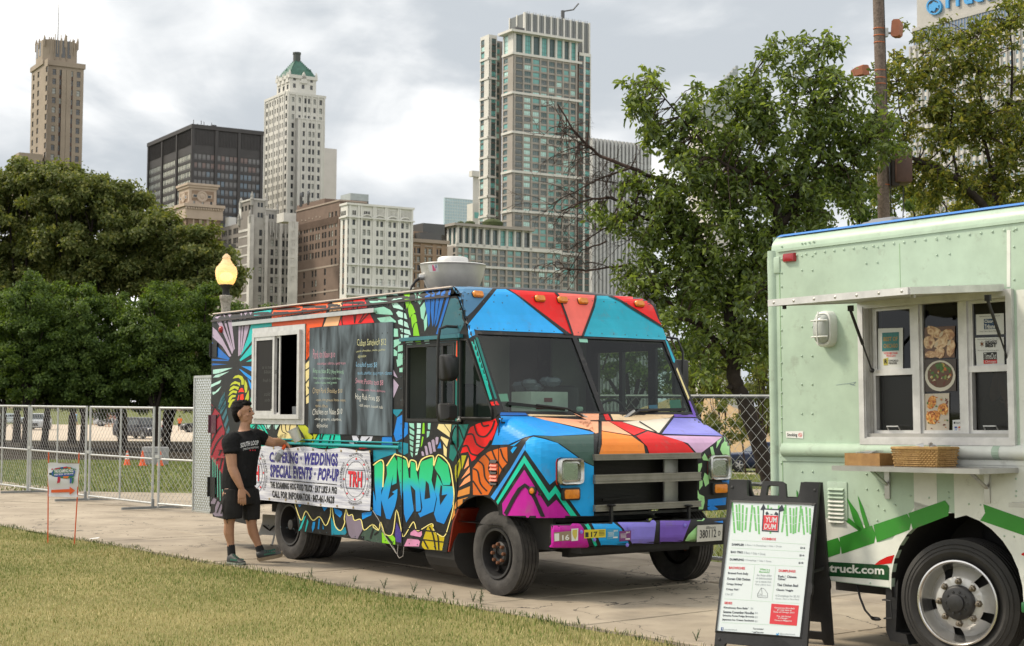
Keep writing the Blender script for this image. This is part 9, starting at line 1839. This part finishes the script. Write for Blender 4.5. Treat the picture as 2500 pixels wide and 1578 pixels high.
# ---------------- vehicles on the street ----------------
carglass=mat('car_glass',(.02,.03,.035),.08,spec=.8);tyre_c=mat('car_tyre',(.02,.02,.02),.8);rimc=mat('alloy',(.45,.46,.47),.35,.6);headl=mat('headlamp',(.7,.72,.74),.15,spec=.8);taill=mat('tail_lamp',(.4,.02,.02),.3)
KINDS=dict(suv=dict(L=4.7,W=1.85,H=1.75,hood=1.02,belt=1.08,cb=(.26,.33,.94,.985),deck=1.08),sedan=dict(L=4.75,W=1.82,H=1.45,hood=.92,belt=.95,cb=(.30,.43,.72,.90),deck=.99),pickup=dict(L=5.3,W=1.9,H=1.75,hood=1.1,belt=1.12,cb=(.27,.35,.95,.985),deck=1.1))
def car(label,cat,kind,p,rz,colr,group,roof=None):
 k=KINDS[kind];L,W,H=k['L'],k['W'],k['H'];pn_=paint(colr,1,.25)if isinstance(colr,str)else colr;root=thing('parked_car',label,cat,p,rz,group);w=W/2
 st=[(0.0,.32,.70,.80),(.03,.26,k['hood']*.86,.93),(.10,.24,k['hood']*.95,1),(k['cb'][0],.23,k['hood'],1),(.5,.22,k['belt'],1),(.75,.23,k['belt']+.01,1),(k['cb'][3],.25,k['deck'],.99),(.975,.30,k['deck']*.97,.93),(1.0,.36,k['deck']*.75,.86)]
 mb=MB();rg=[]
 for f,z0,z1,ws in st:x=f*L;zz=(z0+z1)*.5;rg.append([(x,-w*ws*.92,z0),(x,-w*ws,z0+.12),(x,-w*ws,zz),(x,-w*ws*.97,z1-.06),(x,-w*ws*.88,z1),(x,w*ws*.88,z1),(x,w*ws*.97,z1-.06),(x,w*ws,zz),(x,w*ws,z0+.12),(x,w*ws*.92,z0)])
 mb.loft(rg);mb.build('body',pn_,root,smooth=38)
 a,b,c,d=[f*L for f in k['cb']];zb=k['belt']-.03;wi=w*.93;wt2=w*.74
 cab=[[(a,-wi,zb),(a,wi,zb)],[(b,-wt2,H-.05),(b,wt2,H-.05)],[(b+.25,-wt2,H),(b+.25,wt2,H)],[(c-.2,-wt2,H),(c-.2,wt2,H)],[(c,-wt2,H-.07),(c,wt2,H-.07)],[(d,-wi,zb),(d,wi,zb)]]
 mb=MB();v=[p_ for q in cab for p_ in q];mb.add(v,[(0,1,3,2),(2,3,5,4),(4,5,7,6),(6,7,9,8),(8,9,11,10),(0,2,4,6,8,10),(1,11,9,7,5,3)]);mb.build('roof',roof or pn_,root,smooth=30)
 n1=1.012
 def gl(name,q):mb=MB().add(q,[tuple(range(len(q)))]);mb.build(name,carglass,root,fix=False)
 lerp=lambda p_,q_,t:V(p_).lerp(V(q_),t);gl('windscreen',[lerp(cab[0][0],cab[1][0],.1)+V((-.012,.12,.01)),lerp(cab[0][1],cab[1][1],.1)+V((-.012,-.12,.01)),lerp(cab[0][1],cab[1][1],.93)+V((-.012,-.1,.01)),lerp(cab[0][0],cab[1][0],.93)+V((-.012,.1,.01))])
 gl('rear_window',[lerp(cab[5][0],cab[4][0],.15)+V((.012,.12,.01)),lerp(cab[5][1],cab[4][1],.15)+V((.012,-.12,.01)),lerp(cab[5][1],cab[4][1],.9)+V((.012,-.08,.01)),lerp(cab[5][0],cab[4][0],.9)+V((.012,.08,.01))])
 for sgn in(-1,1):
  def sp_(x,t):y=(wi+(wt2-wi)*t+.008)*sgn;return V((x,y,zb+.04+(H-.13-zb)*t))
  xa=lambda t:a+(b-a)*t+.16;xd=lambda t:d+(c-d)*t-.14;m1=(a+d)/2-.1;m2=m1+(d-a)*.28
  for s_,(x0,x1)in enumerate(((xa,lambda t:m1-.04),(lambda t:m1+.04,(lambda t:min(m2,xd(t)-.3))),((lambda t:min(m2,xd(t)-.3)+.07),xd))):gl('side_window',[sp_(x0(.06),.06),sp_(x1(.06),.06),sp_(x1(.94),.94),sp_(x0(.94),.94)])
  for fx_ in(.17,.81):
   M_=MX.Translation((fx_*L,sgn*(w-.09),.33))@MX.Rotation(-sgn*PI/2,4,'X');wo=bpy.data.objects.new('wheel',None);COL.objects.link(wo);wo.parent=root;wo.matrix_local=M_
   mb=MB().lathe([(.20,-.09),(.31,-.10),(.335,-.06),(.335,.06),(.31,.10),(.21,.10)],20);mb.build('tyre',tyre_c,wo,smooth=40);mb=MB().lathe([(.215,.085),(.2,.06),(.001,.07)],20);mb.build('rim',tyre_c,wo)
   mb=MB()
   for q in range(5):t=2*PI*q/5;mb.bar((0,0,.085),(.20*math.cos(t),.20*math.sin(t),.085),.06,.02,up=(0,0,1))
   mb.lathe([(.215,.09),(.195,.095)],20);mb.build('spokes',rimc,wo)
   mb=MB().lathe([(.40,0),(.40,.012),(.36,.012)],20,MX.Translation((fx_*L,sgn*(w+.002),.36))@MX.Rotation(-sgn*PI/2,4,'X'));mb.build('wheel_arch',blkp,root)
  mb=MB().box(.03*L-.02,.10*L,sgn*w*.55,sgn*w*.93,k['hood']*.72,k['hood']*.86);mb.build('headlight',headl,root,bevel=.02);mb=MB().box(.965*L,L*.995,sgn*w*.6,sgn*w*.93,k['deck']*.7,k['deck']*.9);mb.build('tail_light',taill,root,bevel=.02)
  mb=MB().box(a+.28,a+.42,sgn*w*1.0,sgn*w*1.14,zb+.02,zb+.14);mb.build('mirror',pn_,root,bevel=.02)
 mb=MB().box(-.012,.03,-w*.5,w*.5,.42,k['hood']*.66);mb.build('grille',blkp,root);mb=MB().box(.02,L*.98,-w*.88,w*.88,.20,.30);mb.build('underbody',blkp,root);return root
p=gnd(362,1071);car('dark grey suv driving past beyond the orange cones','suv','suv',p+V((1.0,-1,0)),2.5,'3c3e44','cars on the far street')
p=gnd(455,1056);car('black sedan parked just left of the tread plate door','car','sedan',p+V((-1,2,0)),.35,'17181c','cars on the far street')
p=gnd(262,1041);car('white suv parked behind the group of walking people','suv','suv',p+V((2.6,2,0)),PI+.1,'c9cccf','cars on the far street')
p=gnd(20,1036);car('pale blue white car at the left picture edge','car','sedan',p+V((2.2,2,0)),PI+.3,'b9c4c9','cars on the far street')
p=gnd(88,1050);car('silver pickup fronted vehicle between the left tree trunks','pickup','pickup',p+V((-.3,0,0)),PI/2+.1,'a9adb0','cars on the far street')
p=gnd(1803,1149);p=V((p.x-1.0,p.y-0,p.z));car('dark blue sedan parked behind the tall fence left of the crooked trunk','car','sedan',p,.12,'242c42','cars on the right hand street')
# bicycle leaning by a trunk
p=gnd(22,1052);BI=thing('bicycle','dark bicycle leaning against a park tree at the far left','bicycle',p,.1);s=1.6
for x in(-.5,.5):mb=MB().tube([(x*s+.33*s*math.cos(t),0,.33*s+.33*s*math.sin(t))for t in np.linspace(0,2*PI,21)],.03,5,cap=False);mb.build('wheel',tyre_c,BI)
mb=MB();A_,B_,C_,D_,E_=[V((x*s,0,z*s))for x,z in((-.5,.33),(-.1,.3),(-.18,.8),(.36,.8),(.5,.33))]
for a,b in((A_,B_),(A_,C_),(B_,C_),(B_,D_),(C_,D_),(D_,E_)):mb.tube([a,b],.025,6)
mb.build('frame',mat('bike_frame',(.03,.03,.035),.4),BI);mb=MB().box(-.3*s,-.08*s,-.06,.06,.88*s,.92*s);mb.tube([C_,C_+V((0,0,.1*s))],.02,6);mb.build('saddle',blkp,BI);mb=MB().tube([D_+V((0,0,.0)),D_+V((-.02,0,.14*s))],.02,6);mb.tube([D_+V((0,-.28,.14*s)),D_+V((0,.28,.14*s))],.02,6);mb.build('handlebar',blkp,BI)
# ---------------- people ----------------
skin=mat('skin',(.40,.215,.135),.5,var=.08,vscale=12,spec=.35);hair=mat('black_hair',(.006,.005,.005),.75,bump=.6,bscale=120,spec=.15);cloth_b=mat('black_cotton',(.014,.014,.015),.85,var=.25,vscale=7,bump=.3,bscale=30,spec=.15);cloth_s=mat('charcoal_shorts',(.022,.021,.021),.85,var=.2,vscale=5,bump=.35,bscale=14,spec=.15)
def ringE(c,ax,ay,rx,ry,n=16,pw=1.):return[c+ax*(rx*math.copysign(abs(math.cos(t))**pw,math.cos(t)))+ay*(ry*math.copysign(abs(math.sin(t))**pw,math.sin(t)))for t in np.linspace(0,2*PI,n+1)[:-1]]
def limb(mb,P,R,n=12,flat=1.,up=V((0,0,1))):
 rg=[];k=len(P)
 for i in range(k):
  d=(P[min(i+1,k-1)]-P[max(i-1,0)]).normalized();x=d.cross(up)if abs(d.dot(up))<.95 else d.cross(V((0,1,0)));x.normalize();y=d.cross(x);rg.append(ringE(P[i],x,y,R[i],R[i]*flat,n))
 mb.loft(rg)
def capsule_path(mb,P,R,n=12):
 Q=[];Rr=[]
 for i in range(len(P)-1):
  p0,p1,p2,p3=P[max(i-1,0)],P[i],P[i+1],P[min(i+2,len(P)-1)]
  for k in range(5):t=k/5;Q.append(.5*((2*p1)+(p2-p0)*t+(2*p0-5*p1+4*p2-p3)*t*t+(3*p1-p0-3*p2+p3)*t**3));Rr.append(R[i]+(R[i+1]-R[i])*t)
 Q.append(P[-1]);Rr.append(R[-1]);limb(mb,Q,Rr,n);mb.ball(Q[0],Rr[0]*.98,10);mb.ball(Q[-1],Rr[-1]*.98,10)
def remeshed(mb,name,m,parent,vox,smooth_it=4,M=None):
 me=mb.mesh(name,m);o=bpy.data.objects.new(name,me);COL.objects.link(o);r_=o.modifiers.new('r','REMESH');r_.mode='VOXEL';r_.voxel_size=vox;r_.use_smooth_shade=True
 if smooth_it:s_=o.modifiers.new('s','SMOOTH');s_.iterations=smooth_it;s_.factor=.5
 bpy.context.view_layer.update();m2=bpy.data.meshes.new_from_object(o.evaluated_get(bpy.context.evaluated_depsgraph_get()));bpy.data.objects.remove(o);m2.name=name
 if not m2.materials:m2.materials.append(m)
 m2.polygons.foreach_set('use_smooth',[True]*len(m2.polygons));return link(name,m2,parent,M)
# the man by the window: joints from the photograph, depth from where he stands
MY=16.86;mo=gnd(*C4(265,1425));mo.z=0;MAN=thing('person','man in black t-shirt and shorts leaning on the painted truck with a spray bottle','person',mo)
J=lambda x,y,d=0.:at(*C4(x,y),MY+d)-mo
X_,Y_,Z_=V((1,0,0)),V((0,1,0)),V((0,0,1))
body=MB();sR,sL=J(222,372,-.14),J(462,322,.20);hipR,hipL=J(225,830,-.08),J(395,830,.16);pel=J(310,820,.04);chest=J(335,430,.03);neck=J(340,275,.04);wst=J(300,690,.03)
sh_ax=(sL-sR).normalized();fw=Z_.cross(sh_ax).normalized()*-1
if fw.x<0:fw=-fw
hip_ax=(hipL-hipR).normalized();fh=V((hip_ax.y,-hip_ax.x,0)).normalized();fh=fh if fh.x>0 else-fh
body.loft([ringE(p_,sh_ax,fw,a,b)for p_,a,b in((pel,.13,.10),(wst,.13,.095),(J(315,560,.03),.155,.115),(chest,.165,.118),(J(338,350,.03),.12,.09),(neck,.058,.062))])
capsule_path(body,[J(336,300,.04),J(352,215,.05)],[.062,.055])
# arms
elR,wrR=J(237,610,-.20),J(312,778,-.22);capsule_path(body,[sR,J(226,490,-.18),elR],[.068,.064,.052]);capsule_path(body,[elR,J(268,680,-.215),wrR],[.054,.052,.033])
elL,wrL=J(582,392,.24),J(688,400,.34);capsule_path(body,[sL,J(520,368,.23),elL],[.066,.062,.05]);capsule_path(body,[elL,J(635,388,.30),wrL],[.052,.048,.033])
# legs
knR,anR=J(212,1085,-.08),J(225,1325,-.05);capsule_path(body,[hipR,J(212,960,-.09),knR],[.095,.082,.058]);capsule_path(body,[knR,J(208,1165,-.06),J(222,1250,-.05),anR],[.056,.058,.042,.036])
knL,anL=J(402,1085,.10),J(478,1325,.16);capsule_path(body,[hipL,J(398,960,.12),knL],[.095,.082,.058]);capsule_path(body,[knL,J(418,1165,.13),J(452,1250,.15),anL],[.056,.058,.042,.036])
# head in profile, looking right
hc=J(330,140,.05);hr=.098;fwd=V((.97,-.18,.10)).normalized();upv=(Z_-fwd*Z_.dot(fwd)).normalized();sd_=fwd.cross(upv);hk=1.14;fwd,sd_,upv=fwd*hk,sd_*hk,upv*hk;HM=MX(((fwd.x,sd_.x,upv.x,hc.x),(fwd.y,sd_.y,upv.y,hc.y),(fwd.z,sd_.z,upv.z,hc.z),(0,0,0,1)))
hb=lambda x,y,z,r_:body.ball(HM@V((x,y,z)),r_,12,HM.to_3x3().to_4x4()if isinstance(r_,tuple)else None)
hb(-.008,0,.03,(.100,.078,.088));hb(.025,0,-.03,(.066,.062,.082));hb(.052,0,-.085,(.034,.036,.026));hb(.04,0,-.062,(.045,.05,.032));hb(.072,0,.038,(.02,.052,.014))
hb(.098,0,-.012,(.020,.014,.015));hb(.087,0,.012,(.013,.011,.026));hb(.082,0,-.045,(.016,.024,.0085));hb(.079,0,-.058,(.015,.022,.008))
for s_ in(-1,1):hb(-.008,s_*.076,-.008,(.020,.010,.032));hb(.055,s_*.038,-.022,(.025,.022,.02))
def hand(base,d,palmn,side,curl,scale=1.,spread=.12,mb=body):
 """palm plus four jointed fingers and a thumb; d = finger direction, palmn = palm normal, side = towards the thumb"""
 d=d.normalized();palmn=(palmn-d*palmn.dot(d)).normalized();sx=d.cross(palmn);sx=sx if sx.dot(side)>0 else-sx;k=.092*scale
 mb.loft([ringE(base+d*k*t,sx,palmn,a*scale,b*scale,12)for t,a,b in((-.15,.026,.02),(.2,.034,.019),(.6,.041,.0165),(1.0,.040,.0135))])
 for i,(o,L_)in enumerate(((.030,.072),(.010,.080),(-.010,.074),(-.030,.058))):
  p_=base+d*k*.92+sx*o*scale;dd=(d+sx*(o/.03)*spread*.5).normalized();pts_=[p_-dd*.02];c=curl*(1+.1*i)
  for s_,f in enumerate((.45,.32,.25)):a=c*(.6+.4*s_);dd=(dd*math.cos(a)+palmn*math.sin(a)).normalized();p_=p_+dd*L_*f*scale;pts_.append(p_)
  limb(mb,pts_,[.0105*scale,.0100*scale,.0092*scale,.0078*scale],8);mb.ball(pts_[-1],.0078*scale,8)
  for q in pts_[1:-1]:mb.ball(q,.0098*scale,8)
 p_=base+d*k*.25+sx*.030*scale;td=(d*.62+sx*.7+palmn*.35).normalized();pts_=[p_-td*.01]
 for f in(.034,.028,.024):p_=p_+td*f*scale;pts_.append(p_);td=(td+d*.25+palmn*.15*(1+curl)).normalized()
 limb(mb,pts_,[.015*scale,.0125*scale,.0110*scale,.0085*scale],8);mb.ball(pts_[-1],.0085*scale,8)
hand(wrR+(wrR-elR).normalized()*.015,J(318,900,-.23)-wrR,V((-.3,.9,0)),V((1,-.2,0)),.22,1.12)
hand(wrL+(wrL-elL).normalized()*.01,J(742,425,.36)-wrL,V((-.25,.0,-1)),V((.2,-1,0)),.55,1.1)
bodyo=remeshed(body,'body',skin,MAN,.0055,3)
eye=MB();br=MB()
for s_ in(-1,1):
 eye.ball(HM@V((.0835,s_*.033,.013)),.0095,8);c=[HM@V((.088-.016*t*t,s_*(.014+.034*t),.036+.004*math.sin(t*3)))for t in(0,.5,1)];br.tube(c,[.004,.005,.003],6)
eye.build('eyes',mat('eye_dark',(.02,.014,.012),.2),MAN,smooth=True);br.build('eyebrows',hair,MAN);mb=MB().loft([[HM@V((.0955-abs(y)*9*abs(y),y,-.0515+o))for y in(-.02,-.01,0,.01,.02)]for o in(-.004,.0,.004)],closed=False);mb.build('lips',mat('lip',(.30,.11,.085),.45),MAN)
hm=MB();HB=lambda x,y,z,r_:hm.ball(HM@V((x,y,z)),r_,14,HM.to_3x3().to_4x4());HB(-.022,0,.050,(.092,.0805,.078));HB(-.058,0,.010,(.052,.076,.080));HB(.034,0,.088,(.060,.064,.032));HB(-.02,0,.108,(.075,.060,.026));HB(-.066,0,-.045,(.030,.054,.040));HB(-.02,0,.03,(.045,.0815,.05))
rh=random.Random(3)
for _ in range(46):a=rh.uniform(-.085,.085);b_=rh.uniform(-.05,.05);q=HM@V((a,b_,.105-a*a*3));hm.tube([q,q+upv*rh.uniform(.018,.038)+fwd*rh.uniform(-.02,.02)],[.010,.003],5)
remeshed(hm,'hair',hair,MAN,.006,1)
# t-shirt
ts=MB();ts.loft([ringE(p_,sh_ax,fw,a,b,20,.85)for p_,a,b in((J(295,775,.03),.20,.165),(J(295,690,.03),.198,.165),(J(312,560,.03),.198,.16),(chest,.21,.16),(J(336,365,.03),.20,.135),(J(338,325,.035),.125,.098),(J(340,288,.04),.078,.076))])
capsule_path(ts,[sR+V((.03,.03,.015)),sR+V((-.005,-.012,-.02)),J(228,452,-.175)],[.085,.094,.088]);capsule_path(ts,[sL+V((-.03,-.02,-.01)),J(490,350,.215),J(508,364,.225)],[.082,.078,.072]);limb(ts,[J(228,450,-.175),J(232,480,-.178)],[.09,.092])
rs=random.Random(8)
for _ in range(14):
 y=rs.uniform(560,760);x=rs.uniform(170,300);q=J(x,y,-.11);ts.tube([q,q+V((rs.uniform(.08,.16),-.01,rs.uniform(-.06,.03)))],[.012,.006],6)
tso=remeshed(ts,'t_shirt',cloth_b,MAN,.009,3)
# shorts
so_=MB();so_.loft([ringE(p_,hip_ax,fh,a,b,18)for p_,a,b in((J(296,715,.03),.175,.14),(J(302,800,.04),.19,.16),(J(308,870,.04),.19,.165),(J(310,920,.04),.17,.15))])
limb(so_,[J(245,800,-.06),J(238,900,-.08),J(238,980,-.09),J(240,1048,-.09)],[.115,.118,.112,.108],16);limb(so_,[J(385,800,.10),J(398,900,.11),J(402,980,.12),J(403,1055,.12)],[.105,.105,.098,.094],16)
for _ in range(10):y=rs.uniform(800,1000);x=rs.choice((rs.uniform(160,260),rs.uniform(350,440)));q=J(x,y,-.16 if x<300 else .02);so_.tube([q,q+V((rs.uniform(-.03,.03),0,-rs.uniform(.08,.16)))],[.012,.007],6)
remeshed(so_,'shorts',cloth_s,MAN,.010,3)
# socks and shoes
sk_=mat('sock_black',(.012,.012,.013),.9);shoe_m=mat('shoe_black',(.02,.022,.022),.6);shoe_g=mat('shoe_green',(.03,.12,.085),.6);sole_m=mat('shoe_sole',(.24,.185,.12),.8,var=.2,vscale=20);sole_w=mat('shoe_sole_pale',(.22,.24,.21),.7)
for a,b in(((226,1285,-.05),(232,1375,-.05)),((466,1290,.155),(497,1372,.16))):mb=MB();capsule_path(mb,[J(*a),J(*b)],[.044,.046]);mb.build('sock',sk_,MAN,smooth=60)
def shoe(heel,toe,up,w,sole,soleh,L_up):
 d=(toe-heel);L_=d.length;d.normalize();up=(up-d*up.dot(d)).normalized();s_=d.cross(up);mb=MB();rg=[]
 prof=[(0,.55,.02,.075),(.06,.8,0,.10),(.25,.88,0,.115),(.42,.86,0,.095),(.60,.98,0,.068),(.80,1.,0,.055),(.93,.8,.0,.045),(1,.4,.01,.03)]
 for f,ws,z0,z1 in prof:c=heel+d*L_*f;rg.append([c+s_*(w*ws*a)+up*(z0+soleh+(z1-soleh)*b)for a,b in((-.95,0),(-1,.3),(-.75,.75),(-.3,1),(.3,1),(.75,.75),(1,.3),(.95,0))])
 mb.loft(rg);o=mb.build('shoe',shoe_m,MAN,smooth=50);mb=MB().loft([[heel+d*L_*f+s_*(w*ws*1.04*a)+up*(z0+soleh*b)for a,b in((-1,0),(-1,1),(1,1),(1,0))]for f,ws,z0,z1 in prof]);mb.build('sole',sole,o,smooth=40)
 mb=MB()
 for f in(.36,.44,.52,.60):c=heel+d*L_*f;z=.108-(f-.3)*.13;mb.tube([c+s_*w*.55+up*(z-.01),c+up*(z+.008),c-s_*w*.55+up*(z-.01)],.0045,5)
 mb.build('laces',shoe_g,o);mb=MB().loft([[heel+d*L_*f+s_*w*(a*1.01)+up*(soleh+.02+.02*b)for a,b in((.95,0),(.98,1))]for f in(.3,.45,.6,.75)],closed=False);mb.loft([[heel+d*L_*f-s_*w*(a*1.01)+up*(soleh+.02+.02*b)for a,b in((.95,0),(.98,1))]for f in(.3,.45,.6,.75)],closed=False);mb.build('shoe_trim',shoe_g,o)
hR=J(205,1418,-.05);hR.z=.0;tR=hR+V((.20,-.16,0));shoe(hR,tR,Z_,.048,sole_w,.022,.1)
hL=J(455,1428,.15);hL.z=.012;tL=hL+V((.275,.03,.055));shoe(hL,tL,V((-.15,-.25,1)),.052,sole_m,.040,.1)
# print on the shirt: thrown onto the cloth
bvt=BVHTree.FromPolygons([v.co for v in tso.data.vertices],[tuple(p_.vertices)for p_ in tso.data.polygons])
def onshirt(x,y):
 d=ray(*C4(x,y)).normalized();h=bvt.ray_cast(CAMP-mo,d);
 return(h[0]+h[1]*.003)if h[0]is not None else J(x,y,-.15)
shw=mat('shirt_print',(.62,.62,.62),.8)
def arcq(s,t,x0,x1,y0,y1,hgt,bow):x=x0+(x1-x0)*s;y=y0+(y1-y0)*s+bow*((s-.5)**2*4-1)+hgt*(1-t);return onshirt(x,y)
mb=MB();text_mb(mb,'SOUTH LOOP',lambda s,t:arcq(s,t,308,462,398,372,42,6),bold=.03);mb.build('shirt_lettering',shw,MAN,fix=False);mb=MB();text_mb(mb,'STRENGTH & CONDITIONING',lambda s,t:arcq(s,t,330,464,443,424,16,3),bold=.01);mb.build('shirt_lettering',shw,MAN,fix=False)
mb=MB()
for x in(390,412,431):c=onshirt(x,458);mb.ball(c,(.008,.003,.008),6)
mb.build('shirt_stars',bred,MAN)
# spray bottle in his hand, paper cup on the truck's rail
ba,bb_=J(683,432,.30),J(610,552,.27);SB_=thing('spray_bottle','clear spray bottle with an orange nozzle held in the man\'s hand','bottle',mo);ax_=(bb_-ba);Lb=ax_.length;q_=MX.Translation(ba)@ax_.to_track_quat('Z','Y').to_matrix().to_4x4()
mb=MB().lathe([(.014,.015),(.016,.035),(.034,.06),(.036,.07),(.036,Lb-.01),(.03,Lb),(.001,Lb)],18,q_);mb.build('bottle',mat('clear_plastic',(.60,.62,.66),.25,spec=.6),SB_,smooth=45);mb=MB().lathe([(.0365,.085),(.0368,.17)],18,q_);mb.build('label',mat('bottle_label',(.40,.41,.43),.6,col2=(.10,.10,.11),vscale=60),SB_,smooth=50);mb=MB().lathe([(.001,-.03),(.016,-.03),(.02,-.012),(.018,.03)],12,q_);mb.build('nozzle',mat('nozzle_orange',(.80,.10,.01),.45),SB_,smooth=40)
cu=(M1@sidept(*[722,1063],-.09));CU=thing('paper_cup','white paper cup tilted on the painted truck\'s rail beside the man\'s hand','cup',cu);cd_=(V((-.16,0,.33))).normalized();q_=cd_.to_track_quat('Z','Y').to_matrix().to_4x4()
mb=MB().lathe([(.001,-.075),(.045,-.075),(.047,-.07),(.060,.068),(.064,.07),(.064,.078),(.058,.078),(.044,-.06)],24,q_);mb.build('cup',mat('cup_white',(.60,.59,.56),.5),CU,smooth=40)
# the arm of someone working inside the green truck
PW=thing('person','person in dark clothes inside the green truck, arm visible through the right lower pane','person',M=M2);K2=lambda x,y,v:s2(*C8((x,y))[0],v);mb=MB();c=K2(1400,900,.50)
hd=K2(1378,700,.42);mb.loft([ringE(V((c.x+dx,c.y,z)),X_,Y_,a,b)for dx,z,a,b in((0,.62,.16,.12),(0,1.2,.17,.12),(0,1.55,.19,.12),(0,1.72,.19,.11),(0,1.80,.06,.06))]);mb.ball((c.x,c.y-.02,1.98),(.078,.10,.115),12);mb.ball((c.x,c.y-.12,1.96),(.014,.02,.02),8);capsule_path(mb,[V((c.x-.15,c.y,1.70)),K2(1392,1005,.34),],[.055,.045]);capsule_path(mb,[K2(1392,1005,.34),K2(1405,1100,.28),K2(1418,1165,.24)],[.045,.04,.03])
hand(K2(1418,1168,.24),K2(1430,1240,.20)-K2(1418,1168,.24),V((1,.3,0)),V((0,-1,0)),.35,1.0,mb=mb);remeshed(mb,'body',skin,PW,.009,2)
mb=MB().loft([ringE(V((c.x,c.y,z)),X_,Y_,a,b)for z,a,b in((.60,.18,.14),(1.2,.19,.14),(1.55,.21,.14),(1.71,.205,.125),(1.79,.08,.07))]);capsule_path(mb,[V((c.x-.15,c.y,1.70)),K2(1391,985,.355)],[.068,.056]);remeshed(mb,'shirt',cloth_b,PW,.014,2);mb=MB().ball((c.x,c.y+.015,2.01),(.085,.105,.105),12);mb.build('hair',hair,PW,smooth=True)
# far walkers
def walker(label,px,hpx,top,bot,ph,grp='people walking along the far street',skinm=skin,hold=0):
 p=gnd(*px);s=p.y/FPX*hpx/1.7;root=thing('person',label,'person',p,ph,grp);k=hpx*p.y/FPX/1.72;v=lambda x,y,z:V((x,y,z))*k;st_=.22
 mb=MB().loft([ringE(v(0,0,z),X_,Y_,a*k,b*k,10)for z,a,b in((.85,.12,.16),(1.05,.11,.145),(1.3,.125,.18),(1.42,.09,.15),(1.48,.05,.055),(1.52,.045,.045))]);mb.ball(v(.02,0,1.62),tuple(q*k for q in(.095,.078,.115)),10);mb.ball(v(.115,0,1.61),.018*k,6)
 for s_ in(-1,1):
  d=s_*st_;capsule_path(mb,[v(0,.09*s_,.88),v(d*.5+.05,.09*s_,.48),v(d,.09*s_,.08)],[.085*k,.06*k,.042*k],8);capsule_path(mb,[v(d,.09*s_,.05),v(d+.16,.09*s_,.04)],[.045*k,.035*k],8)
  e=v(-d*.5,.23*s_,1.12);capsule_path(mb,[v(0,.19*s_,1.39),e,v(-d*.6+(.12 if not hold else .3),.22*s_,.88 if not hold else 1.25)],[.05*k,.042*k,.03*k],8)
 remeshed(mb,'body',skinm,root,.028,1);mb=MB().loft([ringE(v(0,0,z),X_,Y_,a*k,b*k,10)for z,a,b in((.84,.14,.18),(1.05,.13,.165),(1.3,.145,.20),(1.44,.08,.12))]);[capsule_path(mb,[v(0,.19*s_,1.39),v(-.1*s_,.23*s_,1.2)],[.066*k,.056*k],8)for s_ in(-1,1)];remeshed(mb,'top',top,root,.03,1)
 mb=MB();[capsule_path(mb,[v(0,.08*s_,.86),v(s_*st_*.5+.05,.09*s_,.5)],[.11*k,.085*k],8)for s_ in(-1,1)];remeshed(mb,'shorts',bot,root,.03,1);mb=MB().ball(v(-.01,0,1.66),tuple(q*k for q in(.1,.085,.1)),8);mb.build('hair',hair,root,smooth=True)
CL=lambda n,c:mat('cloth_'+n,c,.85);D1=lambda x,y:(x/5.067,940+y/5.067)
walker('walker in a maroon top beside the white suv',D1(1325,520),37,CL('maroon',(.22,.03,.04)),CL('grey',(.15,.15,.16)),0.2);walker('walker in a tan top just right of the maroon top',D1(1362,522),36,CL('tan',(.45,.27,.18)),CL('dark',(.03,.03,.035)),.1,hold=1);walker('walker in a pink and grey top, last of the group',D1(1408,520),35,CL('pink',(.42,.25,.27)),CL('grey',(.15,.15,.16)),.4)
walker('walker in a white shirt and dark red shorts left of the white suv',D1(1175,498),36,CL('white',(.68,.68,.68)),CL('darkred',(.2,.02,.04)),2.8);walker('walker in a pale top and jeans near the white shirt',D1(1215,500),30,CL('pale',(.55,.55,.57)),CL('denim',(.1,.14,.22)),3.);walker('walker in a blue top and red trousers between the trunks',D1(905,500),32,CL('blue',(.10,.24,.45)),CL('red',(.4,.03,.03)),3.1);walker('walker in a light blue cap and jeans between the trunks',D1(938,498),33,CL('sky',(.22,.42,.62)),CL('denim',(.1,.14,.22)),3.)
walker('walker in an orange vest beyond the black sedan',C2_(1108,470),37,CL('orange',(.75,.14,.02)),CL('dark',(.03,.03,.035)),2.);walker('walker in dark clothes right of the tree trunk',C2_(1000,480),34,CL('dark',(.03,.03,.035)),CL('grey',(.15,.15,.16)),1.);walker('walker in a white top at the tree trunk behind the cones',C2_(893,470),30,CL('white',(.68,.68,.68)),CL('darkred',(.2,.02,.04)),.5)
